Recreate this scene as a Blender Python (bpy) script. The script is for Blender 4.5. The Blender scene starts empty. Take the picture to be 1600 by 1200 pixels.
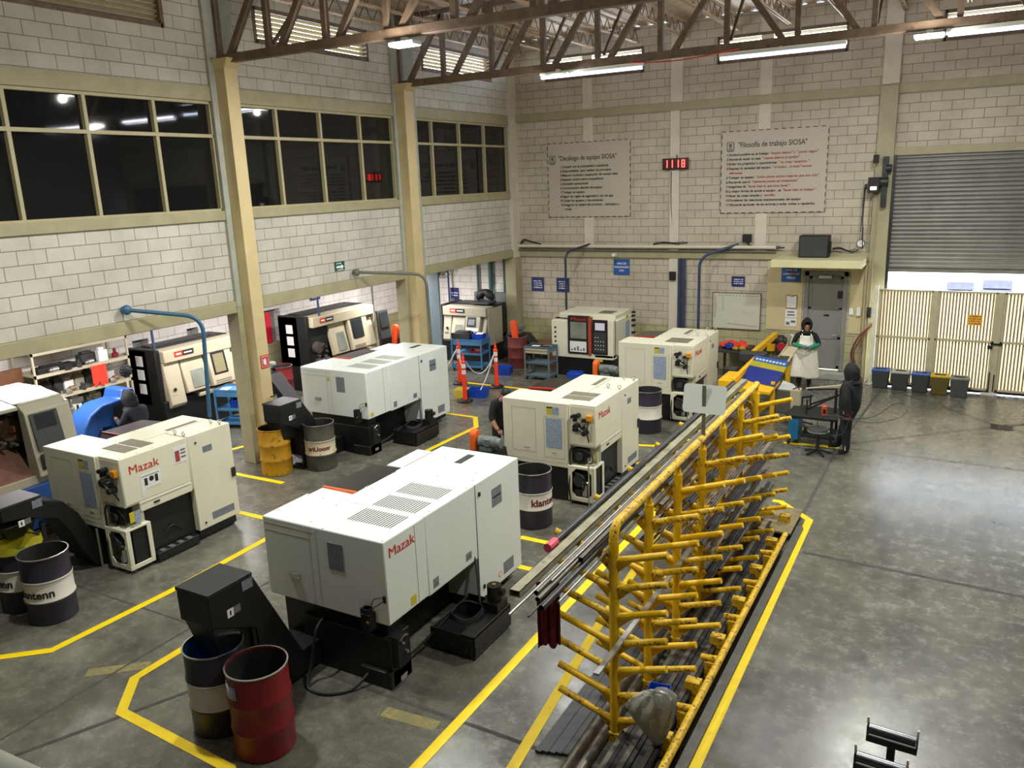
import bpy, bmesh, math, random
from mathutils import Vector, Matrix, Euler
random.seed(7)
SC = bpy.context.scene
COL = SC.collection
PI = math.pi

# ------------------------------------------------------------------ camera
cam_d = bpy.data.cameras.new('camera')
cam_d.sensor_width = 36.0
cam_d.lens = 1261.13 / 1600 * 36.0
cam_d.clip_end = 200
cam = bpy.data.objects.new('camera', cam_d)
COL.objects.link(cam)
def _cam_matrix(yaw, pitch, roll, loc):
    f = Vector((math.sin(yaw) * math.cos(pitch), math.cos(yaw) * math.cos(pitch), -math.sin(pitch)))
    r = Vector((math.cos(yaw), -math.sin(yaw), 0))
    d = f.cross(r)
    r2 = math.cos(roll) * r + math.sin(roll) * d
    d2 = -math.sin(roll) * r + math.cos(roll) * d
    m = Matrix((r2, -d2, -f)).transposed().to_4x4()
    m.translation = loc
    return m
cam.matrix_world = _cam_matrix(-.518947461, .245994477, .0377981812, Vector((0, 0, 5.4)))
SC.camera = cam

# ------------------------------------------------------------------ world, exposure
world = bpy.data.worlds.new('sky')
SC.world = world
world.use_nodes = True
_bg = world.node_tree.nodes['Background']
_bg.inputs[0].default_value = (.74, .84, 1.0, 1)
_bg.inputs[1].default_value = 20.0
SC.view_settings.view_transform = 'Standard'
SC.view_settings.look = 'None'
SC.view_settings.gamma = 1
SC.view_settings.use_curve_mapping = False
SC.view_settings.exposure = 0.0
try:
    SC.cycles.max_bounces = 8
    SC.cycles.diffuse_bounces = 4
    SC.cycles.use_denoising = True
    SC.cycles.caustics_reflective = False
    SC.cycles.caustics_refractive = False
except Exception:
    pass

def area_light(name, loc, sx, sy, power, col, rot=(0, 0, 0), spread=PI):
    l = bpy.data.lights.new(name, 'AREA')
    l.shape = 'RECTANGLE'; l.size = sx; l.size_y = sy
    l.energy = power; l.color = col; l.spread = spread
    o = bpy.data.objects.new(name, l); COL.objects.link(o)
    o.location = loc; o.rotation_euler = rot
    return o
LED_W = (.97, 1.0, .93)
TUBE_W = (.93, .93, 1.0)
# LED high-bay lamps under the trusses (two rows in view, two rows behind the camera's view)
LAMPS = [(-8.13, 11.22), (-8.05, 16.7), (-.95, 16.7), (-.95, 11.22), (-8.1, 5.7), (-.95, 5.7), (-8.1, 0.4), (-.95, 0.4)]
LAMP_P = [340, 130, 300, 430, 290, 170, 20, 20]
for (lx, ly), pw in zip(LAMPS, LAMP_P):
    area_light('led_light', (lx, ly, 7.53), .42, .2, pw * .8, LED_W)
    pl = bpy.data.lights.new('led_spill', 'POINT'); pl.energy = pw * .34; pl.shadow_soft_size = .06; pl.color = (1.0, .95, .88)
    po = bpy.data.objects.new('led_spill', pl); COL.objects.link(po); po.location = (lx, ly - .2, 7.42)
TUBES = [(-8.52, -6.18), (-4.6, -2.29), (-.68, 1.66)]
for a, b in TUBES:
    area_light('tube_light', ((a + b) / 2, 16.7, 7.5), b - a, .05, 26, TUBE_W)
    area_light('tube_light', ((a + b) / 2, 16.62, 7.56), b - a, .05, 12, TUBE_W, (-PI / 2, 0, 0))
    area_light('tube_light', ((a + b) / 2, 16.78, 7.56), b - a, .05, 20, TUBE_W, (PI / 2, 0, 0))
# strip lights under the mezzanine slab, hidden from here by the beam
for ly, pw in ((8.3, 165), (11.6, 75), (14.2, 150), (19.2, 240)):
    area_light('strip_light', (-14.6, ly, 3.02), .12, 2.3, pw, (1.0, .95, .95))

# ------------------------------------------------------------------ helpers
def lin(c):
    c = c / 255.0
    return c / 12.92 if c <= .04045 else ((c + .055) / 1.055) ** 2.4
def rgb(c):
    return (lin(c[0]), lin(c[1]), lin(c[2]), 1)

_M = {}
def mat(name, c, rough=.5, metal=0.0, var=.12, scale=6.0, bump=0.0, bscale=40.0, dirt=None, spec=.5, coat=0):
    """Principled material whose colour wanders with a noise; dirt = (colour, amount, scale)."""
    if name in _M: return _M[name]
    m = bpy.data.materials.new(name); m.use_nodes = True
    nt = m.node_tree; N = nt.nodes; L = nt.links
    b = N['Principled BSDF']
    b.inputs['Roughness'].default_value = rough
    b.inputs['Metallic'].default_value = metal
    b.inputs['Specular IOR Level'].default_value = spec
    b.inputs['Coat Weight'].default_value = coat
    tc = N.new('ShaderNodeTexCoord')
    n = N.new('ShaderNodeTexNoise'); n.inputs['Scale'].default_value = scale; n.inputs['Detail'].default_value = 5
    L.new(tc.outputs['Object'], n.inputs['Vector'])
    r = N.new('ShaderNodeValToRGB')
    col = rgb(c)
    r.color_ramp.elements[0].position = .3; r.color_ramp.elements[1].position = .7
    r.color_ramp.elements[0].color = (col[0] * (1 - var), col[1] * (1 - var), col[2] * (1 - var), 1)
    r.color_ramp.elements[1].color = (min(1, col[0] * (1 + var)), min(1, col[1] * (1 + var)), min(1, col[2] * (1 + var)), 1)
    L.new(n.outputs['Fac'], r.inputs['Fac'])
    out = r.outputs['Color']
    if dirt:
        n2 = N.new('ShaderNodeTexNoise'); n2.inputs['Scale'].default_value = dirt[2]; n2.inputs['Detail'].default_value = 8; n2.inputs['Roughness'].default_value = .7
        L.new(tc.outputs['Object'], n2.inputs['Vector'])
        r2 = N.new('ShaderNodeValToRGB')
        r2.color_ramp.elements[0].position = dirt[1]; r2.color_ramp.elements[1].position = dirt[1] + .06
        r2.color_ramp.elements[0].color = (0, 0, 0, 1); r2.color_ramp.elements[1].color = (1, 1, 1, 1)
        L.new(n2.outputs['Fac'], r2.inputs['Fac'])
        mx = N.new('ShaderNodeMixRGB'); mx.inputs[2].default_value = rgb(dirt[0])
        L.new(r2.outputs['Color'], mx.inputs[0]); L.new(out, mx.inputs[1])
        out = mx.outputs['Color']
    L.new(out, b.inputs['Base Color'])
    if bump:
        n3 = N.new('ShaderNodeTexNoise'); n3.inputs['Scale'].default_value = bscale; n3.inputs['Detail'].default_value = 6
        L.new(tc.outputs['Object'], n3.inputs['Vector'])
        bp = N.new('ShaderNodeBump'); bp.inputs['Strength'].default_value = bump; bp.inputs['Distance'].default_value = .01
        L.new(n3.outputs['Fac'], bp.inputs['Height']); L.new(bp.outputs['Normal'], b.inputs['Normal'])
    _M[name] = m
    return m

def emis(name, c, strength):
    if name in _M: return _M[name]
    m = bpy.data.materials.new(name); m.use_nodes = True
    b = m.node_tree.nodes['Principled BSDF']
    b.inputs['Base Color'].default_value = (.02, .02, .02, 1)
    b.inputs['Emission Color'].default_value = rgb(c)
    b.inputs['Emission Strength'].default_value = strength
    _M[name] = m
    return m

def block_wall(name, axis, paint, mortar, dado=None, dado_z=1.2):
    """Painted concrete block laid 0.4 x 0.205, in world metres; an optional dado band of another paint below dado_z."""
    m = bpy.data.materials.new(name); m.use_nodes = True
    nt = m.node_tree; N = nt.nodes; L = nt.links; b = N['Principled BSDF']
    b.inputs['Roughness'].default_value = .6
    b.inputs['Specular IOR Level'].default_value = .3
    tc = N.new('ShaderNodeTexCoord'); sp = N.new('ShaderNodeSeparateXYZ'); cb = N.new('ShaderNodeCombineXYZ')
    L.new(tc.outputs['Object'], sp.inputs[0])
    of = N.new('ShaderNodeMath'); of.operation = 'ADD'; of.inputs[1].default_value = -.04; L.new(sp.outputs[2], of.inputs[0])
    L.new(sp.outputs[axis], cb.inputs[0]); L.new(of.outputs[0], cb.inputs[1])
    br = N.new('ShaderNodeTexBrick'); L.new(cb.outputs[0], br.inputs['Vector'])
    br.inputs['Scale'].default_value = 1; br.inputs['Brick Width'].default_value = .45; br.inputs['Row Height'].default_value = .22
    br.inputs['Mortar Size'].default_value = .0075; br.inputs['Mortar Smooth'].default_value = .3; br.inputs['Bias'].default_value = 0
    p = rgb(paint)
    br.inputs['Color1'].default_value = (p[0] * .94, p[1] * .94, p[2] * .94, 1); br.inputs['Color2'].default_value = p
    br.inputs['Mortar'].default_value = rgb(mortar)
    out = br.outputs['Color']
    if dado:
        d2 = N.new('ShaderNodeTexBrick'); L.new(cb.outputs[0], d2.inputs['Vector'])
        for k in ('Scale', 'Brick Width', 'Row Height', 'Mortar Size', 'Mortar Smooth'):
            d2.inputs[k].default_value = br.inputs[k].default_value
        q = rgb(dado)
        d2.inputs['Color1'].default_value = (q[0] * .93, q[1] * .93, q[2] * .93, 1); d2.inputs['Color2'].default_value = q
        d2.inputs['Mortar'].default_value = (q[0] * .5, q[1] * .5, q[2] * .45, 1)
        gt = N.new('ShaderNodeMath'); gt.operation = 'GREATER_THAN'; gt.inputs[1].default_value = dado_z
        L.new(sp.outputs[2], gt.inputs[0])
        mx = N.new('ShaderNodeMixRGB'); L.new(gt.outputs[0], mx.inputs[0]); L.new(d2.outputs['Color'], mx.inputs[1]); L.new(out, mx.inputs[2])
        out = mx.outputs['Color']
    ns = N.new('ShaderNodeTexNoise'); ns.inputs['Scale'].default_value = 1.1; ns.inputs['Detail'].default_value = 8; ns.inputs['Roughness'].default_value = .65
    L.new(tc.outputs['Object'], ns.inputs['Vector'])
    rp = N.new('ShaderNodeValToRGB'); rp.color_ramp.elements[0].position = .3; rp.color_ramp.elements[1].position = .65
    rp.color_ramp.elements[0].color = (.76, .75, .72, 1); rp.color_ramp.elements[1].color = (1, 1, 1, 1)
    L.new(ns.outputs['Fac'], rp.inputs['Fac'])
    ml = N.new('ShaderNodeMixRGB'); ml.blend_type = 'MULTIPLY'; ml.inputs[0].default_value = 1
    L.new(out, ml.inputs[1]); L.new(rp.outputs['Color'], ml.inputs[2]); L.new(ml.outputs['Color'], b.inputs['Base Color'])
    n3 = N.new('ShaderNodeTexNoise'); n3.inputs['Scale'].default_value = 60; L.new(tc.outputs['Object'], n3.inputs['Vector'])
    ad = N.new('ShaderNodeMath'); ad.operation = 'MULTIPLY_ADD'; ad.inputs[1].default_value = .25
    inv = N.new('ShaderNodeMath'); inv.operation = 'SUBTRACT'; inv.inputs[0].default_value = 1; L.new(br.outputs['Fac'], inv.inputs[1])
    L.new(n3.outputs['Fac'], ad.inputs[0]); L.new(inv.outputs[0], ad.inputs[2])
    bp = N.new('ShaderNodeBump'); bp.inputs['Strength'].default_value = .5; bp.inputs['Distance'].default_value = .008
    L.new(ad.outputs[0], bp.inputs['Height']); L.new(bp.outputs['Normal'], b.inputs['Normal'])
    return m

class MB:
    """Collects shapes and links them as ONE mesh object."""
    def __init__(s): s.v = []; s.f = []; s.mi = []; s.mats = []; s.cur = 0
    def use(s, m):
        if m not in s.mats: s.mats.append(m)
        s.cur = s.mats.index(m); return s
    def add(s, vs, fs):
        o = len(s.v); s.v += [Vector(v) for v in vs]
        for f in fs: s.f.append([o + i for i in f]); s.mi.append(s.cur)
        return s
    def box(s, x0, x1, y0, y1, z0, z1):
        x0, x1 = min(x0, x1), max(x0, x1); y0, y1 = min(y0, y1), max(y0, y1); z0, z1 = min(z0, z1), max(z0, z1)
        return s.add([(x0, y0, z0), (x1, y0, z0), (x1, y1, z0), (x0, y1, z0), (x0, y0, z1), (x1, y0, z1), (x1, y1, z1), (x0, y1, z1)],
                     [(0, 3, 2, 1), (4, 5, 6, 7), (0, 1, 5, 4), (1, 2, 6, 5), (2, 3, 7, 6), (3, 0, 4, 7)])
    def hexa(s, b, t):
        return s.add(list(b) + list(t), [(0, 3, 2, 1), (4, 5, 6, 7), (0, 1, 5, 4), (1, 2, 6, 5), (2, 3, 7, 6), (3, 0, 4, 7)])
    def bar(s, p0, p1, w, h, up=(0, 0, 1)):
        p0, p1 = Vector(p0), Vector(p1); d = (p1 - p0).normalized(); u = Vector(up)
        if abs(d.dot(u)) > .98: u = Vector((0, 1, 0))
        a = d.cross(u).normalized(); c = a.cross(d).normalized()
        a *= w / 2; c *= h / 2
        q = lambda p: [p - a - c, p + a - c, p + a + c, p - a + c]
        return s.hexa(q(p0), q(p1))
    def ring(s, c, d, r, n):
        d = Vector(d).normalized(); u = Vector((0, 0, 1)) if abs(d.z) < .9 else Vector((1, 0, 0))
        a = d.cross(u).normalized(); b = d.cross(a).normalized()
        return [Vector(c) + a * (r * math.cos(2 * PI * k / n)) + b * (r * math.sin(2 * PI * k / n)) for k in range(n)]
    def cyl(s, p0, p1, r0, r1=None, n=16, cap=True):
        r1 = r0 if r1 is None else r1; p0, p1 = Vector(p0), Vector(p1); d = p1 - p0
        vs = s.ring(p0, d, r0, n) + s.ring(p1, d, r1, n)
        fs = [(k, (k + 1) % n, n + (k + 1) % n, n + k) for k in range(n)]
        fs = [f[::-1] for f in fs]
        if cap: fs += [tuple(range(n)), tuple(range(2 * n - 1, n - 1, -1))]
        return s.add(vs, fs)
    def tube(s, pts, r, n=8, smooth=0, cap=True):
        pts = [Vector(p) for p in pts]
        if smooth: pts = catmull(pts, smooth)
        rs = r if isinstance(r, (list, tuple)) else [r] * len(pts)
        if len(rs) != len(pts):
            m = len(rs) - 1; q = [i * m / (len(pts) - 1) for i in range(len(pts))]
            rs = [rs[int(t)] + (rs[min(m, int(t) + 1)] - rs[int(t)]) * (t - int(t)) for t in q]
        vs = []; pa = None
        for i, p in enumerate(pts):
            d = (pts[min(i + 1, len(pts) - 1)] - pts[max(i - 1, 0)]).normalized()
            if pa is None:
                u = Vector((0, 0, 1)) if abs(d.z) < .9 else Vector((1, 0, 0)); a = d.cross(u).normalized()
            else:
                a = pa - d * pa.dot(d)
                a = a.normalized() if a.length > 1e-6 else d.orthogonal().normalized()
            pa = a; b = d.cross(a)
            vs += [p + a * (rs[i] * math.cos(2 * PI * k / n)) + b * (rs[i] * math.sin(2 * PI * k / n)) for k in range(n)]
        fs = []
        for i in range(len(pts) - 1):
            for k in range(n):
                fs.append((i * n + k, i * n + (k + 1) % n, (i + 1) * n + (k + 1) % n, (i + 1) * n + k))
        if cap: fs += [tuple(range(n - 1, -1, -1)), tuple(range((len(pts) - 1) * n, len(pts) * n))]
        return s.add(vs, fs)
    def lathe(s, prof, c=(0, 0, 0), n=32):
        vs = []; c = Vector(c)
        for r, z in prof:
            vs += [c + Vector((r * math.cos(2 * PI * k / n), r * math.sin(2 * PI * k / n), z)) for k in range(n)]
        fs = []
        for i in range(len(prof) - 1):
            for k in range(n):
                fs.append((i * n + k, i * n + (k + 1) % n, (i + 1) * n + (k + 1) % n, (i + 1) * n + k))
        return s.add(vs, fs)
    def disc(s, c, d, r, n=24):
        return s.add(s.ring(c, d, r, n), [tuple(range(n))])
    def prism(s, poly, axis, a0, a1):
        """poly: 2-D points in the other two axes (in xyz order); extruded along axis from a0 to a1."""
        def P(q, a):
            q = list(q); q.insert(axis, a); return q
        n = len(poly)
        vs = [P(q, a0) for q in poly] + [P(q, a1) for q in poly]
        fs = [tuple(range(n - 1, -1, -1)), tuple(range(n, 2 * n))] + [(k, (k + 1) % n, n + (k + 1) % n, n + k) for k in range(n)]
        return s.add(vs, fs)
    def quad(s, a, b, c, d): return s.add([a, b, c, d], [(0, 1, 2, 3)])
    def sphere(s, c, r, n=16, m=10, sc=(1, 1, 1)):
        prof = [(max(1e-4, math.sin(PI * i / m)), -math.cos(PI * i / m)) for i in range(m + 1)]
        vs = []
        for rr, z in prof:
            vs += [(c[0] + r * sc[0] * rr * math.cos(2 * PI * k / n), c[1] + r * sc[1] * rr * math.sin(2 * PI * k / n), c[2] + r * sc[2] * z) for k in range(n)]
        fs = [(i * n + k, i * n + (k + 1) % n, (i + 1) * n + (k + 1) % n, (i + 1) * n + k) for i in range(m) for k in range(n)]
        return s.add(vs, fs)
    def build(s, name, m=None, parent=None, loc=(0, 0, 0), rz=0.0, bevel=0.0, sharp=35, seg=2):
        me = bpy.data.meshes.new(name)
        me.from_pydata([tuple(v) for v in s.v], [], s.f)
        if s.mats and m is None:
            for q in s.mats: me.materials.append(q)
            me.polygons.foreach_set('material_index', s.mi)
        else: me.materials.append(m)
        bm = bmesh.new(); bm.from_mesh(me); bmesh.ops.recalc_face_normals(bm, faces=bm.faces); bm.to_mesh(me); bm.free()
        me.shade_smooth(); me.set_sharp_from_angle(angle=math.radians(sharp))
        o = bpy.data.objects.new(name, me); COL.objects.link(o)
        o.location = loc; o.rotation_euler = (0, 0, rz)
        if parent is not None: o.parent = parent
        if bevel:
            bv = o.modifiers.new('bevel', 'BEVEL'); bv.width = bevel; bv.segments = seg; bv.limit_method = 'ANGLE'; bv.angle_limit = math.radians(40)
        return o

def catmull(p, k):
    out = []
    for i in range(len(p) - 1):
        a = p[max(i - 1, 0)]; b = p[i]; c = p[i + 1]; d = p[min(i + 2, len(p) - 1)]
        for j in range(k):
            t = j / k
            out.append(.5 * ((2 * b) + (c - a) * t + (2 * a - 5 * b + 4 * c - d) * t * t + (3 * b - a - 3 * c + d) * t ** 3))
    out.append(p[-1]); return out

def tag(o, label=None, cat=None, group=None, kind=None):
    if label: o['label'] = label
    if cat: o['category'] = cat
    if group: o['group'] = group
    if kind: o['kind'] = kind
    return o
def thing(name, label, cat, loc=(0, 0, 0), rz=0.0, group=None):
    o = bpy.data.objects.new(name, None); COL.objects.link(o); o.empty_display_size = .1
    o.location = loc; o.rotation_euler = (0, 0, rz)
    return tag(o, label, cat, group)
def struct(name, loc=(0, 0, 0)):
    o = bpy.data.objects.new(name, None); COL.objects.link(o); o.location = loc; o['kind'] = 'structure'; return o
def dup(root, loc=None, rz=None, label=None, group=None):
    def cp(o, par):
        c = o.copy(); COL.objects.link(c)
        if par is not None: c.parent = par
        for ch in list(o.children): cp(ch, c)
        return c
    r = cp(root, None)
    if loc is not None: r.location = loc
    if rz is not None: r.rotation_euler = (0, 0, rz)
    if label: r['label'] = label
    if group: r['group'] = group
    return r

def text(body, size, m, parent, loc, rot, name='lettering', align='LEFT', ext=.001, shear=0, bold=0.0, width=None, space=1.0, lines=1.0):
    c = bpy.data.curves.new('t', 'FONT'); c.body = body; c.size = size; c.align_x = align; c.align_y = 'CENTER' if lines == 1.0 and '\n' not in body else 'TOP'
    c.extrude = ext; c.shear = shear; c.offset = bold; c.space_character = space; c.space_line = lines; c.resolution_u = 3
    t = bpy.data.objects.new('t', c); COL.objects.link(t)
    dg = bpy.context.evaluated_depsgraph_get()
    me = bpy.data.meshes.new_from_object(t.evaluated_get(dg))
    bpy.data.objects.remove(t); bpy.data.curves.remove(c)
    me.name = name; me.materials.clear(); me.materials.append(m)
    if width:
        xs = [v.co.x for v in me.vertices]; k = width / (max(xs) - min(xs))
        for v in me.vertices: v.co.x *= k
    o = bpy.data.objects.new(name, me); COL.objects.link(o); o.parent = parent
    o.location = loc; o.rotation_euler = rot
    return o
RF = (PI / 2, 0, 0)          # reads on a face that looks towards -y
RX = (PI / 2, 0, PI / 2)     # reads on a face that looks towards +x

# ------------------------------------------------------------------ materials
BLOCK_Y = block_wall('painted_block_side', 1, (210, 206, 195), (138, 132, 118))
BLOCK_X = block_wall('painted_block_end', 0, (204, 195, 176), (132, 124, 106), dado=(186, 180, 140))
BLOCK_IN = block_wall('painted_block_inner', 1, (236, 232, 228), (170, 165, 158), dado=(176, 168, 130))
PLASTER = mat('painted_plaster', (212, 204, 186), .65, var=.06, scale=3, bump=.2, bscale=80)
TAN_WALL = mat('tan_wall_paint', (206, 190, 146), .6, var=.05, scale=2)
OLIVE = mat('olive_beam_paint', (164, 157, 124), .55, var=.09, scale=3, bump=.15, bscale=60, dirt=((140, 132, 100), .68, 2.5))
CREAM_P = mat('cream_canopy_paint', (214, 208, 164), .55, var=.06, scale=4)
CONC_COL = mat('grey_column_concrete', (170, 172, 160), .7, var=.1, scale=5, bump=.2, bscale=50)
COL_P = mat('ochre_column_paint', (206, 186, 140), .5, var=.07, scale=2.5)
TRUSS_M = mat('brown_primer_steel', (108, 90, 72), .55, var=.25, scale=5, dirt=((80, 66, 52), .6, 7))
JOIST_M = mat('pale_joist_steel', (176, 150, 118), .5, var=.2, scale=6)
ROOF_M = mat('galvanised_roofing', (182, 162, 136), .5, metal=.1, var=.2, scale=3)
FRAME_M = mat('window_frame_paint', (178, 168, 132), .5, var=.06)
STEEL_GREY = mat('grey_door_paint', (136, 134, 128), .5, var=.06, scale=3)
SHUT_M = mat('galvanised_shutter', (112, 108, 102), .42, metal=.35, var=.15, scale=2)
GATE_M = mat('gate_frame_paint', (190, 182, 150), .5, var=.08)
WHITE_MACH = mat('machine_white', (226, 232, 228), .42, var=.02, scale=2)
CREAM_MACH = mat('machine_cream', (228, 224, 202), .42, var=.03, scale=2)
BEIGE_MACH = mat('machine_beige', (184, 175, 148), .45, var=.05, scale=3)
GREYB_MACH = mat('machine_grey_beige', (166, 162, 142), .45, var=.06, scale=3)
BLACK_MACH = mat('machine_black', (19, 20, 21), .45, var=.25, scale=6, dirt=((40, 37, 33), .68, 9))
BLACK = mat('flat_black', (16, 16, 17), .6, var=.2)
DKGREY = mat('dark_grey_plastic', (52, 53, 54), .5, var=.15)
RUBBER = mat('black_rubber', (22, 22, 23), .55, var=.2)
CHROME = mat('bright_steel', (200, 200, 196), .25, metal=.9, var=.1)
STEEL = mat('mill_steel', (104, 98, 90), .42, metal=.6, var=.3, scale=9, dirt=((84, 66, 50), .62, 14))
STEEL_D = mat('dark_mill_steel', (60, 60, 62), .38, metal=.55, var=.3, scale=9)
STEEL_L = mat('bright_bar_steel', (176, 174, 168), .3, metal=.7, var=.15, scale=12)
STEEL_RUST = mat('brown_bar_steel', (140, 116, 88), .45, metal=.4, var=.3, scale=11)
BEAM_PALE = mat('pale_tube_steel', (152, 148, 122), .5, metal=.2, var=.2, scale=5, dirt=((112, 108, 92), .58, 9))
YEL_RACK = mat('rack_yellow_paint', (234, 186, 20), .45, var=.16, scale=7, dirt=((52, 42, 24), .60, 24))
YEL_RACK2 = mat('rack_yellow_worn', (222, 178, 32), .5, var=.22, scale=9, dirt=((56, 48, 32), .54, 26))
YEL = mat('yellow_paint', (240, 184, 10), .45, var=.08, scale=4, dirt=((150, 110, 20), .68, 12))
YEL_DRUM = mat('yellow_drum_paint', (182, 134, 22), .5, var=.15, scale=5, dirt=((104, 78, 28), .57, 11))
LINE_Y = mat('floor_line_yellow', (255, 216, 0), .55, var=.07, scale=6, dirt=((190, 158, 40), .66, 20))
RED_DRUM = mat('red_drum_paint', (122, 22, 30), .45, var=.1, scale=4, dirt=((92, 24, 28), .66, 10))
RED_DK = mat('dark_red_drum_paint', (104, 40, 36), .5, var=.15, scale=4)
NAVY_DRUM = mat('navy_drum_paint', (46, 42, 54), .35, var=.12, scale=4, dirt=((84, 80, 84), .68, 16))
GREY_DRUM = mat('worn_grey_drum_paint', (78, 74, 66), .5, var=.2, scale=6, dirt=((52, 46, 38), .56, 10))
BAND = mat('white_drum_band', (214, 210, 200), .45, var=.05, scale=5, dirt=((150, 146, 136), .66, 13))
BAND_D = mat('dirty_white_drum_band', (196, 184, 156), .55, var=.1, scale=6, dirt=((108, 94, 72), .57, 12))
INK_RED = mat('dark_red_ink', (110, 26, 24), .5, var=.05)
INK = mat('black_ink', (36, 34, 34), .6, var=.05)
INK_GREY = mat('grey_ink', (110, 106, 104), .6, var=.05)
INK_RED2 = mat('brick_red_ink', (158, 70, 58), .6, var=.05)
INK_W = mat('white_ink', (236, 238, 244), .6, var=.02)
MAZ_RED = mat('logo_red', (204, 52, 34), .4, var=.03)
BLUE_CART = mat('blue_cart_paint', (66, 122, 166), .45, var=.1, scale=6)
BLUE_PIPE = mat('blue_pipe_paint', (54, 98, 132), .4, var=.1)
BLUE_PIPE2 = mat('deep_blue_pipe_paint', (54, 68, 100), .4, var=.1)
GREEN_PIPE = mat('green_grey_pipe_paint', (64, 100, 104), .45, var=.1)
GREY_PIPE = mat('grey_pipe_paint', (104, 104, 92), .45, var=.1)
GREY_CART = mat('grey_blue_cart_paint', (98, 120, 130), .5, var=.1)
BLUE_MACH = mat('blue_machine_paint', (32, 78, 146), .4, var=.08, scale=3)
BLUE_LOW = mat('blue_cover_paint', (42, 82, 146), .45, var=.1, scale=2)
BLUE_BIN = mat('blue_bin_plastic', (22, 68, 178), .4, var=.06)
YEL_BIN = mat('yellow_bin_plastic', (224, 206, 86), .4, var=.06)
SIGN_NAVY = mat('navy_sign_panel', (34, 44, 108), .4, var=.03)
SIGN_BLUE = mat('blue_sign_panel', (42, 88, 158), .4, var=.03)
ORANGE = mat('orange_guard_paint', (244, 106, 36), .4, var=.05)
ORANGE2 = mat('red_orange_guard_paint', (240, 84, 36), .4, var=.05)
CONE_O = mat('orange_post_plastic', (252, 70, 34), .4, var=.04)
REFLECT = mat('white_reflective_band', (236, 232, 228), .3, var=.02)
PAPER = mat('white_paper', (232, 232, 230), .7, var=.02)
LABEL_B = mat('pale_blue_label', (152, 166, 188), .5, var=.42, scale=48)
LABEL_G = mat('grey_speckled_label', (120, 126, 136), .5, var=.5, scale=70)
LABEL_Y = mat('yellow_warning_label', (206, 190, 60), .5, var=.05)
MOTOR = mat('grey_green_motor_paint', (112, 122, 118), .4, var=.1)
SCREEN_D = mat('dark_screen_glass', (40, 44, 44), .15, var=.1)
SCREEN_ON = emis('lit_screen', (206, 200, 214), .8)
SCREEN_G = emis('lit_grey_screen', (170, 178, 190), .45)
SCREEN_W = emis('lit_amber_screen', (206, 190, 130), .8)
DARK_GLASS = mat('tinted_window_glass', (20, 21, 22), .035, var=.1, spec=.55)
VIOLET_GL = mat('violet_tinted_polycarbonate', (74, 70, 84), .12, var=.08)
SMOKE_GL = mat('smoked_polycarbonate', (30, 26, 26), .2, var=.08)
WINDOW_GL = mat('grey_green_door_glass', (128, 134, 122), .12, var=.25, scale=2)
CARDB = mat('brown_cardboard', (150, 104, 58), .7, var=.08)
MESH_GREY = mat('grey_vent_mesh', (116, 112, 92), .6, var=.25, scale=90)
SKIN = mat('skin', (176, 124, 98), .5, var=.06)
HOODIE = mat('black_hoodie_cloth', (24, 25, 29), .85, var=.2, scale=12, bump=.3, bscale=40)
HOODIE_B = mat('navy_hoodie_cloth', (23, 27, 38), .85, var=.15, scale=12, bump=.3, bscale=40)
PANTS = mat('dark_trouser_cloth', (26, 28, 34), .85, var=.2, scale=10)
SHOE = mat('black_shoe_leather', (22, 21, 20), .5, var=.2)
APRON = mat('white_apron_vinyl', (242, 238, 222), .5, var=.06, scale=5)
GLOVE_G = mat('green_sleeve_rubber', (40, 150, 112), .5, var=.08)
GLOVE_GR = mat('grey_work_glove', (120, 132, 138), .7, var=.1)
GLOVE_R = mat('dark_red_work_glove', (104, 52, 44), .7, var=.1)
HAIR = mat('black_hair', (18, 16, 15), .6, var=.2)
FABRIC_RED = mat('dark_red_cloth', (120, 26, 44), .85, var=.15, scale=14)
RAG_O = mat('orange_red_rag', (236, 66, 44), .8, var=.12, scale=12)

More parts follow.
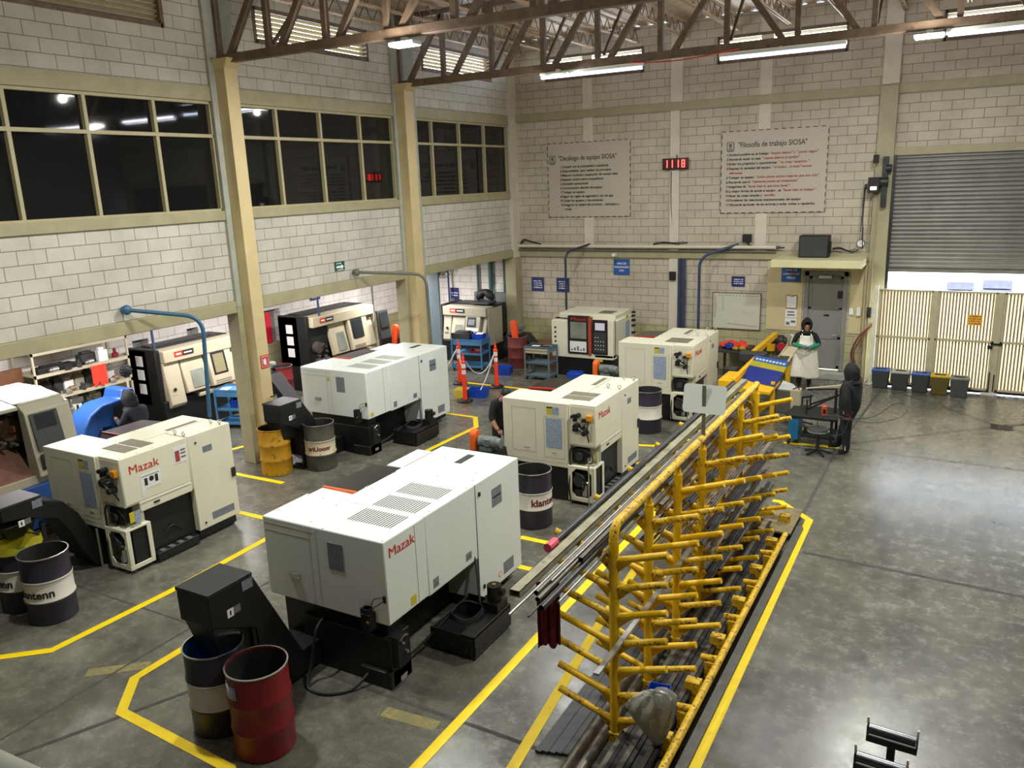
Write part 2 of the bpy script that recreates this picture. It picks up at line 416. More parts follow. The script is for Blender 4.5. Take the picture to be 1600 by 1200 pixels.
# ------------------------------------------------------------------ floor
def floor_material():
    m = bpy.data.materials.new('worn_concrete'); m.use_nodes = True
    nt = m.node_tree; N = nt.nodes; L = nt.links; b = N['Principled BSDF']
    tc = N.new('ShaderNodeTexCoord')
    def noise(sc, det, rough, mp=None):
        n = N.new('ShaderNodeTexNoise'); n.inputs['Scale'].default_value = sc; n.inputs['Detail'].default_value = det; n.inputs['Roughness'].default_value = rough
        if mp:
            g = N.new('ShaderNodeMapping'); g.inputs['Scale'].default_value = mp; L.new(tc.outputs['Object'], g.inputs[0]); L.new(g.outputs[0], n.inputs['Vector'])
        else: L.new(tc.outputs['Object'], n.inputs['Vector'])
        return n
    def ramp(src, p0, c0, p1, c1):
        r = N.new('ShaderNodeValToRGB'); r.color_ramp.elements[0].position = p0; r.color_ramp.elements[1].position = p1
        r.color_ramp.elements[0].color = c0; r.color_ramp.elements[1].color = c1
        L.new(src, r.inputs['Fac']); return r
    n1 = noise(.9, 10, .72); n2 = noise(5, 12, .78); n3 = noise(1.3, 7, .7, (1, .45, 1)); n4 = noise(26, 4, .6)
    r1 = ramp(n1.outputs['Fac'], .32, rgb((80, 79, 72)), .66, rgb((126, 123, 112)))
    r2 = ramp(n2.outputs['Fac'], .28, (.5, .5, .49, 1), .7, (1.32, 1.32, 1.3, 1))
    m1 = N.new('ShaderNodeMixRGB'); m1.blend_type = 'MULTIPLY'; m1.inputs[0].default_value = 1
    L.new(r1.outputs[0], m1.inputs[1]); L.new(r2.outputs[0], m1.inputs[2])
    r3 = ramp(n3.outputs['Fac'], .62, (0, 0, 0, 1), .8, (.3, .3, .3, 1))
    m2 = N.new('ShaderNodeMixRGB'); m2.inputs[2].default_value = rgb((74, 74, 74))
    L.new(r3.outputs[0], m2.inputs[0]); L.new(m1.outputs[0], m2.inputs[1])
    r4 = ramp(n4.outputs['Fac'], .73, (0, 0, 0, 1), .76, (.7, .7, .7, 1))
    m3 = N.new('ShaderNodeMixRGB'); m3.inputs[2].default_value = rgb((62, 60, 56))
    L.new(r4.outputs[0], m3.inputs[0]); L.new(m2.outputs[0], m3.inputs[1])
    # hairline cracks
    vo = N.new('ShaderNodeTexVoronoi'); vo.feature = 'DISTANCE_TO_EDGE'; vo.inputs['Scale'].default_value = .33
    nz = noise(1.6, 6, .7); ad = N.new('ShaderNodeVectorMath'); ad.operation = 'ADD'
    sc = N.new('ShaderNodeVectorMath'); sc.operation = 'SCALE'; sc.inputs['Scale'].default_value = .9
    L.new(nz.outputs['Color'], sc.inputs[0]); L.new(tc.outputs['Object'], ad.inputs[0]); L.new(sc.outputs[0], ad.inputs[1]); L.new(ad.outputs[0], vo.inputs['Vector'])
    r5 = ramp(vo.outputs['Distance'], .0016, (.6, .6, .6, 1), .0032, (0, 0, 0, 1))
    m4 = N.new('ShaderNodeMixRGB'); m4.inputs[2].default_value = rgb((66, 64, 60))
    L.new(r5.outputs[0], m4.inputs[0]); L.new(m3.outputs[0], m4.inputs[1])
    L.new(m4.outputs[0], b.inputs['Base Color'])
    rr = ramp(n2.outputs['Fac'], .3, (.13, .13, .13, 1), .7, (.36, .36, .36, 1))
    L.new(rr.outputs[0], b.inputs['Roughness'])
    b.inputs['Specular IOR Level'].default_value = .6
    bp = N.new('ShaderNodeBump'); bp.inputs['Strength'].default_value = .12; bp.inputs['Distance'].default_value = .012
    L.new(n2.outputs['Fac'], bp.inputs['Height']); L.new(bp.outputs['Normal'], b.inputs['Normal'])
    return m
floor = MB().box(-17.2, 6.2, -3.2, 22.6, -.2, 0).build('floor', floor_material()); tag(floor, kind='structure')
JOINT = mat('joint_filler', (74, 72, 68), .8, var=.3, scale=8)
def ribbon(name, pts, w, m, z, parent=None, closed=False):
    """A flat painted or filled band laid on the floor with mitred corners."""
    P = [Vector((p[0], p[1], 0)) for p in pts]; vs = []
    for i, p in enumerate(P):
        d0 = (p - P[i - 1]).normalized() if i else (P[1] - p).normalized()
        d1 = (P[i + 1] - p).normalized() if i < len(P) - 1 else d0
        n0 = Vector((-d0.y, d0.x, 0)); n1 = Vector((-d1.y, d1.x, 0)); k = (n0 + n1).normalized(); k *= w / 2 / max(.35, k.dot(n0))
        vs += [(p + k), (p - k)]
    mb = MB(); n = len(vs)
    vs = [(v[0], v[1], z) for v in vs]
    lo = [(v[0], v[1], z - .003) for v in vs]
    fs = []
    for i in range(len(P) - 1): fs.append((2 * i, 2 * i + 1, 2 * i + 3, 2 * i + 2))
    mb.add(vs, fs)
    o = mb.build(name, m); o.parent = parent
    return o
lines = [
    [(-1.83, 4.5), (-1.86, 12.62), (-2.42, 13.2), (-2.55, 13.2)],
    [(-3.30, 5.0), (-3.62, 8.2), (-4.05, 13.8), (-4.05, 16.0)],
    [(-4.19, 4.0), (-4.19, 12.2)],
    [(-5.2, 4.05), (-5.80, 4.38), (-7.56, 4.47), (-7.98, 4.94), (-7.98, 6.1)],
    [(-10.6, 4.05), (-9.92, 4.45), (-9.45, 4.86), (-9.37, 6.5), (-9.43, 8.98)],
    [(-5.3, 9.26), (-4.86, 9.26)], [(-5.75, 10.14), (-4.86, 10.14)],
    [(-12.3, 10.35), (-11.0, 10.36)], [(-10.75, 8.98), (-9.43, 8.98)], [(-14.2, 11.75), (-13.3, 11.1)], [(-13.65, 11.1), (-13.25, 12.4)],
    [(-10.75, 15.55), (-9.9, 15.52), (-9.47, 14.86), (-9.55, 13.1), (-9.55, 9.6)],
    [(-5.3, 14.05), (-4.95, 14.05)], [(-5.75, 15.05), (-5.35, 15.15), (-4.8, 15.85)],
    [(-12.2, 18.35), (-9.6, 18.3), (-7.0, 18.3)], [(-3.0, 16.38), (-1.95, 16.45)], [(-3.1, 17.4), (-2.75, 17.4)],
]
for q in lines: ribbon('painted_line', q, .115, LINE_Y, .004, floor)
joints = [
    ([(-1.62, 22.0), (-1.97, 16.5), (-1.99, 12.7), (-2.0, 4)], .05), ([(-1.9, 16.72), (.72, 19.05)], .035), ([(-1.62, 21.8), (.75, 19.3)], .05),
    ([(-1.95, 16.5), (1.25, 16.4), (5, 16.3)], .035), ([(-1.75, 11.42), (.99, 11.27), (6, 11.0)], .07), ([(1.08, 19.05), (2.4, 17.9), (6, 15)], .035), ([(1.08, 19.3), (2.5, 20.6)], .05),
    ([(-8.4, 2.5), (-7.2, 5.04), (-6.6, 6.0), (-3.6, 5.97), (-1.9, 5.9)], .05), ([(-12.3, 6.05), (-8.2, 6.05)], .03), ([(-8.3, 3), (-8.3, 22)], .03), ([(-12.3, 11.9), (-4.3, 11.9)], .03),
    ([(-12.3, 16.6), (-7, 16.6)], .03),
]
for q, w in joints: ribbon('floor_joint', q, w, JOINT, .002, floor)
g = MB().use(BLACK); g.box(.70, 1.10, 18.93, 19.29, .001, .006); g.use(STEEL_D)
for k in range(11): g.box(.72 + k * .036, .735 + k * .036, 18.95, 19.27, .006, .012)
g.box(.70, 1.10, 18.93, 18.95, .006, .012); g.box(.70, 1.10, 19.27, 19.29, .006, .012)
g.build('drain_grate', None, floor)
# faded old paint and spills
STAIN = mat('faded_yellow_paint_trace', (150, 138, 66), .7, var=.2, dirt=((128, 122, 106), .47, 22))
for q in ([(-5.0, 5.75), (-4.35, 5.8)], [(-8.6, 4.75), (-8.05, 5.2)]): ribbon('worn_paint_trace', q, .16, STAIN, .0015, floor)

# ------------------------------------------------------------------ left wall (x = -12.4), mezzanine behind it
def wall_with_holes(name, m, axis, pos, th, a0, a1, z0, z1, holes, parent=None):
    """Wall slab in the plane axis=pos..pos-th, cut by rectangular holes (a0, a1, z0, z1)."""
    mb = MB(); A = sorted({a0, a1} | {h[0] for h in holes} | {h[1] for h in holes}); Z = sorted({z0, z1} | {h[2] for h in holes} | {h[3] for h in holes})
    for i in range(len(A) - 1):
        for j in range(len(Z) - 1):
            ca, cz = (A[i] + A[i + 1]) / 2, (Z[j] + Z[j + 1]) / 2
            if any(h[0] < ca < h[1] and h[2] < cz < h[3] for h in holes): continue
            if axis == 0: mb.box(pos - th, pos, A[i], A[i + 1], Z[j], Z[j + 1])
            else: mb.box(A[i], A[i + 1], pos, pos + th, Z[j], Z[j + 1])
    o = mb.build(name, m); 
    if parent is not None: o.parent = parent
    else: tag(o, kind='structure')
    return o
ROOF_Z = 9.35
LOUV_L = [(6.6, 10.12, 8.2, 8.8), (12.24, 15.62, 8.2, 8.8), (17.78, 21.14, 8.2, 8.8)]
wl = wall_with_holes('wall_left', BLOCK_Y, 0, -12.4, .2, -3.2, 22.4, 3.3, ROOF_Z,
                     LOUV_L + [(-3.2, 3.5, 5.05, 7.03), (3.5, 10.95, 5.05, 7.03), (11.6, 16.4, 5.05, 7.03), (17.3, 22.0, 5.05, 7.03)])
for y0, y1 in ((-3.2, 10.95), (11.6, 16.4), (17.3, 22.4)):
    for nm, z0, z1, d in (('lower_beam', 3.11, 3.34, .06), ('sill_beam', 4.88, 5.06, .05), ('lintel_beam', 7.02, 7.28, .04)):
        MB().box(-12.62, -12.4 + d, y0, y1, z0, z1).build(nm, OLIVE, wl, bevel=.01)
# columns
def column(y0, y1, cy0, cy1):
    c = struct('column', (-12.4, y0, 0))
    w = y1 - y0
    MB().box(-.25, .07, 0, w, 3.2, ROOF_Z).build('pilaster', CONC_COL, c, bevel=.01)
    MB().box(-.25, .07, 0, w, 0, 3.2).build('pilaster', OLIVE, c, bevel=.01)
    MB().box(.07, .32, cy0 - y0, cy1 - y0, 0, 7.64).build('post', COL_P, c, bevel=.008)
    MB().hexa([(.07, cy0 - y0, 7.58), (.32, cy0 - y0, 7.58), (.32, cy1 - y0, 7.58), (.07, cy1 - y0, 7.58)],
              [(.02, cy0 - y0 - .08, 7.74), (.5, cy0 - y0 - .08, 7.74), (.5, cy1 - y0 + .08, 7.74), (.02, cy1 - y0 + .08, 7.74)]).build('cap_plate', COL_P, c)
    return c
column(10.95, 11.6, 11.08, 11.38)
column(16.4, 17.3, 16.5, 16.86)
cc = struct('corner_column', (-12.4, 22.0, 0)); MB().box(-.25, .1, 0, .4, 0, ROOF_Z).build('pilaster', PLASTER, cc); MB().box(-.24, .13, -.03, .37, 0, 3.1).build('lower_face', OLIVE, cc)
# mezzanine shell
MB().box(-17.3, -12.62, -3.2, 22.4, 3.12, 3.3).build('mezzanine_slab', PLASTER)['kind'] = 'structure'
NICHES = [(11.85, 12.28, 1.12, 2.08), (13.4, 13.75, 1.3, 2.1), (16.0, 16.6, 1.2, 2.15), (7.9, 8.3, 1.1, 2.1)]
wall_with_holes('wall_inner', BLOCK_IN, 0, -17.0, .25, -3.2, 22.4, 0, 3.12, NICHES)
MB().box(-17.45, -17.25, -3.2, 22.4, 0, 3.12).build('wall_niche_back', mat('niche_grey', (150, 148, 146), .7))['kind'] = 'structure'
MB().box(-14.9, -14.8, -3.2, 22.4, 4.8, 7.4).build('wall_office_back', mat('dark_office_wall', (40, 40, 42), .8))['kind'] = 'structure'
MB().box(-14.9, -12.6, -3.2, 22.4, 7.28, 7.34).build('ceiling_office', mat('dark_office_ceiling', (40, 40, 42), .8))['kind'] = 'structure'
# strip fittings under the mezzanine slab
for ly in (8.3, 11.6, 14.2, 19.2):
    t = thing('strip_light', 'white strip light fixed under the mezzanine slab behind the beam', 'light', (-14.6, ly, 3.03), group='strip lights under the mezzanine')
    MB().box(-.08, .08, -1.2, 1.2, .03, .09).build('housing', WHITE_MACH, t)
    MB().box(-.05, .05, -1.15, 1.15, .0, .03).build('diffuser', emis('strip_glow', (255, 250, 245), 6), t)

# windows: two rows of dark panes
def window(i, y0, y1, mull):
    w = struct('window_%d' % i, (-12.5, y0, 5.05)); f = MB()
    H = 1.97; W = y1 - y0
    for a in (0.0, W): f.box(-.05, .09, a - .03, a + .03, 0, H)
    for z in (.02, 1.36, H - .02): f.box(-.05, .09, 0, W, z - .032, z + .032)
    for mm in mull: f.box(-.05, .085, mm - y0 - .032, mm - y0 + .032, 0, H)
    f.build('window_frame', FRAME_M, w, bevel=.006)
    edges = [y0] + list(mull) + [y1]
    for k in range(len(edges) - 1):
        for z0, z1 in ((.02, 1.36), (1.36, H - .02)):
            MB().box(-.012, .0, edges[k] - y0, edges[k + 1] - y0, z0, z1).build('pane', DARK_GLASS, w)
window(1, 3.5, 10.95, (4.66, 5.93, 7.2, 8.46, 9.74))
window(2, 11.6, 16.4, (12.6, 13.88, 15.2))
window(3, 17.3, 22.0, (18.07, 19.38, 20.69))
# louvres
BLADE = mat('louvre_blade_paint', (150, 138, 104), .55, var=.1)
def louvre(name, axis, pos, a0, a1, z0=8.2, z1=8.8, n=7):
    w = struct(name); f = MB(); b = MB()
    def bx(q, p0, p1, c0, c1, u0, u1):
        if axis == 0: q.box(p0, p1, c0, c1, u0, u1)
        else: q.box(c0, c1, p0, p1, u0, u1)
    s = -1 if axis == 0 else 1
    i0, i1 = pos, pos + s * .2
    for c in (a0, a1): bx(f, i0 - s * .02, i1, c - .035, c + .035, z0 - .035, z1 + .035)
    for u in (z0, z1): bx(f, i0 - s * .02, i1, a0, a1, u - .035, u + .035)
    f.build('louvre_frame', TRUSS_M, w)
    st = (z1 - z0) / n
    for k in range(n):
        zc = z0 + st * (k + .5)
        q0, q1 = pos + s * .04, pos + s * .12
        if axis == 0: b.hexa([(q0, a0, zc + .022), (q0, a1, zc + .022), (q1, a1, zc - .03), (q1, a0, zc - .03)], [(q0, a0, zc + .03), (q0, a1, zc + .03), (q1, a1, zc - .022), (q1, a0, zc - .022)])
        else: b.hexa([(a0, q0, zc + .022), (a1, q0, zc + .022), (a1, q1, zc - .03), (a0, q1, zc - .03)], [(a0, q0, zc + .03), (a1, q0, zc + .03), (a1, q1, zc - .022), (a0, q1, zc - .022)])
    b.build('louvre_slats', BLADE, w)
for k, h in enumerate(LOUV_L): louvre('window_%d' % (4 + k), 0, -12.4, h[0], h[1])

# ------------------------------------------------------------------ far wall (y = 22.4)
LOUV_B = [(-11.25, -8.28), (-6.2, -3.05), (-.96, 2.2)]
wall_with_holes('wall_far_bay', block_wall('painted_block_bay', 0, (236, 232, 226), (170, 165, 156)), 1, 22.4, .25, -17.2, -12.6, 0, 3.12, [])
wf = wall_with_holes('wall_far', BLOCK_X, 1, 22.4, .25, -12.6, 6.2, 0, ROOF_Z, [(a, b, 8.2, 8.8) for a, b in LOUV_B] + [(-1.9, 5.5, 0, 5.68), (-3.72, -2.7, .2, 2.8)])
for k, (a, b) in enumerate(LOUV_B): louvre('window_%d' % (7 + k), 1, 22.4, a, b, n=4)
MB().box(-12.4, 6.2, 22.33, 22.45, 7.10, 7.32).build('upper_beam', OLIVE, wf, bevel=.01)
MB().box(-12.4, -2.2, 22.32, 22.45, 3.11, 3.30).build('lower_beam', OLIVE, wf, bevel=.01)
MB().box(-1.85, 6.2, 22.30, 22.45, 5.66, 5.85).build('door_lintel', OLIVE, wf, bevel=.01)
MB().box(-7.47, -7.2, 22.34, 22.42, 0, 7.10).build('pilaster', PLASTER, wf, bevel=.01)
MB().box(-7.47, -7.13, 22.34, 22.42, 7.32, 9.3).build('pilaster', PLASTER, wf, bevel=.01)
MB().box(-10.1, -9.8, 22.385, 22.42, 3.3, 9.3).build('flush_column_face', PLASTER, wf)
MB().box(-5.1, -4.8, 22.385, 22.42, 3.3, 9.3).build('flush_column_face', PLASTER, wf)
MB().box(-2.22, -1.82, 22.24, 22.42, 0, 7.3).build('door_pilaster', OLIVE, wf, bevel=.012)
MB().box(-2.2, -1.82, 22.28, 22.42, 7.32, 9.3).build('door_pilaster', PLASTER, wf, bevel=.012)
# the tan painted strip behind the grey door, cut round it
tp = MB().box(-4.72, -3.80, 22.375, 22.41, 1.22, 3.1).box(-2.62, -2.24, 22.375, 22.41, 1.22, 3.1).box(-3.8, -2.62, 22.375, 22.41, 2.86, 3.1); tp.build('tan_paint_band', TAN_WALL, wf)
MB().box(-3.95, -2.3, 22.1, 22.42, 0, .17).build('door_step', CONC_COL, wf, bevel=.01)
# canopy over the grey door
cn = MB().box(-4.4, -2.26, 21.18, 22.4, 3.03, 3.22).build('canopy_slab', CREAM_P, bevel=.012); cn['kind'] = 'structure'
# grey steel door
d2 = struct('door_2', (-3.2, 22.42, .2))
fr = MB().box(-.55, -.44, -.06, .1, 0, 2.62).box(.41, .52, -.06, .1, 0, 2.62).box(-.55, .52, -.06, .1, 2.5, 2.62); fr.build('door_frame', STEEL_GREY, d2, bevel=.006)
lf = MB().box(-.44, .41, 0, .04, .02, 2.5)
for a, b in ((.05, .12), (.83, .9), (1.62, 1.68), (2.42, 2.49)): lf.box(-.44, .41, -.018, 0, a, b)
for a in (-.44, .33): lf.box(a, a + .08, -.018, 0, .02, 2.5)
lf.build('door_leaf', STEEL_GREY, d2, bevel=.004)
MB().box(.28, .44, -.05, -.02, 1.93, 2.12).box(.33, .38, -.08, -.05, 1.98, 2.06).build('door_lock', STEEL_D, d2, bevel=.004)
MB().tube([(.36, -.03, .96), (.36, -.1, .96), (.2, -.1, .96)], .014, 8).build('door_handle', CHROME, d2)
MB().box(-.2, .12, -.09, -.04, 2.44, 2.52).build('door_closer', CHROME, d2, bevel=.005)
MB().box(-.03, .1, -.025, -.017, 1.45, 1.49).build('door_plate', STEEL_D, d2)

# roller shutter and its side guides
d1 = struct('door_1', (-1.85, 22.35, 2.94))
sh = MB(); nS = 27; zz = 2.72
pr = []
for k in range(nS):
    a = k * zz / nS
    for j in range(6):
        t = j / 6; pr.append((-.022 * math.sin(PI * t) ** .7 + .0, a + t * zz / nS))
pr.append((0, zz))
vs = []; 
for y, z in pr: vs += [(0.06, y, z), (7.3, y, z)]
sh.add(vs, [(2 * i, 2 * i + 1, 2 * i + 3, 2 * i + 2) for i in range(len(pr) - 1)])
sh.build('shutter_curtain', SHUT_M, d1, sharp=80)
MB().box(.06, 7.3, -.03, .03, -.09, .0).build('bottom_bar', SHUT_M, d1, bevel=.006)
MB().box(-.02, .1, -.09, .06, -2.9, 2.74).build('shutter_guide', STEEL_D, d1)
MB().box(0, 7.4, -.02, .12, 2.66, 2.76).build('shutter_head', STEEL_D, d1)

# roof, side and rear shell
rf = MB(); n = 190
xs = [(-12.6 + 18.8 * k / n) for k in range(n + 1)]
vs = []
for k, x in enumerate(xs): z = ROOF_Z + (.035 if k % 4 in (1, 2) else 0); vs += [(x, -3.2, z), (x, 22.65, z)]
rf.add(vs, [(2 * i, 2 * i + 1, 2 * i + 3, 2 * i + 2) for i in range(n)])
rfo = rf.build('roof', ROOF_M, sharp=20); rfo['kind'] = 'structure'
MB().box(-12.6, 6.2, -3.2, 22.65, ROOF_Z + .05, ROOF_Z + .12).build('roof_deck', ROOF_M, rfo)
MB().box(6.0, 6.2, -3.2, 22.6, 0, ROOF_Z).build('wall_right', mat('dim_right_wall', (130, 128, 120), .7))['kind'] = 'structure'
MB().box(-17.2, 6.2, -3.4, -3.2, 0, ROOF_Z).build('wall_near', mat('dim_near_wall', (84, 82, 76), .7))['kind'] = 'structure'

# roof trusses
def truss(y, name='roof_truss'):
    t = struct(name, (0, y, 0))
    x0, x1, zb, zt = -12.46, 5.9, 7.75, 9.22
    MB().bar((x0, 0, zb), (x1, 0, zb), .14, .15).build('bottom_chord', TRUSS_M, t, bevel=.006)
    MB().bar((x0, 0, zt), (x1, 0, zt), .13, .12).build('top_chord', TRUSS_M, t, bevel=.006)
    nodes = [-12.3, -11.05, -9.74, -8.45, -7.17, -5.8, -4.47, -3.15, -1.84, -.5, .82, 2.12, 3.4, 4.7]
    for i, x in enumerate(nodes):
        MB().bar((x, 0, zb), (x, 0, zt), .1, .1, (0, 1, 0)).build('web_post', TRUSS_M, t)
        if -5 < x < -4: continue
        a, b = (x + .24, x + 1.28) if x < -4.5 else (x - .24, x - 1.28)
        MB().bar((a, 0, zb), (b, 0, zt), .11, .1, (0, 1, 0)).build('web_diagonal', TRUSS_M, t)
    return t
truss(11.22); truss(16.7)
# light web joists from truss to truss and on to the far wall
def joist(x, y0, y1):
    j = struct('roof_joist', (x, y0, 0)); Lg = y1 - y0
    MB().bar((-.035, 0, 8.93), (-.035, Lg, 8.93), .03, .035).bar((.035, 0, 8.93), (.035, Lg, 8.93), .03, .035).build('bottom_chord', JOIST_M, j)
    MB().bar((-.035, 0, 9.26), (-.035, Lg, 9.26), .03, .035).bar((.035, 0, 9.26), (.035, Lg, 9.26), .03, .035).build('top_chord', JOIST_M, j)
    w = MB(); k = int(Lg / .24)
    for i in range(k):
        a, b = Lg * i / k, Lg * (i + 1) / k
        w.bar((0, a, 8.93 if i % 2 else 9.26), (0, b, 9.26 if i % 2 else 8.93), .016, .016)
    w.build('zigzag_web', TRUSS_M, j)
for x in (-12.0, -11.0, -9.7, -8.4, -7.05, -5.7, -4.4, -3.1, -1.8, -.5, .8, 2.1):
    joist(x, 11.3, 16.6); joist(x, 16.8, 22.35)
# knee braces from joist to truss
for x, y in ((-11.0, 11.22), (-9.7, 16.7), (-8.4, 16.7), (-7.05, 16.7), (-4.4, 16.7), (-1.8, 16.7), (-.5, 16.7)):
    kb = struct('knee_brace'); MB().bar((x, y + .05, 7.9), (x + .02, y + 1.0, 8.92), .05, .05).build('brace_angle', TRUSS_M, kb)

# yard outside the gate; unseen dark panel added to dim the first louvre
MB().box(-13.6, -13.4, 2.0, 11.0, 7.4, 9.6).build('wall_next_door', mat('dull_neighbour_wall', (40, 38, 34), .9))['kind'] = 'structure'
MB().box(-30, 40, 22.6, 60, -.25, -.02).build('ground_outside', mat('yard_concrete', (225, 222, 212), .8))['kind'] = 'structure'
MB().box(-30, 40, 44, 44.3, 0, 3.0).build('wall_outside', mat('white_yard_wall', (240, 238, 232), .8))['kind'] = 'structure'

# ------------------------------------------------------------------ CNC lathes
def logo(parent, y, z, w, x=.004, m=MAZ_RED, rot=RX, loc=None):
    return text('Mazak', w * .36, m, parent, loc or (x, y, z), rot, 'logo_lettering', width=w)
def screws(mb, pts, r=.012):
    for p in pts: mb.cyl(p, (p[0], p[1], p[2] + .006), r, n=8)

def valve_cluster(parent, x, y, z):
    """regulator, pressure valves and their brackets on the service panel"""
    v = MB().use(BLACK)
    for dx, dz, r, h in ((.03, .36, .03, .09), (.12, .38, .04, .11), (.06, .3, .028, .07), (.1, .2, .05, .12), (.2, .17, .035, .1), (.26, .1, .045, .13), (.05, .18, .03, .06)):
        v.cyl((x + dx, y, z + dz), (x + dx, y - h, z + dz), r, n=10)
    v.use(CHROME)
    for dx, dz in ((.08, .24), (.16, .13), (.22, .22)): v.cyl((x + dx, y, z + dz), (x + dx, y - .1, z + dz), .018, n=8)
    v.tube([(x + .1, y - .08, z + .2), (x + .2, y - .1, z + .16), (x + .27, y - .1, z + .08)], .014, 6)
    v.use(BLACK); v.box(x + .02, x + .16, y - .06, y, z + .1, z + .14); v.box(x + .2, x + .28, y - .07, y, z + .28, z + .33)
    v.build('valve_cluster', None, parent)

def lathe_small(loc, label, rz=0.0, mazak_clean=True, notes=False):
    t = thing('lathe_machine', label, 'machine', loc, rz, 'cream lathes seen from the back')
    C = CREAM_MACH
    b = MB()
    b.box(-1.74, -.49, 0, .64, .62, 1.76)
    b.box(-1.12, -.49, .64, 2.06, .62, 1.76)
    b.box(-.49, 0, .05, 1.20, 1.04, 1.76)
    b.box(-.49, 0, .27, 1.20, .88, 1.04)
    b.box(-.49, -.06, .27, .36, .66, .9)
    b.box(-.49, 0, 1.20, 1.225, .9, 1.75)
    b.box(-1.72, -1.12, .64, 2.0, .62, 1.40)
    b.box(-.49, -.46, .03, .06, .66, 1.75)
    b.build('body', C, t, bevel=.012)
    MB().box(-.48, 0, 1.232, 2.06, .18, 1.757).build('side_door', C, t, bevel=.01)
    k = MB().box(-1.66, -.52, .06, 2.0, .0, .62).box(-.52, -.1, .4, 2.0, 0, .9).box(-.46, -.04, 1.25, 2.0, .04, .2); k.build('base', BLACK_MACH, t, bevel=.01)
    # oil cabinet under the service panel
    c = MB()
    c.box(-.49, 0, -.02, 0.0, .64, .69); c.box(-.49, 0, -.02, 0.0, .06, .14); c.box(-.49, -.42, -.02, 0, .14, .64); c.box(-.06, 0, -.02, 0, .14, .64)
    c.prism([(-.42, .14), (-.34, .14), (-.42, .22)], 1, -.02, 0); c.prism([(-.06, .14), (-.06, .2), (-.12, .14)], 1, -.02, 0)
    c.prism([(-.42, .64), (-.42, .56), (-.34, .64)], 1, -.02, 0); c.prism([(-.06, .64), (-.14, .64), (-.06, .56)], 1, -.02, 0)
    c.box(-.49, 0, 0, .4, .66, .69); c.box(-.02, 0, 0, .05, .06, .66); c.box(-.02, 0, .33, .4, .06, .66); c.box(-.02, 0, .05, .33, .06, .13); c.box(-.49, -.47, 0, .36, .06, .66)
    c.build('oil_cabinet', C, t, bevel=.006)
    i = MB().use(BLACK).box(-.46, -.03, .1, .38, .05, .64); i.use(RUBBER).tube([(-.36, -.0, .56), (-.2, -.03, .5), (-.2, -.03, .3), (-.32, -.0, .22)], .02, 8, 5)
    i.use(CHROME).cyl((-.2, .03, .16), (-.2, .03, .36), .05, n=14).cyl((-.23, .02, .4), (-.1, .02, .4), .03, n=10); i.use(DKGREY).box(-.4, -.26, .02, .1, .14, .24).cyl((-.3, .1, .42), (-.3, .0, .42), .11, n=16)
    i.build('oil_pump', None, t)
    # service recess
    MB().box(-.48, -.01, .045, .05, 1.06, 1.72).build('service_panel', C, t)
    MB().box(-.48, -.0, .03, .26, 1.03, 1.055).build('recess_shelf', GREYB_MACH, t)
    valve_cluster(t, -.42, .045, 1.2)
    MB().box(-.15, -.05, -.02, .045, 1.5, 1.6).build('isolator_switch', mat('orange_yellow_switch', (226, 150, 30), .4, var=.03), t, bevel=.008)
    fu = MB().use(BLACK).box(-.42, -.2, .07, .27, .72, .98); 
    for q in range(6): fu.box(-.425, -.195, .06, .08, .74 + q * .04, .755 + q * .04)
    fu.use(DKGREY).cyl((-.3, .06, .85), (-.3, .02, .85), .07, n=14); fu.build('filter_unit', None, t, bevel=.006)
    cb = MB().tube([(-.36, .05, 1.02), (-.46, .02, .95), (-.45, .0, .6), (-.47, -.03, .3), (-.44, -.04, .06)], .014, 6, 5)
    cb.tube([(-.1, -.02, 1.5), (-.12, -.03, 1.3), (-.14, 0.1, 1.0), (-.2, .1, .78), (-.34, .08, .7)], .01, 6, 5)
    cb.tube([(-.22, .05, .98), (-.06, .02, .9), (-.08, .06, .76), (-.2, .06, .74)], .01, 6, 5)
    cb.build('cable', RUBBER, t)
    # top details
    for a, q in ((.30, .53), (.57, .80)): MB().box(-.74, -.22, a, q, 1.758, 1.766).build('top_vent', MESH_GREY, t)
    MB().box(-.64, -.55, 1.32, 1.9, 1.757, 1.763).build('top_slot', MESH_GREY, t)
    ey = MB()
    for ex, eyy in ((-.22, 1.88), (-.04, 1.9), (-.26, 1.22), (-.04, 1.2)):
        ey.cyl((ex, eyy, 1.757), (ex, eyy, 1.785), .014, n=8)
        ey.tube([(ex + .03 * math.cos(q * PI / 6), eyy, 1.81 + .03 * math.sin(q * PI / 6)) for q in range(13)], .008, 6)
    ey.build('lifting_eye', CHROME, t)
    sm = MB()
    for y in (.02, .62): sm.box(-1.72, -.5, y, y + .004, 1.758, 1.7595)
    sm.box(-1.125, -1.12, .65, 2.04, 1.758, 1.7595); sm.box(-.5, -.495, .1, 2.0, 1.758, 1.7595); sm.box(-1.0, -.02, 1.2, 1.204, 1.758, 1.7595)
    screws(sm, [(-1.7 + .24 * q, .05, 1.757) for q in range(5)] + [(-1.7 + .24 * q, .58, 1.757) for q in range(4)] + [(-1.08, .8 + .3 * q, 1.757) for q in range(4)] + [(-.04, .1 + .27 * q, 1.757) for q in range(4)], .009)
    sm.build('panel_seams', DKGREY, t)
    ds = MB()
    def outline(q, x0, x1, z0, z1, w=.005):
        for a in (z0, z1): q.box(x0, x1, -.002, .0, a - w / 2, a + w / 2)
        for a in (x0, x1): q.box(a - w / 2, a + w / 2, -.002, 0, z0, z1)
    outline(ds, -1.56, -1.1, .84, 1.62); outline(ds, -.94, -.55, .78, 1.5)
    ds.box(-1.34, -1.22, -.006, 0, .9, .915).box(-.8, -.7, -.006, 0, .86, .875)
    ds.box(-1.74, -.5, -.002, 0, .7, .703)
    ds.build('access_panels', GREYB_MACH, t)
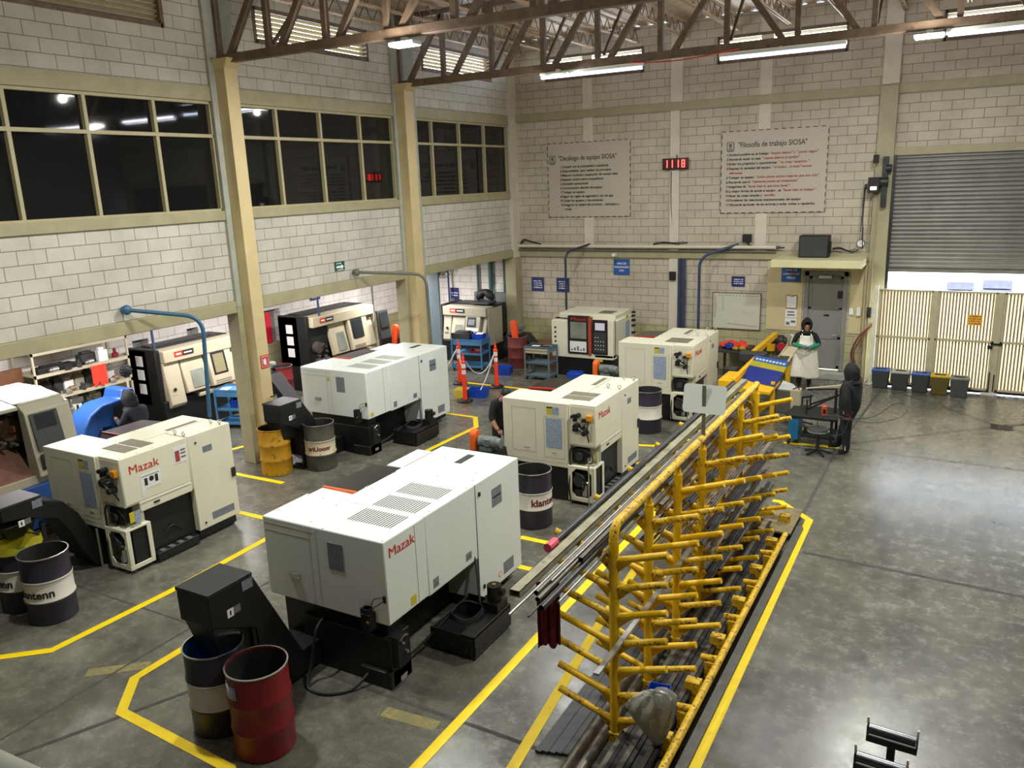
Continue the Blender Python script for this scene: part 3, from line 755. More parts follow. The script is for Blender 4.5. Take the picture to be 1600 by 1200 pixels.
    MB().box(-.90, -.6, -.004, 0, .95, 1.48).build('instruction_plate', LABEL_B, t)
    MB().use(LABEL_Y).box(-.88, -.77, -.004, 0, 1.55, 1.68).use(LABEL_B).box(-.765, -.65, -.004, 0, 1.55, 1.68).use(INK).box(-.88, -.77, -.005, -.003, 1.655, 1.68).build('warning_label', None, t)
    logo(t, .17, 1.55, .5)
    MB().box(0, .004, .12, 1.17, 1.0, 1.003).build('side_seam', DKGREY, t)
    for z in (1.62, .28): MB().cyl((0, 1.36, z), (.012, 1.36, z), .018, n=10).build('door_lock', DKGREY, t)
    for bx_ in ((.0, .003, 1.48, 1.66, 1.42, 1.52), (0, .003, 1.5, 1.95, .28, .4)): MB().box(*bx_).build('rating_label', LABEL_G, t)
    MB().box(0, .012, .5, .6, .94, .965).build('pull_handle', INK, t); MB().box(0, .025, 1.98, 2.05, .85, 1.0).build('door_latch', INK, t)
    MB().box(0, .003, .08, .16, .78, .94).build('warning_label', LABEL_Y, t); MB().box(0, .003, .165, .26, .74, .94).build('notice_label', LABEL_B, t)
    MB().box(-.08, .04, .42, 1.18, .02, .16).box(-.06, .0, .4, 1.2, 0, .03).build('chip_tray', BLACK_MACH, t, bevel=.01)
    pu = MB().use(BLACK).cyl((-.22, .95, .1), (-.22, .95, .42), .09, n=14).tube([(-.12, .6, .3), (-.08, .8, .45), (-.1, 1.0, .3)], .016, 6, 5).use(STEEL_L)
    for q in range(4): pu.box(-.06, .03, .5 + q * .16, .58 + q * .16, .16, .168)
    pu.build('coolant_pump', None, t)
    # sliding door hood on the working side
    MB().hexa([(-1.76, .72, 1.38), (-1.14, .72, 1.38), (-1.14, 1.98, 1.38), (-1.76, 1.98, 1.38)], [(-1.74, 1.0, 1.70), (-1.14, .92, 1.74), (-1.14, 1.72, 1.74), (-1.74, 1.72, 1.70)]).build('door_hood', VIOLET_GL if notes else SMOKE_GL, t, bevel=.008)
    MB().bar((-1.74, .985, 1.69), (-1.16, .905, 1.735), .03, .03).build('hood_edge', MAZ_RED if not notes else RED_DRUM, t)
    if notes:
        n = MB().use(PAPER).box(0.001, .004, .34, .68, 1.2, 1.42).use(INK).box(.004, .006, .4, .45, 1.25, 1.36).box(.004, .006, .58, .63, 1.26, 1.37).cyl((.004, .52, 1.33), (.006, .52, 1.33), .04, n=14)
        n.use(INK_GREY).box(.004, .006, .36, .66, 1.39, 1.4).use(PAPER).prism([(.34, 1.10), (.42, 1.2), (.34, 1.2)], 0, .001, .004).build('taped_notice', None, t)
        n = MB().use(PAPER).box(.001, .004, .95, 1.18, 1.4, 1.66).use(INK_RED2).box(.004, .006, .97, 1.05, 1.43, 1.6).use(INK_GREY)
        for z in (1.47, 1.53, 1.58): n.box(.004, .006, 1.07, 1.16, z, z + .025)
        n.build('taped_notice', None, t)
    MB().cyl((-.07, -.1, 0), (-.07, -.1, .9), .012, n=8).cyl((-.07, -.1, 0), (-.07, -.1, .01), .04, n=10).build('drain_pipe', CHROME, t) if not notes else MB().cyl((-.66, -.04, 0), (-.66, -.04, .62), .018, n=8).build('leveling_rod', MESH_GREY, t)
    return t
lathe_small((-10.3, 6.63, 0), 'cream lathe with notices taped beside its red logo, beside the two black and white drums', notes=True)
lathe_small((-5.16, 11.72, 0), 'cream lathe in front of the man bending down, beside the bars on the yellow rack')
lathe_small((-5.1, 16.95, 0), 'cream lathe near the far wall, behind the white sign on the yellow rack')

def lathe_large(loc, label, mazak=True, orange=True):
    t = thing('lathe_machine', label, 'machine', loc, 0, 'long white lathes seen from the back')
    W = WHITE_MACH
    b = MB()
    b.box(-1.76, 0, 0, .75, .78, 1.76)
    b.box(-1.22, 0, .75, 1.83, .76, 1.76)
    b.box(-1.49, -1.2, 1.98, 2.7, .76, 1.76)
    b.box(-1.24, -.03, 1.83, 2.95, .76, 1.76)
    b.box(-1.76, -1.2, .75, 1.02, .78, 1.74)
    b.box(-1.74, -1.2, 1.0, 2.0, .78, 1.4)
    b.build('body', W, t, bevel=.014)
    MB().box(-.5, 0, 1.838, 2.95, .17, 1.757).build('side_door', W, t, bevel=.01)
    MB().box(-.55, -.06, 1.84, 1.87, .3, .78).build('cabinet_end', GREYB_MACH, t)
    k = MB().box(-1.65, -.5, .1, 2.85, 0, .78).box(-.52, -.12, .1, .36, .0, .78).box(-1.3, -.02, .02, .36, 0, .60).box(-.55, -.1, 1.85, 2.9, .05, .3).box(-.45, -.02, -.03, .36, 0, .2)
    k.build('base', BLACK_MACH, t, bevel=.012)
    for y0 in (.335, .785, 1.235):
        v = MB(); 
        for q in range(17): v.box(-.77 + q * .037, -.755 + q * .037, y0, y0 + .34, 1.757, 1.762)
        v.build('top_vent', DKGREY if mazak else MESH_GREY, t)
    MB().box(-.69, -.58, 2.42, 2.78, 1.757, 1.764).build('top_slot', DKGREY, t)
    sm = MB()
    sm.box(-.99, -.985, .02, 1.0, 1.758, 1.7595); sm.bar((-.98, 1.0, 1.7588), (-.45, 1.9, 1.7588), .004, .0015); sm.box(-.452, -.447, 1.9, 2.9, 1.758, 1.7595); sm.box(-1.72, -1.16, .56, .564, 1.758, 1.7595)
    screws(sm, [(-1.7, .2, 1.757), (-1.7, .7, 1.757), (-1.45, .7, 1.757), (-1.16, .6, 1.757), (-1.1, .1, 1.757), (-.85, .02, 1.757), (-.04, .04, 1.757), (-.04, .9, 1.757), (-.04, 1.7, 1.757), (-1.1, 1.2, 1.757), (-.6, 1.9, 1.757), (-.1, 1.95, 1.757), (-1.3, 2.6, 1.757), (-.9, 2.5, 1.757), (-.9, 2.8, 1.757), (-.2, 2.2, 1.757)], .011)
    for q in range(16): a = q * PI / 8; sm.bar((-1.25 + .09 * math.cos(a), .29 + .09 * math.sin(a), 1.7585), (-1.25 + .09 * math.cos(a + PI / 8), .29 + .09 * math.sin(a + PI / 8), 1.7585), .005, .002)
    sm.build('panel_seams', GREYB_MACH, t)
    MB().hexa([(-1.78, 1.04, 1.40), (-1.22, 1.02, 1.40), (-1.22, 1.98, 1.40), (-1.78, 1.98, 1.40)], [(-1.75, 1.05, 1.745), (-1.215, 1.03, 1.762), (-1.225, 1.965, 1.762), (-1.70, 1.965, 1.745)]).build('door_hood', SMOKE_GL if orange else VIOLET_GL, t, bevel=.006)
    MB().bar((-1.755, 1.035, 1.74), (-1.215, 1.015, 1.758), .03, .03).build('hood_edge', ORANGE if orange else MAZ_RED, t)
    f = MB()
    for x in (-1.05, -.95): f.box(x - .002, x + .002, -.002, 0, .8, 1.72)
    f.box(-1.74, -1.06, -.002, 0, 1.6, 1.606); f.box(-1.74, -.99, -.002, 0, 1.69, 1.693)
    f.use(MESH_GREY); 
    f.build('front_seams', GREYB_MACH, t)
    MB().box(-1.4, -1.26, -.03, 0, 1.10, 1.125).box(-1.41, -1.25, -.006, 0, 1.06, 1.13).build('pull_handle', CHROME, t)
    MB().box(-.79, -.57, -.004, 0, 1.3, 1.62).build('instruction_plate', LABEL_G, t)
    MB().box(-.0, .003, .55, .552, .8, 1.74).box(0, .003, 1.826, 1.834, .3, 1.75).build('side_seams', DKGREY, t)
    for y0, y1, z0, z1, y2, y3 in ((.84, .95, .82, .94, .86, .94), (1.55, 1.68, .84, .94, 1.57, 1.66)): MB().use(LABEL_G).box(0, .003, y0, y1, z0, z1).use(INK_GREY).box(.003, .004, y2, y3, z0 + .03, z0 + .05).build('pull_label', None, t)
    (MB().box(0, .003, .40, .5, .82, .93) if mazak else MB().box(0, .003, .06, .16, .82, .9)).build('warning_label', LABEL_Y, t)
    MB().use(LABEL_G).box(0, .003, 2.22, 2.47, 1.3, 1.55).use(INK).box(.003, .005, 2.24, 2.45, 1.42, 1.44).build('rating_label', None, t); MB().box(0, .003, 2.45, 2.72, .25, .42).build('rating_label', LABEL_G, t)
    MB().box(0, .02, 1.9, 1.93, 1.58, 1.63).build('door_lock', INK, t); MB().box(0, .02, 1.92, 1.95, .3, .35).build('door_lock', INK, t)
    MB().use(ORANGE).cyl((0, 2.35, .3), (.003, 2.35, .3), .04, n=14).use(PAPER).cyl((.003, 2.35, .3), (.004, 2.35, .3), .028, n=14).build('round_label', None, t)
    m = MB().use(BLACK).box(-.3, -.18, -.11, 0, .72, .92).cyl((-.24, -.06, .92), (-.24, -.06, .98), .05, n=12).box(-.31, -.2, -.1, -.02, .84, .98).use(mat('brass_knob', (190, 160, 70), .3, metal=.8)).cyl((-.2, -.115, .84), (-.2, -.13, .84), .018, n=10)
    m.use(RUBBER).tube([(-.2, -.05, .96), (-.14, -.06, 1.1), (-.03, -.01, 1.12)], .006, 6, 5).tube([(-.2, -.05, .96), (-.1, -.08, 1.04), (-.03, -.01, 1.09)], .006, 6, 5).box(-.05, -.02, -.02, 0, 1.06, 1.14)
    m.build('lubricator', None, t, bevel=.005)
    if mazak:
        logo(t, .07, 1.6, .46)
    else:
        w = MB().use(LABEL_Y).prism([(-1.05, 1.52), (-.95, 1.52), (-1.0, 1.62)], 1, -.004, 0); w.build('warning_label', None, t)
    hose = MB().tube([(-1.0, .06, .62), (-.97, -.12, .55), (-.96, -.26, .2), (-.88, -.42, .02), (-.62, -.42, .02), (-.42, -.24, .02), (-.34, -.02, .12)], .018, 8, 6); hose.build('cable', RUBBER, t) if mazak else None
    v = MB().use(BLACK).box(-.06, .06, .04, .22, .25, .62).use(CHROME).cyl((.05, .1, .55), (.1, .1, .55), .015, n=8).cyl((.06, .16, .42), (.1, .16, .42), .02, n=8).tube([(.08, .06, .6), (.1, .12, .64), (.08, .2, .6)], .01, 6, 4).box(.06, .065, .05, .16, .1, .16)
    v.build('hydraulic_valves', None, t)
    # coolant tank and pump on the +x side
    tk = thing('coolant_tank', ('black coolant tank with a coiled hose standing out beside the red-lettered white lathe' if mazak else 'black coolant tank standing out beside the white lathe near the orange posts'), 'tank', (loc[0] - .1, loc[1] + .85, 0), 0, 'coolant tanks beside the white lathes')
    u = MB().box(0, .62, 0, .86, .03, .05).box(0, .02, 0, .86, .05, .3).box(.6, .62, 0, .86, .05, .32).box(0, .62, 0, .02, .05, .3).box(0, .62, .84, .86, .05, .32).box(0.02, .44, .02, .5, .2, .22).box(.42, .62, 0, .86, .28, .31); u.box(.02, .12, .05, .8, 0, .03).box(.5, .6, .05, .8, 0, .03)
    u.build('tank_body', BLACK_MACH, tk, bevel=.006)
    MB().use(BLACK).box(.38, .6, .58, .82, .3, .42).cyl((.49, .7, .42), (.49, .7, .62), .09, n=14).cyl((.58, .7, .55), (.63, .7, .55), .045, n=12).use(mat('brass_knob', (190, 160, 70), .3, metal=.8)).cyl((.49, .7, .62), (.49, .7, .63), .025, n=10).build('pump', None, tk)
    co = MB()
    for q in range(3): co.tube([(.26 + (.2 - .01 * q) * math.cos(a * PI / 10), .42 + (.24 - .01 * q) * math.sin(a * PI / 10), .33 + .015 * q + .02 * math.sin(a)) for a in range(21)], .013, 6)
    co.tube([(.3, .66, .34), (.1, .9, .8), (-.06, 1.0, 1.0)], .014, 6, 6); co.tube([(.1, .3, .34), (.02, -.1, .2), (-.05, -.4, .1)], .013, 6, 6)
    co.build('hose', RUBBER, tk)
    MB().cyl((.3, -.03, .14), (.3, .0, .14), .03, n=10).cyl((.5, -.03, .1), (.5, .0, .1), .03, n=10).build('drain_plug', BLACK, tk)
    return t
big = lathe_large((-5.12, 6.1, 0), 'largest white lathe with red lettering, nearest, beside the red drum')
if big:
    # operator screen swung out on the working side
    s = MB().use(BLACK).box(-2.12, -1.92, .72, 1.06, 1.18, 1.56).use(DKGREY).box(-2.13, -2.12, .74, 1.04, 1.2, 1.54).use(BLACK).box(-1.92, -1.74, .86, .94, 1.3, 1.4)
    s.build('control_panel', None, big, bevel=.01)
lathe_large((-10.42, 12.3, 0), 'long white lathe beside the yellow drum and the orange posts', mazak=False, orange=False)

# ------------------------------------------------------------------ older machines along the mezzanine
def lathe_front(name, loc, rz, label, L, H, D, bodym, opened=False, screen=SCREEN_W, red=True):
    """Front of a lathe: local +x looks at the viewer, y runs along it, origin at the floor under the front-left end."""
    t = thing(name, label, 'machine', loc, rz)
    MB().box(-D, -.1, .02, L, 0, .8).box(-D, -.18, .0, .12, .7, H - .02).box(-D, -.5, .0, L, .7, H - .04).build('base', BLACK_MACH, t, bevel=.012)
    b = MB()
    b.box(-.62, -.06, .14, L - .04, H - .34, H - .06)
    b.prism([(-.62, .8), (-.08, .8), (.0, .88), (-.2, H - .34), (-.62, H - .34)], 1, L * .885, L - .06)
    if not opened: b.prism([(-.62, .62), (-.08, .62), (.0, .7), (-.14, H - .34), (-.62, H - .34)], 1, .14, L * .24)
    b.box(-.45, -.02, L * .4, L * .96, .72, .82)
    b.build('body', bodym, t, bevel=.02)
    # sliding door, leaning back
    MB().prism([(-.1, .86), (.02, .9), (-.16, H - .36), (-.28, H - .36)], 1, L * (.26 if not opened else .3), L * .53).build('sliding_door', bodym, t, bevel=.02)
    MB().prism([(.018, .98), (.022, .98), (-.14, H - .48), (-.148, H - .48)], 1, L * (.34 if not opened else .38), L * .5).build('door_window', WINDOW_GL, t)
    # operator console
    c = MB().prism([(-.3, .84), (.06, .9), (-.1, H - .22), (-.34, H - .18)], 1, L * .56, L * .86); c.build('console', bodym, t, bevel=.015)
    MB().prism([(.01, 1.14), (.02, 1.14), (-.072, H - .34), (-.08, H - .34)], 1, L * .60, L * .78).build('screen_bezel', BLACK, t)
    MB().prism([(.008, 1.19), (.02, 1.19), (-.06, H - .39), (-.072, H - .39)], 1, L * .625, L * .755).build('screen', screen, t)
    kb = MB().use(PAPER).prism([(.045, .92), (.056, .92), (.022, 1.1), (.012, 1.1)], 1, L * .59, L * .84).use(INK_GREY)
    for q in range(12): kb.prism([(.05, .94), (.062, .94), (.058, .965), (.046, .965)], 1, L * .6 + q * .04, L * .6 + q * .04 + .02).prism([(.042, .99), (.054, .99), (.05, 1.015), (.04, 1.015)], 1, L * .6 + q * .04, L * .6 + q * .04 + .02)
    kb.build('keypad', None, t)
    n = MB().use(MAZ_RED).box(-.06, -.05, .42, .64, H - .24, H - .12).use(INK).box(-.06, -.05, .645, .95, H - .24, H - .12).use(PAPER).box(-.05, -.046, .46, .6, H - .2, H - .16).box(-.05, -.046, .68, .9, H - .195, H - .165)
    n.build('nameplate', None, t)
    if opened:
        o = MB().use(BLACK).box(-.6, -.2, .14, L * .3, .6, H - .36).use(STEEL).cyl((-.2, L * .12, 1.2), (-.08, L * .12, 1.2), .16, n=18)
        for q in range(9): a = q * .7; o.cyl((-.2, L * .17 + .14 * math.cos(a), 1.05 + .2 * math.sin(a)), (-.06, L * .17 + .16 * math.cos(a), 1.05 + .22 * math.sin(a)), .035, n=8)
        o.use(CHROME).box(-.2, -.08, L * .1, L * .26, .8, .88)
        o.build('tool_turret', None, t)
    else:
        v = MB().use(MESH_GREY).box(-.05, -.03, .2, .34, .74, .92).use(BLACK).cyl((-.04, .3, 1.05), (-.02, .3, 1.05), .04, n=12); v.build('vent_grille', None, t)
    p = MB()
    for z in (.95, 1.28, 1.6): p.box(-D + .28, -D + .52, -.004, 0, z, z + .24)
    p.build('taped_papers', PAPER, t)
    MB().box(-D + .3, -.1, L - .012, L + .012, .55, H - .1).build('end_panel', bodym, t, bevel=.008)
    MB().box(-D + .12, -.7, .3, L - .3, H - .04, H - .01).build('top_tray', DKGREY, t)
    return t
M6 = lathe_front('turning_machine', (-15.6, 11.5, 0), 0, 'beige and black lathe with a lit amber screen, behind the blue tool cart and pillar', 2.35, 2.02, 1.15, BEIGE_MACH)
M7 = lathe_front('turning_machine', (-15.15, 15.85, 0), 0, 'beige lathe with an open door and black end, papers taped on, behind the white lathe', 2.75, 2.1, 1.2, BEIGE_MACH, opened=True, screen=SCREEN_D)
o = thing('tilted_control', 'dark control pendant leaning beside the open beige lathe', 'control panel', (-15.0, 18.75, 0))
MB().box(-.06, .02, -.22, .22, .0, 1.15).prism([(-.06, 1.0), (.06, 1.0), (-.04, 1.85), (-.12, 1.85)], 1, -.24, .24).build('pendant_box', DKGREY, o, bevel=.01)
MB().prism([(.04, 1.35), (.05, 1.35), (-.02, 1.78), (-.03, 1.78)], 1, -.19, .19).build('screen', SCREEN_D, o)
M8 = lathe_front('turning_machine', (-14.3, 20.55, 0), -PI / 2, 'beige lathe under the wall fan with a grey screen and a black bag on top', 1.75, 1.78, 1.25, GREYB_MACH, screen=SCREEN_G)
bag = MB()
random.seed(3)
pts = [(-.28 + .56 * q / 8, .0, .02 + .30 * math.sin(PI * (q + .8) / 9.6)) for q in range(9)]
bag.tube(pts, [.06, .12, .13, .11, .1, .12, .13, .12, .06], 12, 4)
bag = bag.build('black_bag', BLACK, None, (-13.0, 21.3, 1.78)); tag(bag, 'black shoulder bag slumped on top of the beige lathe under the wall fan', 'bag')
MB().box(-.33, .3, -.3, .2, 0, .06).build('bag_tray', DKGREY, None, (-13.0, 21.25, 1.775))
tag(bpy.data.objects['bag_tray'], 'dark grey tray on top of the lathe, under the black bag', 'tray')

# white lathe facing us by the far wall
def lathe_facing(loc):
    t = thing('lathe_machine', 'cream lathe facing us with a dark door and lit screen, by the far wall', 'machine', loc)
    C = CREAM_MACH
    b = MB().box(0, 1.86, .12, 1.55, .62, 1.62).box(0, .5, 0, .2, .68, 1.6).box(1.30, 1.86, .0, .2, .60, 1.66).box(.0, 1.86, 0, .3, .56, .70).box(.1, 1.8, .3, 1.55, 1.6, 1.76).box(.0, .5, .12, .4, 1.5, 1.62)
    b.build('body', C, t, bevel=.02)
    MB().box(.04, 1.8, .15, 1.5, 0, .62).build('base', BLACK_MACH, t, bevel=.01)
    MB().box(.52, 1.14, -.03, .1, .68, 1.74).build('sliding_door', BLACK, t, bevel=.01)
    MB().box(.6, 1.08, -.036, -.028, 1.12, 1.58).build('door_window', WINDOW_GL, t)
    MB().box(1.14, 1.22, -.035, .1, .66, 1.72).build('red_edge', mat('brick_red_trim', (170, 70, 44), .4), t)
    text('Mazak', .13, MAZ_RED, t, (.62, -.04, 1.66), RF, 'logo_lettering', width=.48)
    i = MB().use(PAPER).box(.58, 1.08, -.038, -.03, .74, 1.04).use(INK_GREY)
    for q in range(5): i.box(.62 + .09 * q, .67 + .09 * q, -.042, -.036, .78, .82 + .04 * (q % 3))
    i.build('instruction_plate', None, t)
    MB().box(1.26, 1.7, -.02, .03, .70, 1.66).build('control_panel', BLACK, t, bevel=.008)
    MB().box(1.34, 1.62, -.026, -.018, 1.38, 1.58).build('screen', SCREEN_ON, t)
    k = MB().use(DKGREY).box(1.3, 1.66, -.026, -.018, .76, 1.32).use(INK_W)
    for q in range(14): k.box(1.33 + (q % 4) * .08, 1.36 + (q % 4) * .08, -.03, -.024, .84 + (q // 4) * .11, .86 + (q // 4) * .11)
    k.build('keypad', None, t)
    MB().box(1.2, 1.6, .5, .95, 1.757, 1.768).build('top_vent', MESH_GREY, t); MB().box(1.861, 1.866, .9, 1.2, .9, 1.5).build('instruction_label', LABEL_B, t)
    MB().box(1.861, 1.866, .95, 1.1, 1.55, 1.66).build('warning_label', LABEL_Y, t); MB().box(1.3, 1.55, -.006, 0, .5, .57).build('yellow_label', LABEL_Y, t)
    for q in range(4): MB().cyl((.12, .0, 1.0 + q * .13), (.12, -.01, 1.0 + q * .13), .03, n=10).build('round_mark', INK, t)
    v = MB().use(BLACK)
    for z, r_ in ((1.68, .035), (1.58, .025), (1.45, .04), (1.3, .03), (1.1, .03)): v.cyl((1.86, 1.42, z), (1.95, 1.42, z), r_, n=10).box(1.86, 1.91, 1.36, 1.4, z - .03, z + .02)
    v.build('valve_cluster', None, t)
    return t
lathe_facing((-10.08, 20.0, 0))

# lathe with the open door at the left edge
t = thing('turret_lathe', 'old grey lathe with an open door showing its tool turret, at the left edge', 'machine', (-12.95, 5.5, 0))
MB().box(-1.5, -.1, 0, 2.3, 1.0 - .25, 1.0).build('bed', BEIGE_MACH, t, bevel=.01) 
MB().box(-.12, .0, .0, 2.25, .16, .86).build('blue_cover', BLUE_LOW, t, bevel=.01)
MB().box(-.002, .004, 0, 2.25, .52, .53).build('cover_seam', SIGN_NAVY, t)
MB().box(-1.5, -.12, .0, 2.3, 0, .8).build('base', BLACK_MACH, t)
b = MB().box(-1.5, -.9, 0, 2.3, .95, 2.05).prism([(-1.5, 2.12), (-.16, 2.12), (-.16, 2.18), (-.9, 2.28), (-1.5, 2.28)], 1, -.2, 1.45).box(-1.5, -.25, -.2, -.05, .95, 2.0)
b.prism([(-.26, .98), (.02, .98), (.02, 1.1), (-.12, 2.06), (-.3, 2.2)], 1, 1.5, 2.25).prism([(-.9, .98), (.0, .98), (-.14, 2.1), (-.9, 2.28)], 1, 2.2, 2.28).prism([(-1.5, 2.2), (-.3, 2.12), (-.3, 2.2), (-.9, 2.28), (-1.5, 2.28)], 1, 1.45, 2.25)
b.build('body', GREYB_MACH, t, bevel=.015)
MB().prism([(.03, 1.42), (.0, 1.42), (-.12, 2.02), (-.09, 2.02)], 1, 1.56, 2.02).build('control_panel', DKGREY, t)
MB().prism([(-.034, 1.76), (-.05, 1.76), (-.10, 2.0), (-.084, 2.0)], 1, 1.62, 1.96).build('screen', SCREEN_D, t)
k = MB().use(BLACK).box(.02, .04, 1.56, 2.02, 1.1, 1.36).use(INK_W)
for q in range(14): k.cyl((.04, 1.62 + (q % 7) * .06, 1.2 + (q // 7) * .09), (.055, 1.62 + (q % 7) * .06, 1.2 + (q // 7) * .09), .012, n=8)
k.cyl((.04, 1.64, 1.16), (.07, 1.64, 1.16), .035, n=12); k.build('button_box', None, t)
u = MB().use(BLACK).box(-.96, -.92, .05, 2.2, 1.0, 2.15)
u.use(STEEL_RUST).cyl((-.9, 1.55, 1.72), (-.68, 1.55, 1.72), .2, n=24).use(mat('copper_lit_hub', (206, 140, 96), .3, metal=.6)).cyl((-.68, 1.55, 1.72), (-.62, 1.55, 1.72), .06, n=14)  # turret disc with a hub of even copper colour
for q in range(8):
    a = q * PI / 4; c, s = math.cos(a), math.sin(a)
    u.use(STEEL).bar((-.74, 1.55 + .18 * c, 1.72 + .18 * s), (-.74, 1.55 + .32 * c, 1.72 + .32 * s), .08, .08, (1, 0, 0)).use(STEEL_L).cyl((-.72, 1.55 + .26 * c, 1.72 + .26 * s), (-.56, 1.55 + .26 * c, 1.72 + .26 * s), .025, n=8)
u.build('tool_turret', None, t)
MB().prism([(-.9, 1.02), (-.14, 1.0), (-.14, 1.04), (-.9, 1.36)], 1, .6, 1.62).build('chip_guard', mat('oiled_pinkish_steel', (172, 128, 112), .3, metal=.5, var=.15), t)
MB().prism([(-.9, 1.02), (-.3, 1.0), (-.3, 1.1), (-.9, 1.4)], 1, 1.64, 2.18).build('slide_cover', DKGREY, t)
g = MB()
for q in range(5): g.box(-.3, .05, -.2, 2.4, .015 + q * .026, .03 + q * .026)
g.build('step_grating', STEEL, t)
t2 = thing('tool_rack', 'small wire tool rack with red edge at the left edge of the photo', 'rack', (-12.7, 5.35, 0))
MB().use(RED_DRUM).box(-.05, .05, .42, .46, .0, 1.05).use(STEEL).box(-.05, .05, -.5, .42, .0, .05).box(-.05, .05, -.5, .42, 1.0, 1.04).box(-.03, .0, -.5, .42, .05, 1.0).build('frame', None, t2)
q_ = MB()
for a in range(5):
    for b_ in range(5): q_.cyl((.0, -.4 + .18 * a, .2 + b_ * .18), (.07, -.4 + .18 * a, .2 + b_ * .18), .035, n=8)
q_.build('hanging_tools', STEEL_L, t2)

# ------------------------------------------------------------------ oil drums
def drum(loc, label, m, band=None, word=None, wordm=INK_RED, rz=0, open_top=True, H=.93, r=.295, inner=None, extra=None):
    t = thing('oil_drum', label, 'drum', loc, rz, 'open oil drums')
    prof = [(r - .012, .0), (r, .012), (r, .02)]
    for zc in (.33 * H, .66 * H): prof += [(r, zc - .03), (r + .011, zc - .012), (r + .011, zc + .012), (r, zc + .03)]
    prof += [(r, H - .012), (r + .008, H - .01), (r + .01, H), (r - .004, H), (r - .006, H - .02)]
    b = MB().lathe(prof, n=40); b.disc((0, 0, .004), (0, 0, 1), r - .012, 40)
    b.build('shell', m, t, sharp=50)
    i = MB().lathe([(r - .007, H - .02), (r - .007, .03), (.001, .03)], n=40); i.build('inside', inner or mat('dark_drum_inside', (40, 38, 36), .6, var=.3), t, sharp=50)
    MB().lathe([(r + .004, H - .014), (r + .012, H - .008), (r + .012, H + .002), (r - .004, H + .003)], n=40).build('rim', CHROME if m is not YEL_DRUM else YEL_DRUM, t, sharp=50)
    if band:
        z0, z1 = .345 * H + .015, .655 * H - .015
        MB().lathe([(r + .002, z0 - .02), (r + .0135, z0 - .012), (r + .0135, z0), (r + .002, z0 + .012), (r + .002, z1), (r + .0135, z1 + .004), (r + .0135, z1 + .02), (r + .003, z1 + .03)], n=40).build('painted_band', band, t, sharp=60)
    if word:
        w = text(word[0], word[1], wordm, t, (0, 0, 0), (0, 0, 0), 'drum_lettering', 'LEFT', bold=.004, ext=.0012)
        a0, zc = word[2], word[3]
        for v in w.data.vertices:
            a = a0 + v.co.x / r; rr = r + .0045 + v.co.z
            v.co = Vector((rr * math.cos(a), rr * math.sin(a), zc + v.co.y))
    return t
A = math.radians
d = drum((-5.74, 4.80, 0), 'dark red open drum nearest the camera, beside the largest white lathe', RED_DRUM)
st = MB().use(PAPER)
for q in range(8):
    a0, a1 = A(-128 + q * 5), A(-123 + q * 5); R_ = .298
    if q == 4: st.use(LABEL_B)
    st.quad((R_ * math.cos(a0), R_ * math.sin(a0), .66 + .004 * q), (R_ * math.cos(a1), R_ * math.sin(a1), .66 + .004 * q), (R_ * math.cos(a1), R_ * math.sin(a1), .83), (R_ * math.cos(a0), R_ * math.sin(a0), .83))
o = st.build('torn_sticker', None, d)
md = o.modifiers.new('thick', 'SOLIDIFY'); md.thickness = .002
d = drum((-6.42, 4.86, 0), 'black drum with a white band and blue inside, under the black chute', NAVY_DRUM, BAND, inner=mat('blue_drum_inside', (30, 104, 160), .35, var=.2))
drum((-10.26, 5.40, 0), 'front one of the two black drums with a white lettered band, at the left edge', NAVY_DRUM, BAND, ('klantenn', .15, A(-118), .44), INK)
drum((-10.92, 5.42, 0), 'black and white drum with a yellow plastic bag hanging out, at the left edge', NAVY_DRUM, BAND, ('klantenn', .15, A(-150), .44), INK)
drum((-11.56, 10.78, 0), 'yellow open drum under the black chute beside the ochre pillar', YEL_DRUM, inner=BLACK)
drum((-10.94, 11.38, 0), 'worn grey drum with a dirty white band, right of the yellow drum', GREY_DRUM, BAND_D, ('ariUoonr', .12, A(-95), .46), INK_RED)
drum((-5.80, 10.72, 0), 'black and white drum behind the largest white lathe, with dark red lettering', NAVY_DRUM, BAND, ('klantenn', .16, A(-70), .45), INK_RED)
drum((-5.82, 16.1, 0), 'black and white drum behind the middle cream lathe, beside the white sign', NAVY_DRUM, BAND)
d = drum((-15.3, 14.75, 0), 'dark red drum with a torn label behind the ochre pillar', RED_DRUM, H=1.0)
MB().box(-.1, .16, -.006, .0, .42, .7).build('torn_label', mat('torn_cream_label', (206, 192, 150), .7, var=.35, scale=14), d, loc=(.02, -.30, 0), rz=.3)
drum((-11.55, 20.65, 0), 'rust red drum by the far wall under an orange belt guard', RED_DK)
# yellow bag in the left drum
random.seed(11)
bg = MB(); n = 28; vs = []
for k in range(n):
    a = 2 * PI * k / n; w = .02 * math.sin(3 * a) + .012 * math.sin(7 * a)
    vs += [(.27 * math.cos(a), .27 * math.sin(a), .55), (.285 * math.cos(a), .285 * math.sin(a), .9), ((.312 + w * .3) * math.cos(a), (.312 + w * .3) * math.sin(a), .97 + w * 2), ((.325 + w * .5) * math.cos(a), (.325 + w * .5) * math.sin(a), .86 + 1.5 * w)]
fs = []
for k in range(n):
    for j in range(3): a, b = 4 * k + j, 4 * ((k + 1) % n) + j; fs.append((a, b, b + 1, a + 1))
bg.add(vs, fs).disc((0, 0, .56), (0, 0, 1), .27, n)
tag(bg.build('plastic_bag', mat('yellow_green_bag_plastic', (168, 160, 44), .35, var=.2), None, (-10.92, 5.42, 0)), 'yellow plastic bag lining the drum at the left edge', 'bag')

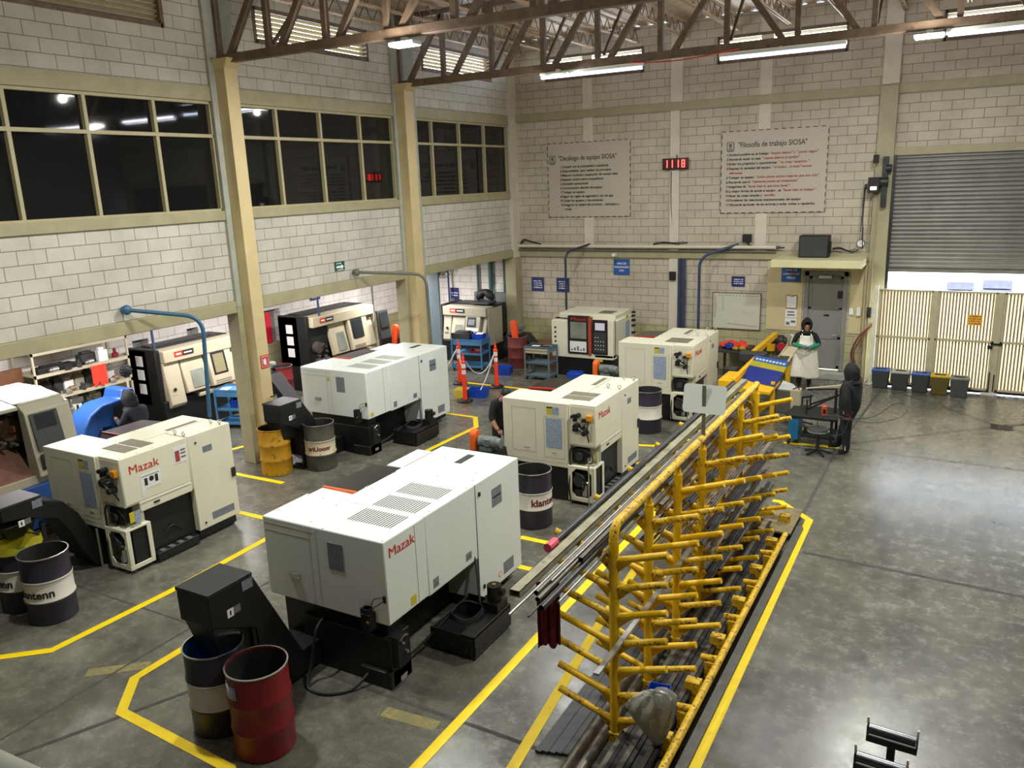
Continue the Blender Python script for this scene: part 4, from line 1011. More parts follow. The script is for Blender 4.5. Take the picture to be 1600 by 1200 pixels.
# ------------------------------------------------------------------ chip conveyors
BLACK_LID = mat('black_lid_paint', (34, 35, 36), .5, var=.15)
def conveyor(loc, rz, label, rise, run, w=.46, head=.6, drop=.42, stickers=True, bodym=BLACK_MACH, thin=False):
    """Climbs along local -y from the machine at y=0 and drops chips at its head."""
    t = thing('chip_conveyor', label, 'chip conveyor', loc, rz, 'chip conveyors')
    zt = rise; y1 = -run
    prof = [(.1, .05), (.1, .34), (-.25, .34), (y1 + .35, zt), (y1 - .2, zt), (y1 - .205, zt - .12), (y1 - .2, zt - .36), (y1 + .22, zt - .56), (y1 + .34, zt - .62), (y1 + .4, .22), (y1 + .6, .05)]
    if thin: prof = [(.3, .05), (.3, .3), (-.02, .34), (-.2, .6), (-.36, .95), (-.55, 1.2), (y1 + .2, zt), (y1 - .2, zt), (y1 - .2, zt - .2), (y1 + .1, zt - .24), (-.66, .98), (-.52, .72), (-.4, .4), (-.2, .05)]
    MB().prism(prof, 0, -w / 2, w / 2).build('trough', bodym, t, bevel=.012)
    MB().box(-w / 2 - .008, w / 2 + .008, y1 - .21, y1 + .36, zt - .03, zt + .012).build('head_cover', BLACK_LID, t, bevel=.006)
    MB().hexa([(-w / 2 + .1, y1 - .1, zt - .32 - drop), (w / 2 - .1, y1 - .1, zt - .32 - drop), (w / 2 - .1, y1 + .2, zt - .32 - drop), (-w / 2 + .1, y1 + .2, zt - .32 - drop)],
              [(-w / 2 + .01, y1 - .19, zt - .3), (w / 2 - .01, y1 - .19, zt - .3), (w / 2 - .01, y1 + .25, zt - .3), (-w / 2 + .01, y1 + .25, zt - .3)]).build('chute', bodym, t, bevel=.008)
    if stickers:
        s = MB().use(PAPER).box(w / 2, w / 2 + .003, y1 + .0, y1 + .08, zt - .34, zt - .25).use(LABEL_G).box(w / 2, w / 2 + .003, y1 + .22, y1 + .36, zt - .15, zt - .04).use(INK_GREY).box(w / 2, w / 2 + .003, y1 + .08, y1 + .17, zt - .33, zt - .25)
        s.use(INK).box(w / 2 + .003, w / 2 + .004, y1 + .03, y1 + .05, zt - .32, zt - .27)
        s.build('warning_label', None, t)
    l = MB().box(-w / 2 + .02, -w / 2 + .07, y1 + .3, y1 + .36, 0, zt - .4).box(w / 2 - .07, w / 2 - .02, y1 + .3, y1 + .36, 0, zt - .4).box(-w / 2, w / 2, y1 + .24, y1 + .42, 0, .05)
    l.build('stand', bodym, t)
    return t
conveyor((-6.42, 6.1, 0), 0, 'black chip conveyor over the blue-lined drum, at the front of the largest white lathe', 1.58, 1.2)
conveyor((-11.4, 12.2, 0), 0, 'black chip conveyor over the yellow drum beside the pillar', 1.42, 1.35)
conveyor((-11.25, 6.75, 0), 0, 'curved black chip conveyor over the yellow bag, at the left edge', 1.4, 1.2, w=.5, drop=.2, thin=True)
def belt_guard(t, m, x, y, z, ln=.34, tilt=0.0, axis=0):
    """rounded belt cover on end, two pulleys tall"""
    poly = []
    for k in range(13): a = PI * k / 12; poly.append((.1 * math.cos(a), ln / 2 + .1 * math.sin(a)))
    for k in range(13): a = PI + PI * k / 12; poly.append((.1 * math.cos(a), -ln / 2 + .1 * math.sin(a)))
    c, s = math.cos(tilt), math.sin(tilt)
    poly = [(p[0] * c - p[1] * s, p[0] * s + p[1] * c) for p in poly]
    if axis == 0: o = MB().prism([(y + p[0], z + p[1]) for p in poly], 0, x - .06, x + .06)
    else: o = MB().prism([(x + p[0], z + p[1]) for p in poly], 1, y - .06, y + .06)
    o.build('belt_guard', m, t, bevel=.015)
def motor_conveyor(loc, rz, label, guard=ORANGE, ln=.34, tilt=0.0, face=0):
    """low conveyor end with a geared motor and a coloured belt guard"""
    t = thing('conveyor_drive', label, 'conveyor drive', loc, rz, 'conveyor drives with orange guards')
    MB().prism([(-.7, .1), (-.7, .3), (-.1, .95), (.5, .95), (.62, .5), (.5, .42), (.05, .45)], 0, -.22, .22).build('trough', BLACK_MACH, t, bevel=.012)
    MB().box(-.2, .2, .1, .16, 0, .6).build('stand', BLACK_MACH, t)
    m = MB().cyl((-.12, .2, 1.1), (.22, .2, 1.1), .1, n=18).cyl((.22, .2, 1.1), (.3, .2, 1.1), .085, n=18).box(-.1, .14, .12, .28, .94, 1.02).box(.02, .12, .08, .14, 1.05, 1.17)
    for q in range(5): m.cyl((-.06 + q * .06, .2, 1.1), (-.045 + q * .06, .2, 1.1), .108, n=18)
    m.build('motor', MOTOR, t)
    belt_guard(t, guard, -.22, .2, 1.02, ln, tilt, face)
    MB().cyl((-.22 - .065, .2, 1.1), (-.22 - .058, .2, 1.1), .02, n=10).build('guard_nut', CHROME, t)
    MB().use(PAPER).box(.22, .224, .1, .18, .72, .8).use(ORANGE).cyl((.22, .28, .68), (.24, .28, .68), .03, n=10).build('warning_label', None, t)
    return t
motor_conveyor((-6.95, 11.0, 0), 0, 'conveyor drive with an upright orange guard and grey motor, behind the largest white lathe')
motor_conveyor((-7.15, 16.7, 0), 0, 'conveyor drive with an orange guard between the two rear cream lathes')
motor_conveyor((-15.05, 14.2, .0), PI / 2, 'conveyor drive with a red-orange guard above the torn-label drum behind the pillar', ORANGE2, .42, .1, 0)
motor_conveyor((-14.75, 19.4, .0), PI / 2, 'conveyor drive with a red-orange guard left of the far pillar, behind the open beige lathe', ORANGE2, .46, .1, 0)
motor_conveyor((-11.5, 21.0, .0), PI / 2, 'conveyor drive with a red-orange guard over the rust red drum', ORANGE2, .5, -.12, 0)

# ------------------------------------------------------------------ swing booms and pipes
def boom(name, label, pts, m, r=.035, ball=.085):
    t = thing(name, label, 'boom', pts[0])
    o = Vector(pts[0]); P = [Vector(p) - o for p in pts]
    MB().tube(P, r, 12).build('pipe', m, t, sharp=60)
    MB().sphere((0, 0, 0), ball, 16, 10, (.8, 1, 1)).cyl((0, 0, 0), (-.09, 0, 0), .06, n=14).build('wall_pivot', m, t)
    return t
def bend(a, b, c, r=.25, n=6):
    """polyline a-b-c with the corner at b rounded"""
    a, b, c = Vector(a), Vector(b), Vector(c); u = (a - b).normalized() * r; v = (c - b).normalized() * r
    out = [a]
    for k in range(n + 1):
        s = k / n; out.append(b + u * (1 - s) ** 2 + v * s ** 2)
    return out + [c]
boom('swing_boom', 'blue pipe boom reaching from the wall down behind the taped-notice lathe', bend((-12.28, 8.55, 3.54), (-11.5, 9.42, 3.32), (-11.5, 9.3, 1.55), .3), BLUE_PIPE)
boom('swing_boom', 'grey pipe boom reaching from the wall past the far pillar to the long white lathe', bend((-12.28, 14.5, 3.5), (-11.0, 15.42, 3.38), (-11.0, 15.45, 1.72), .3), GREY_PIPE)
def pipe(name, label, pts, m, r=.03, cat='pipe', group=None):
    o = Vector(pts[0]); b = MB().tube([Vector(p) - o for p in pts], r, 12).build(name, m, None, o, sharp=60)
    return tag(b, label, cat, group)
pipe('air_pipe', 'grey-blue pipe coming out of the far wall and down to the cream lathe facing us', bend((-9.9, 22.3, 3.5), (-10.2, 21.25, 3.35), (-10.2, 21.25, 1.0), .25), mat('dark_slate_pipe', (40, 50, 66), .4), .032)
pipe('air_pipe', 'blue pipe bending out of the far wall above the whiteboard and down', bend((-5.5, 22.3, 3.52), (-6.45, 21.9, 3.2), (-6.45, 21.9, .9), .3), BLUE_PIPE2, .04)
pipe('wall_pipe', 'thicker deep blue pipe up the far wall, right of the pilaster', [(-7.02, 22.3, .0), (-7.02, 22.3, 3.12)], BLUE_PIPE2, .05)
pipe('wall_pipe', 'thinner deep blue pipe up the far wall, touching the pilaster', [(-7.14, 22.3, .0), (-7.14, 22.3, 3.12)], BLUE_PIPE2, .035)
pipe('wall_conduit', 'long white-painted pipe along the far wall beam', [(-12.3, 22.26, 3.44), (-4.5, 22.26, 3.44)], PLASTER, .05)
pipe('wall_conduit', 'thin dark pipe along the far wall under the long white one', [(-12.3, 22.27, 3.32), (-4.5, 22.27, 3.32)], GREY_PIPE, .022)
pipe('post_pipe', 'deep blue post rising behind the beige lathe with the lit amber screen', [(-15.9, 11.6, 2.0), (-15.9, 11.6, 3.12)], BLUE_PIPE2, .03)
pipe('post_pipe', 'navy post rising from the black end of the open beige lathe', [(-15.25, 16.3, 2.06), (-15.25, 16.3, 3.12)], BLUE_PIPE2, .03)
pipe('post_pipe', 'thin grey pipe down the inner wall left of the far pillar', [(-16.5, 20.15, 0), (-16.5, 20.15, 3.12)], GREY_PIPE, .03)
for k, (x, r, w) in enumerate(((-13.86, .04, 'leftmost'), (-13.38, .07, 'widest, middle'), (-12.86, .05, 'rightmost'))):
    pipe('wall_pipe', '%s of the three green-grey pipes above the grey cabinets' % w, [(x, 22.3, 1.9), (x, 22.3, 3.12)], GREEN_PIPE, r)

# ------------------------------------------------------------------ tool carts
def cart(name, loc, rz, label, m, W=.75, D=.5, H=.86, shelves=(.1, .45, .82), drawers=None, group='tool carts'):
    t = thing(name, label, 'cart', loc, rz, group)
    for x in (-W / 2, W / 2):
        for y in (-D / 2, D / 2): MB().box(x - .02, x + .02, y - .02, y + .02, .08, H).build('leg', m, t)
    for z in shelves:
        s = MB().box(-W / 2, W / 2, -D / 2, D / 2, z, z + .015)
        for a in (-D / 2, D / 2 - .01): s.box(-W / 2, W / 2, a, a + .01, z - (.12 if z > .7 else .01), z + .05)
        for a in (-W / 2, W / 2 - .01): s.box(a, a + .01, -D / 2, D / 2, z - (.12 if z > .7 else .01), z + .05)
        s.build('shelf', m, t)
    for x in (-W / 2 + .03, W / 2 - .03):
        for y in (-D / 2 + .03, D / 2 - .03): MB().cyl((x - .015, y, .04), (x + .015, y, .04), .04, n=14).build('caster', BLACK, t)
    if drawers:
        for k, z in enumerate(drawers): MB().box(-W / 2 + .02, W / 2 - .02, -D / 2 - .015, -D / 2 + .01, z, z + .06).build('drawer', BEIGE_MACH, t, bevel=.004)
    return t
def bin_(name, loc, rz, label, m, W=.3, D=.2, H=.15, cat='bin', group=None):
    b = MB(); w0, d0 = W / 2 * .85, D / 2 * .85; w1, d1 = W / 2, D / 2; th = .008
    o = [(-w0, -d0, 0), (w0, -d0, 0), (w0, d0, 0), (-w0, d0, 0)]; u = [(-w1, -d1, H), (w1, -d1, H), (w1, d1, H), (-w1, d1, H)]
    iu = [(-w1 + th, -d1 + th, H), (w1 - th, -d1 + th, H), (w1 - th, d1 - th, H), (-w1 + th, d1 - th, H)]; io = [(-w0 + th, -d0 + th, th), (w0 - th, -d0 + th, th), (w0 - th, d0 - th, th), (-w0 + th, d0 - th, th)]
    b.add(o + u + iu + io, [(3, 2, 1, 0)] + [(k, (k + 1) % 4, 4 + (k + 1) % 4, 4 + k) for k in range(4)] + [(4 + k, 4 + (k + 1) % 4, 8 + (k + 1) % 4, 8 + k) for k in range(4)] + [(8 + k, 8 + (k + 1) % 4, 12 + (k + 1) % 4, 12 + k) for k in range(4)] + [(12, 13, 14, 15)])
    ob = b.build(name, m, None, loc, rz)
    return tag(ob, label, cat, group)
def sheet(name, loc, rz, label, w=.21, d=.3, m=PAPER, cat='paper', tilt=0):
    o = MB().box(-w / 2, w / 2, -d / 2, d / 2, 0, .004).build(name, m, None, loc, rz); return tag(o, label, cat)
cart('tool_cart', (-14.75, 12.8, 0), .30, 'blue tool cart beside the ochre pillar, with a blue bin and papers on top', BLUE_CART, .85, .55, .95, (.12, .45, .9))
bin_('parts_bin', (-14.5, 12.92, .92), .4, 'blue bin on top of the blue cart by the ochre pillar', BLUE_BIN, .34, .26, .16)
bin_('parts_bin', (-14.8, 12.85, .468), .4, 'blue bin on the middle shelf of the blue cart by the ochre pillar', BLUE_BIN, .38, .26, .18)
sheet('paper_sheet', (-14.98, 12.65, .92), .5, 'white paper lying on the blue cart by the ochre pillar')
b_ = MB().lathe([(.001, 0), (.035, 0), (.035, .14), (.014, .18), (.014, .22), (.001, .22)], n=14).build('plastic_bottle', mat('clear_grey_bottle', (150, 168, 180), .2), None, (-14.45, 12.75, .468)); tag(b_, 'clear plastic bottle on the blue cart beside the pillar', 'bottle')
cart('tool_cart', (-12.7, 19.85, 0), .12, 'blue tool cart in front of the beige lathe under the wall fan', BLUE_CART, .95, .6, .95, (.12, .5, .9))
bin_('parts_bin', (-12.42, 19.9, .92), .1, 'blue bin with papers on it, on the blue cart by the orange posts', BLUE_BIN, .36, .3, .16)
tb = MB().box(-.26, .26, -.17, .17, 0, .2).box(-.22, .22, -.12, .12, .2, .24); tag(tb.build('tool_box', DKGREY, None, (-12.9, 19.8, .92), .1, bevel=.015), 'dark grey tool box on the blue cart by the orange posts', 'tool box')
bin_('parts_bin', (-12.5, 19.85, .518), .1, 'red bin on the middle shelf of the blue cart by the orange posts', mat('red_bin_plastic', (150, 34, 40), .4), .36, .3, .08)
sheet('paper_sheet', (-12.4, 19.92, 1.085), .3, 'white papers on the blue bin, on the cart by the orange posts')
c2 = cart('tool_cart', (-10.2, 19.55, 0), .0, 'grey tool cart with two cream drawers by the cream lathe facing us', GREY_CART, .74, .52, .95, (.1, .46, .9), (.76, .84))
MB().box(-.36, .36, -.25, .25, .92, .93).build('black_mat', BLACK, c2)
sheet('paper_sheet', (-10.32, 19.5, .935), .1, 'white paper on top of the grey cart with cream drawers', .24, .16)
tw = MB()
for q in range(5): tw.cyl((.05 * q, .02 * (q % 2), 0.018), (.05 * q + .04, .1, .018), .015, n=8)
tag(tw.build('cutting_tools', STEEL_L, None, (-10.1, 19.5, .93)), 'row of small steel tools on top of the grey cart', 'tool', kind='stuff')
bin_('parts_bin', (-11.45, 19.6, 0), .2, 'blue bin on the floor in front of the rust red drum', BLUE_BIN, .5, .34, .24)
bin_('parts_bin', (-10.82, 17.2, 0), .25, 'blue bin on the floor between the orange posts', BLUE_BIN, .5, .36, .22)
bin_('parts_bin', (-11.22, 17.0, 0), .2, 'pale yellow bin on the floor behind the nearest orange post', YEL_BIN, .34, .36, .22)
bx = MB().box(-.2, .2, -.2, .2, 0, .27).box(-.1, .1, -.12, .12, .27, .285); tag(bx.build('blue_box', BLUE_BIN, None, (-9.15, 19.55, 0), .2, bevel=.012), 'deep blue plastic box on the floor by the cream lathe facing us', 'box')
cb = MB().use(CARDB).box(-.5, .5, -.25, .25, .0, .62).use(mat('red_print', (150, 50, 40), .6)).box(-.3, .3, -.253, -.25, .3, .36)
tag(cb.build('cardboard_box', None, None, (-11.0, 21.6, 0)), 'brown cardboard box against the far wall beside the rust red drum', 'box')

# ------------------------------------------------------------------ orange posts and chain
def post(loc, label):
    t = thing('delineator_post', label, 'post', loc, 0, 'orange warning posts')
    MB().lathe([(.001, 0), (.2, 0), (.2, .03), (.16, .06), (.001, .06)], n=8).build('rubber_base', RUBBER, t, sharp=20)
    MB().lathe([(.065, .05), (.055, .3), (.05, 1.0), (.06, 1.0), (.06, 1.04), (.035, 1.07), (.03, 1.16), (.012, 1.2), (.02, 1.22), (.02, 1.25), (.001, 1.26)], n=20).build('post_tube', CONE_O, t)
    for z0 in (.72, .88): MB().lathe([(.0545, z0), (.0535, z0 + .11)], n=20).build('reflective_band', REFLECT, t)
    return t
P1, P2, P3 = (-12.05, 18.2, 0), (-10.9, 16.65, 0), (-10.87, 18.2, 0)
post(P1, 'orange post with white bands, back left, nearest the blue cart')
post(P2, 'orange post with white bands, in front, beside the pale yellow bin')
post(P3, 'orange post with white bands, on the right, behind the blue bin')
def chain(a, b, sag, label):
    a, b = Vector(a), Vector(b); mb = MB(); L = (b - a).length; n = int(L / .045)
    P = [a.lerp(b, k / n) - Vector((0, 0, sag * 4 * (k / n) * (1 - k / n))) for k in range(n + 1)]
    for k in range(n):
        m = (P[k] + P[k + 1]) / 2; d = (P[k + 1] - P[k]).normalized(); s = d.cross(Vector((0, 0, 1))).normalized()
        if k % 2: s = d.cross(s)
        mb.tube([m + d * (.03 * math.cos(q * PI / 4)) + s * (.014 * math.sin(q * PI / 4)) for q in range(9)], .006, 5)
    o = mb.build('plastic_chain', mat('white_plastic_chain', (228, 222, 212), .4)); return tag(o, label, 'chain', 'white chains between the orange posts')
chain((-12.05, 18.2, 1.0), (-10.95, 16.72, 1.0), .25, 'white chain from the back left orange post to the front one')
chain((-10.85, 16.72, 1.0), (-10.87, 18.2, 1.05), .45, 'white chain sagging between the front orange post and the right one')
chain((-12.1, 18.2, 1.0), (-11.6, 15.2, .7), .4, 'white chain from the back left orange post towards the long white lathe')
chain((-10.87, 18.15, 1.0), (-10.75, 17.1, .15), .1, 'white chain end hanging from the right orange post into the blue bin')

# ------------------------------------------------------------------ the yellow bar rack
RX0 = -2.65; RY = [6.43 + .95 * k for k in range(7)]
rk = thing('bar_rack', 'long yellow cantilever rack loaded with steel bars', 'rack', (RX0, RY[0], 0))
LV = [.22, .50, .78, 1.07, 1.36, 1.65, 1.94]
arm_me = {}
def arm(side, y, z, worn):
    tip = (.52, 0, .155) if side > 0 else (-.60, 0, .178)
    key = (side, worn)
    if key not in arm_me:
        m = MB().cyl((.03 * side, 0, 0), tip, .034, n=14)
        m.prism([(.0, -.0), (.2 * side, .03), (.0, -.16)], 1, -.008, .008)
        o = m.build('arm', YEL_RACK2 if worn else YEL_RACK, rk); arm_me[key] = o.data
    else:
        o = bpy.data.objects.new('arm', arm_me[key]); COL.objects.link(o); o.parent = rk
    o.location = (0, y, z)
for k, y in enumerate(RY):
    yy = y - RY[0]
    MB().cyl((0, yy, 0), (0, yy, 2.14), .048, n=16).cyl((0, yy, 2.1), (0, yy, 2.24), .048, .02, n=16).build('post', YEL_RACK, rk)
    for j, z in enumerate(LV):
        arm(1, yy, z, (j + k) % 2); arm(-1, yy, z, (j + k + 1) % 2)
    MB().box(-.1, .62, yy - .05, yy + .05, 0, .1).build('foot', YEL_RACK2, rk, bevel=.008)
    MB().box(.42, .58, yy - .06, yy + .06, .1, .24).build('stop_block', YEL_RACK2, rk, bevel=.006)
tl = RY[-1] - RY[0]
MB().tube([(0, 0, 1.95), (0, 0, 2.12)] + bend((0, 0, 2.12), (0, .0, 2.28), (0, .35, 2.28), .14) + [(0, tl, 2.28)], .045, 14).build('top_rail', YEL_RACK2, rk, sharp=60)
MB().tube([(.66, -2.2, .27), (.66, tl * .86, .27)], .04, 12).build('base_rail', YEL_RACK2, rk, sharp=60)
MB().box(.56, .62, -2.2, tl, 0, .06).build('base_channel', BLACK_MACH, rk)
for yy in (-2.0, -1.0, .45, 1.4, 2.35, 3.3, 4.25):
    MB().cyl((.45, yy, .24), (.66, yy, .26), .035, n=12).build('rail_bracket', YEL_RACK2, rk)
    MB().box(.5, .6, yy - .06, yy + .06, .02, .22).build('stop_block', YEL_RACK2, rk, bevel=.006)
# bars: every one a thing of its own
def bar_thing(name, x, z, y0, y1, shape, m, label, group, x1=None, z1=None):
    L = y1 - y0; dx = (x1 - x) if x1 is not None else 0; dz = (z1 - z) if z1 is not None else 0
    b = MB()
    if shape[0] == 'round': b.cyl((0, 0, 0), (dx, L, dz), shape[1], n=12)
    elif shape[0] == 'hollow':
        r = shape[1]; b.cyl((0, 0, 0), (dx, L, dz), r, n=16, cap=False); b.cyl((0, 0, 0), (dx, L, dz), r * .8, n=16, cap=False)
        A_, B_ = b.ring((0, 0, 0), (dx, L, dz), r, 16), b.ring((0, 0, 0), (dx, L, dz), r * .8, 16)
        b.add(A_ + B_, [(k, (k + 1) % 16, 16 + (k + 1) % 16, 16 + k) for k in range(16)])
    elif shape[0] == 'sqtube':
        w, h = shape[1], shape[2]; th = .006
        for q in ((-w / 2, w / 2, -h / 2, -h / 2 + th), (-w / 2, w / 2, h / 2 - th, h / 2), (-w / 2, -w / 2 + th, -h / 2, h / 2), (w / 2 - th, w / 2, -h / 2, h / 2)):
            b.hexa([(q[0], 0, q[2]), (q[1], 0, q[2]), (q[1] + dx, L, q[2] + dz), (q[0] + dx, L, q[2] + dz)], [(q[0], 0, q[3]), (q[1], 0, q[3]), (q[1] + dx, L, q[3] + dz), (q[0] + dx, L, q[3] + dz)])
    else:
        w, h = shape[1], shape[2]; b.hexa([(-w / 2, 0, -h / 2), (w / 2, 0, -h / 2), (w / 2 + dx, L, -h / 2 + dz), (-w / 2 + dx, L, -h / 2 + dz)], [(-w / 2, 0, h / 2), (w / 2, 0, h / 2), (w / 2 + dx, L, h / 2 + dz), (-w / 2 + dx, L, h / 2 + dz)])
    return tag(b.build(name, m, None, (x, y0, z), sharp=40), label, 'bar', group)
def armz(x, lvl): return LV[lvl] + abs(x - RX0) * .155 / .52 + .036
GT = 'bars on the top left arms of the rack'
top = [
    ('square_tube', -3.02, .03, 5.2, 12.9, ('sqtube', .1, .06), BEAM_PALE, 'pale wide square tube, longest on top of the rack'),
    ('steel_pipe', -3.12, .035, 6.15, 12.6, ('hollow', .034), STEEL_D, 'black pipe outermost on the top left arms of the rack, pink cap end'),
    ('steel_rod', -2.935, .012, 4.95, 12.2, ('round', .012), STEEL_L, 'thin bright rod sticking out furthest from the near end of the rack'),
    ('steel_pipe', -2.90, .024, 5.35, 12.4, ('hollow', .024), STEEL, 'first grey pipe right of the pale wide square tube on the rack'),
    ('steel_pipe', -2.85, .024, 5.28, 12.7, ('hollow', .024), STEEL, 'second grey pipe right of the pale wide square tube on the rack'),
    ('steel_rod', -2.815, .009, 5.05, 11.8, ('round', .009), STEEL_D, 'thin dark rod between the grey pipes on top of the rack'),
    ('steel_pipe', -2.775, .028, 5.2, 12.0, ('hollow', .028), STEEL_D, 'thicker dark pipe nearest the posts on top of the rack'),
    ('square_tube', -2.79, .085, 6.0, 12.3, ('sqtube', .05, .05), STEEL, 'short-ended dark square tube lying on the other pipes beside the top rail'),
    ('steel_rod', -2.86, .058, 5.55, 11.5, ('round', .01), STEEL_L, 'thin rod lying on the two grey pipes on top of the rack'),
    ('steel_rod', -2.72, .012, 5.4, 11.0, ('round', .012), STEEL_L, 'bright rod over the dark red cloth at the near end of the rack'),
]
for nm, x, h, y0, y1, sh, m, lab in top: bar_thing(nm, x, armz(x, 6) + h, y0, y1, sh, m, lab, GT)
MB_ = MB().cyl((0, 0, 0), (0, .16, 0), .042, n=14)
tag(MB_.build('pipe_cap', mat('pink_plastic_cap', (222, 84, 104), .4), None, (-3.12, 6.0, armz(-3.12, 6) + .035)), 'pink plastic cap on the end of the black pipe on the rack', 'cap')
LVW = ['lowest', 'second', 'third', 'fourth', 'fifth', 'sixth', 'seventh']
random.seed(5)
for j, (m, n) in enumerate(((STEEL_D, 5), (STEEL, 6), (STEEL_RUST, 7), (STEEL_RUST, 8), (STEEL_D, 6), (STEEL_RUST, 6))):
    if j == 0: continue
    x = RX0 - .08
    for q in range(n):
        r = random.choice((.012, .016, .02)); x -= r + .004; 
        y0 = random.uniform(8.5, 9.4) if j < 3 else random.uniform(7.6, 9.3)
        bar_thing('steel_rod', x, armz(x, j) + r, y0, 12.3 + random.uniform(-.3, .4), ('round', r), m, 'steel rod lying on the left arms of the yellow rack, %s arm from the floor' % LVW[j], 'rods on the left arms, %s level' % LVW[j]); x -= r
for j, n, m in ((1, 5, STEEL_D), (2, 4, STEEL), (3, 5, STEEL_D), (4, 3, STEEL)):
    x = RX0 + .1
    for q in range(n):
        r = random.choice((.012, .016, .02)); x += r + .004
        y0 = random.uniform(8.6, 9.6)
        bar_thing('steel_rod', x, armz(x, j) + r, y0, 12.3 + random.uniform(-.3, .3), ('round', r), m, 'steel rod lying on the right arms of the yellow rack, %s arm from the floor' % LVW[j], 'rods on the right arms, %s level' % LVW[j]); x += r
bar_thing('flat_bar', RX0 + .085, armz(RX0 + .085, 3) + .0, 5.8, 12.9, ('flat', .05, .025), STEEL_L, 'long bright flat bar lying on the right arms against the rack posts', None)
# stock on the floor under the rack
x = RX0 + .07
for q in range(9):
    w = (.05, .04, .06, .05, .045, .06, .05, .04, .05)[q]; x += w / 2 + .004; h = (.03, .045, .04, .06, .05, .035, .05, .04, .045)[q]
    if x > RX0 + .5: break
    bar_thing('flat_bar', x, .102 + h / 2, 4.7 + .12 * (q % 3), 12.0 - .2 * (q % 4), ('flat', w, h), STEEL_D if q % 3 else STEEL, 'dark flat bar on the feet of the rack between the posts and the base rail', 'flat bars on the feet of the rack'); x += w / 2
x = RX0 - .62
for q in range(5):
    x += .034; bar_thing('flat_bar', x, .02 + .004 * (q % 2), 5.9 + .02 * q, 9.2, ('flat', .062, .03), STEEL_D, 'dark flat bar on the floor left of the rack posts', 'flat bars on the floor left of the rack'); x += .03
bar_thing('steel_pipe', RX0 - .2, .07, 5.5, 9.6, ('hollow', .065), STEEL, 'thick steel bar with a green painted end, on the floor left of the rack posts', None)
tag(MB().cyl((0, 0, 0), (0, .07, 0), .0665, n=16, cap=False).build('green_band', mat('green_paint_band', (20, 120, 60), .5), None, (RX0 - .2, 5.62, .07)), 'green paint band near the end of the thick bar on the floor', 'paint band')
bar_thing('steel_bar', RX0 - .09, .065, 5.7, 10.2, ('round', .055), STEEL, 'thick round bar on the floor touching the rack posts', None)
bar_thing('flat_bar', RX0 + .72, .025, 4.2, 12.2, ('flat', .1, .05), mat('weathered_grey_bar', (86, 84, 78), .6, var=.2, dirt=((120, 118, 108), .6, 9)), 'weathered grey bar on the floor just outside the base rail', None)
tag(MB().box(-.3, .22, 0, 1.0, 0, .03).build('steel_plate', mat('dusty_brown_plate', (132, 118, 84), .6, var=.25, scale=9), None, (-2.2, 11.7, .102)), 'dusty brown steel plate at the far foot of the rack, by the yellow line', 'plate')
sg = MB()
def rrect(w, h, r, n=6):
    out = []
    for cx, cy, a0 in ((w / 2 - r, h / 2 - r, 0), (-w / 2 + r, h / 2 - r, PI / 2), (-w / 2 + r, -h / 2 + r, PI), (w / 2 - r, -h / 2 + r, 1.5 * PI)):
        for k in range(n + 1): out.append((cx + r * math.cos(a0 + k * PI / 2 / n), cy + r * math.sin(a0 + k * PI / 2 / n)))
    return out
t = thing('rack_sign', 'blank white sign back on a grey stake, on the top rail of the yellow rack', 'sign', (-2.64, 9.28, 2.2))
MB().box(-.022, .022, -.02, .0, 0, .74).build('stake', GREY_PIPE, t)
MB().prism([(x_, z_) for x_, z_ in rrect(.52, .35, .045)], 1, 0, .004).build('sign_board', mat('white_sign_back', (232, 242, 238), .4, var=.02), t, (0, .0, .57)).rotation_euler = (-.22, 0, 0)
# red cloth and plastic bag
def cloth(name, loc, W, H, fold, m, label, cat, seed=1, rz=0, taper=0.0):
    random.seed(seed); nx, nz = 16, 18; vs = []
    for i in range(nz + 1):
        for j in range(nx + 1):
            u, v = j / nx - .5, i / nz
            w = W * (1 - taper * v)
            vs.append((u * w, fold * (math.sin(u * 17 + seed) * (.4 + v) * .5 + .4 * math.sin(u * 31 + 3 * v)), -v * H - .02 * math.sin(u * 9) * v))
    fs = [(i * (nx + 1) + j, i * (nx + 1) + j + 1, (i + 1) * (nx + 1) + j + 1, (i + 1) * (nx + 1) + j) for i in range(nz) for j in range(nx)]
    o = MB().add(vs, fs).build(name, m, None, loc, rz, sharp=80); md = o.modifiers.new('thick', 'SOLIDIFY'); md.thickness = .006
    return tag(o, label, cat)
cloth('red_cloth', (-2.93, 5.62, 2.04), .2, .62, .03, FABRIC_RED, 'dark red cloth hanging from the bars at the near end of the rack', 'cloth', 2, .5)
bgm = mat('cloudy_grey_plastic', (170, 168, 162), .25, var=.18, scale=16)
bgb = MB(); random.seed(9); n = 40; vs = []
rows = [(.03, .03, .02), (.07, .05, .05), (.13, .06, .05), (.19, .075, .0), (.215, .085, -.07), (.215, .085, -.14), (.195, .08, -.21), (.165, .07, -.28), (.13, .06, -.35), (.095, .045, -.41), (.055, .03, -.47), (.012, .012, -.52)]
for i, (rx, ry, z) in enumerate(rows):
    for k in range(n):
        a = 2 * PI * k / n; cr = abs(math.sin(4 * a + .25 * i)) ** .6 + .5 * abs(math.sin(7 * a - .2 * i)) ** .7; f = .72 + .3 * cr
        vs.append((rx * f * math.cos(a) + .03 * math.sin(i * .8), ry * f * math.sin(a) * 1.2, z + .05 * math.cos(a) * (1 if i < 6 else -.3) + .012 * math.sin(9 * a)))
bgb.add(vs, [(i * n + k, i * n + (k + 1) % n, (i + 1) * n + (k + 1) % n, (i + 1) * n + k) for i in range(len(rows) - 1) for k in range(n)])
tag(bgb.build('plastic_bag', bgm, None, (-2.24, 6.36, .66), sharp=28), 'crumpled grey plastic bag pulled over an arm end of the yellow rack', 'bag')
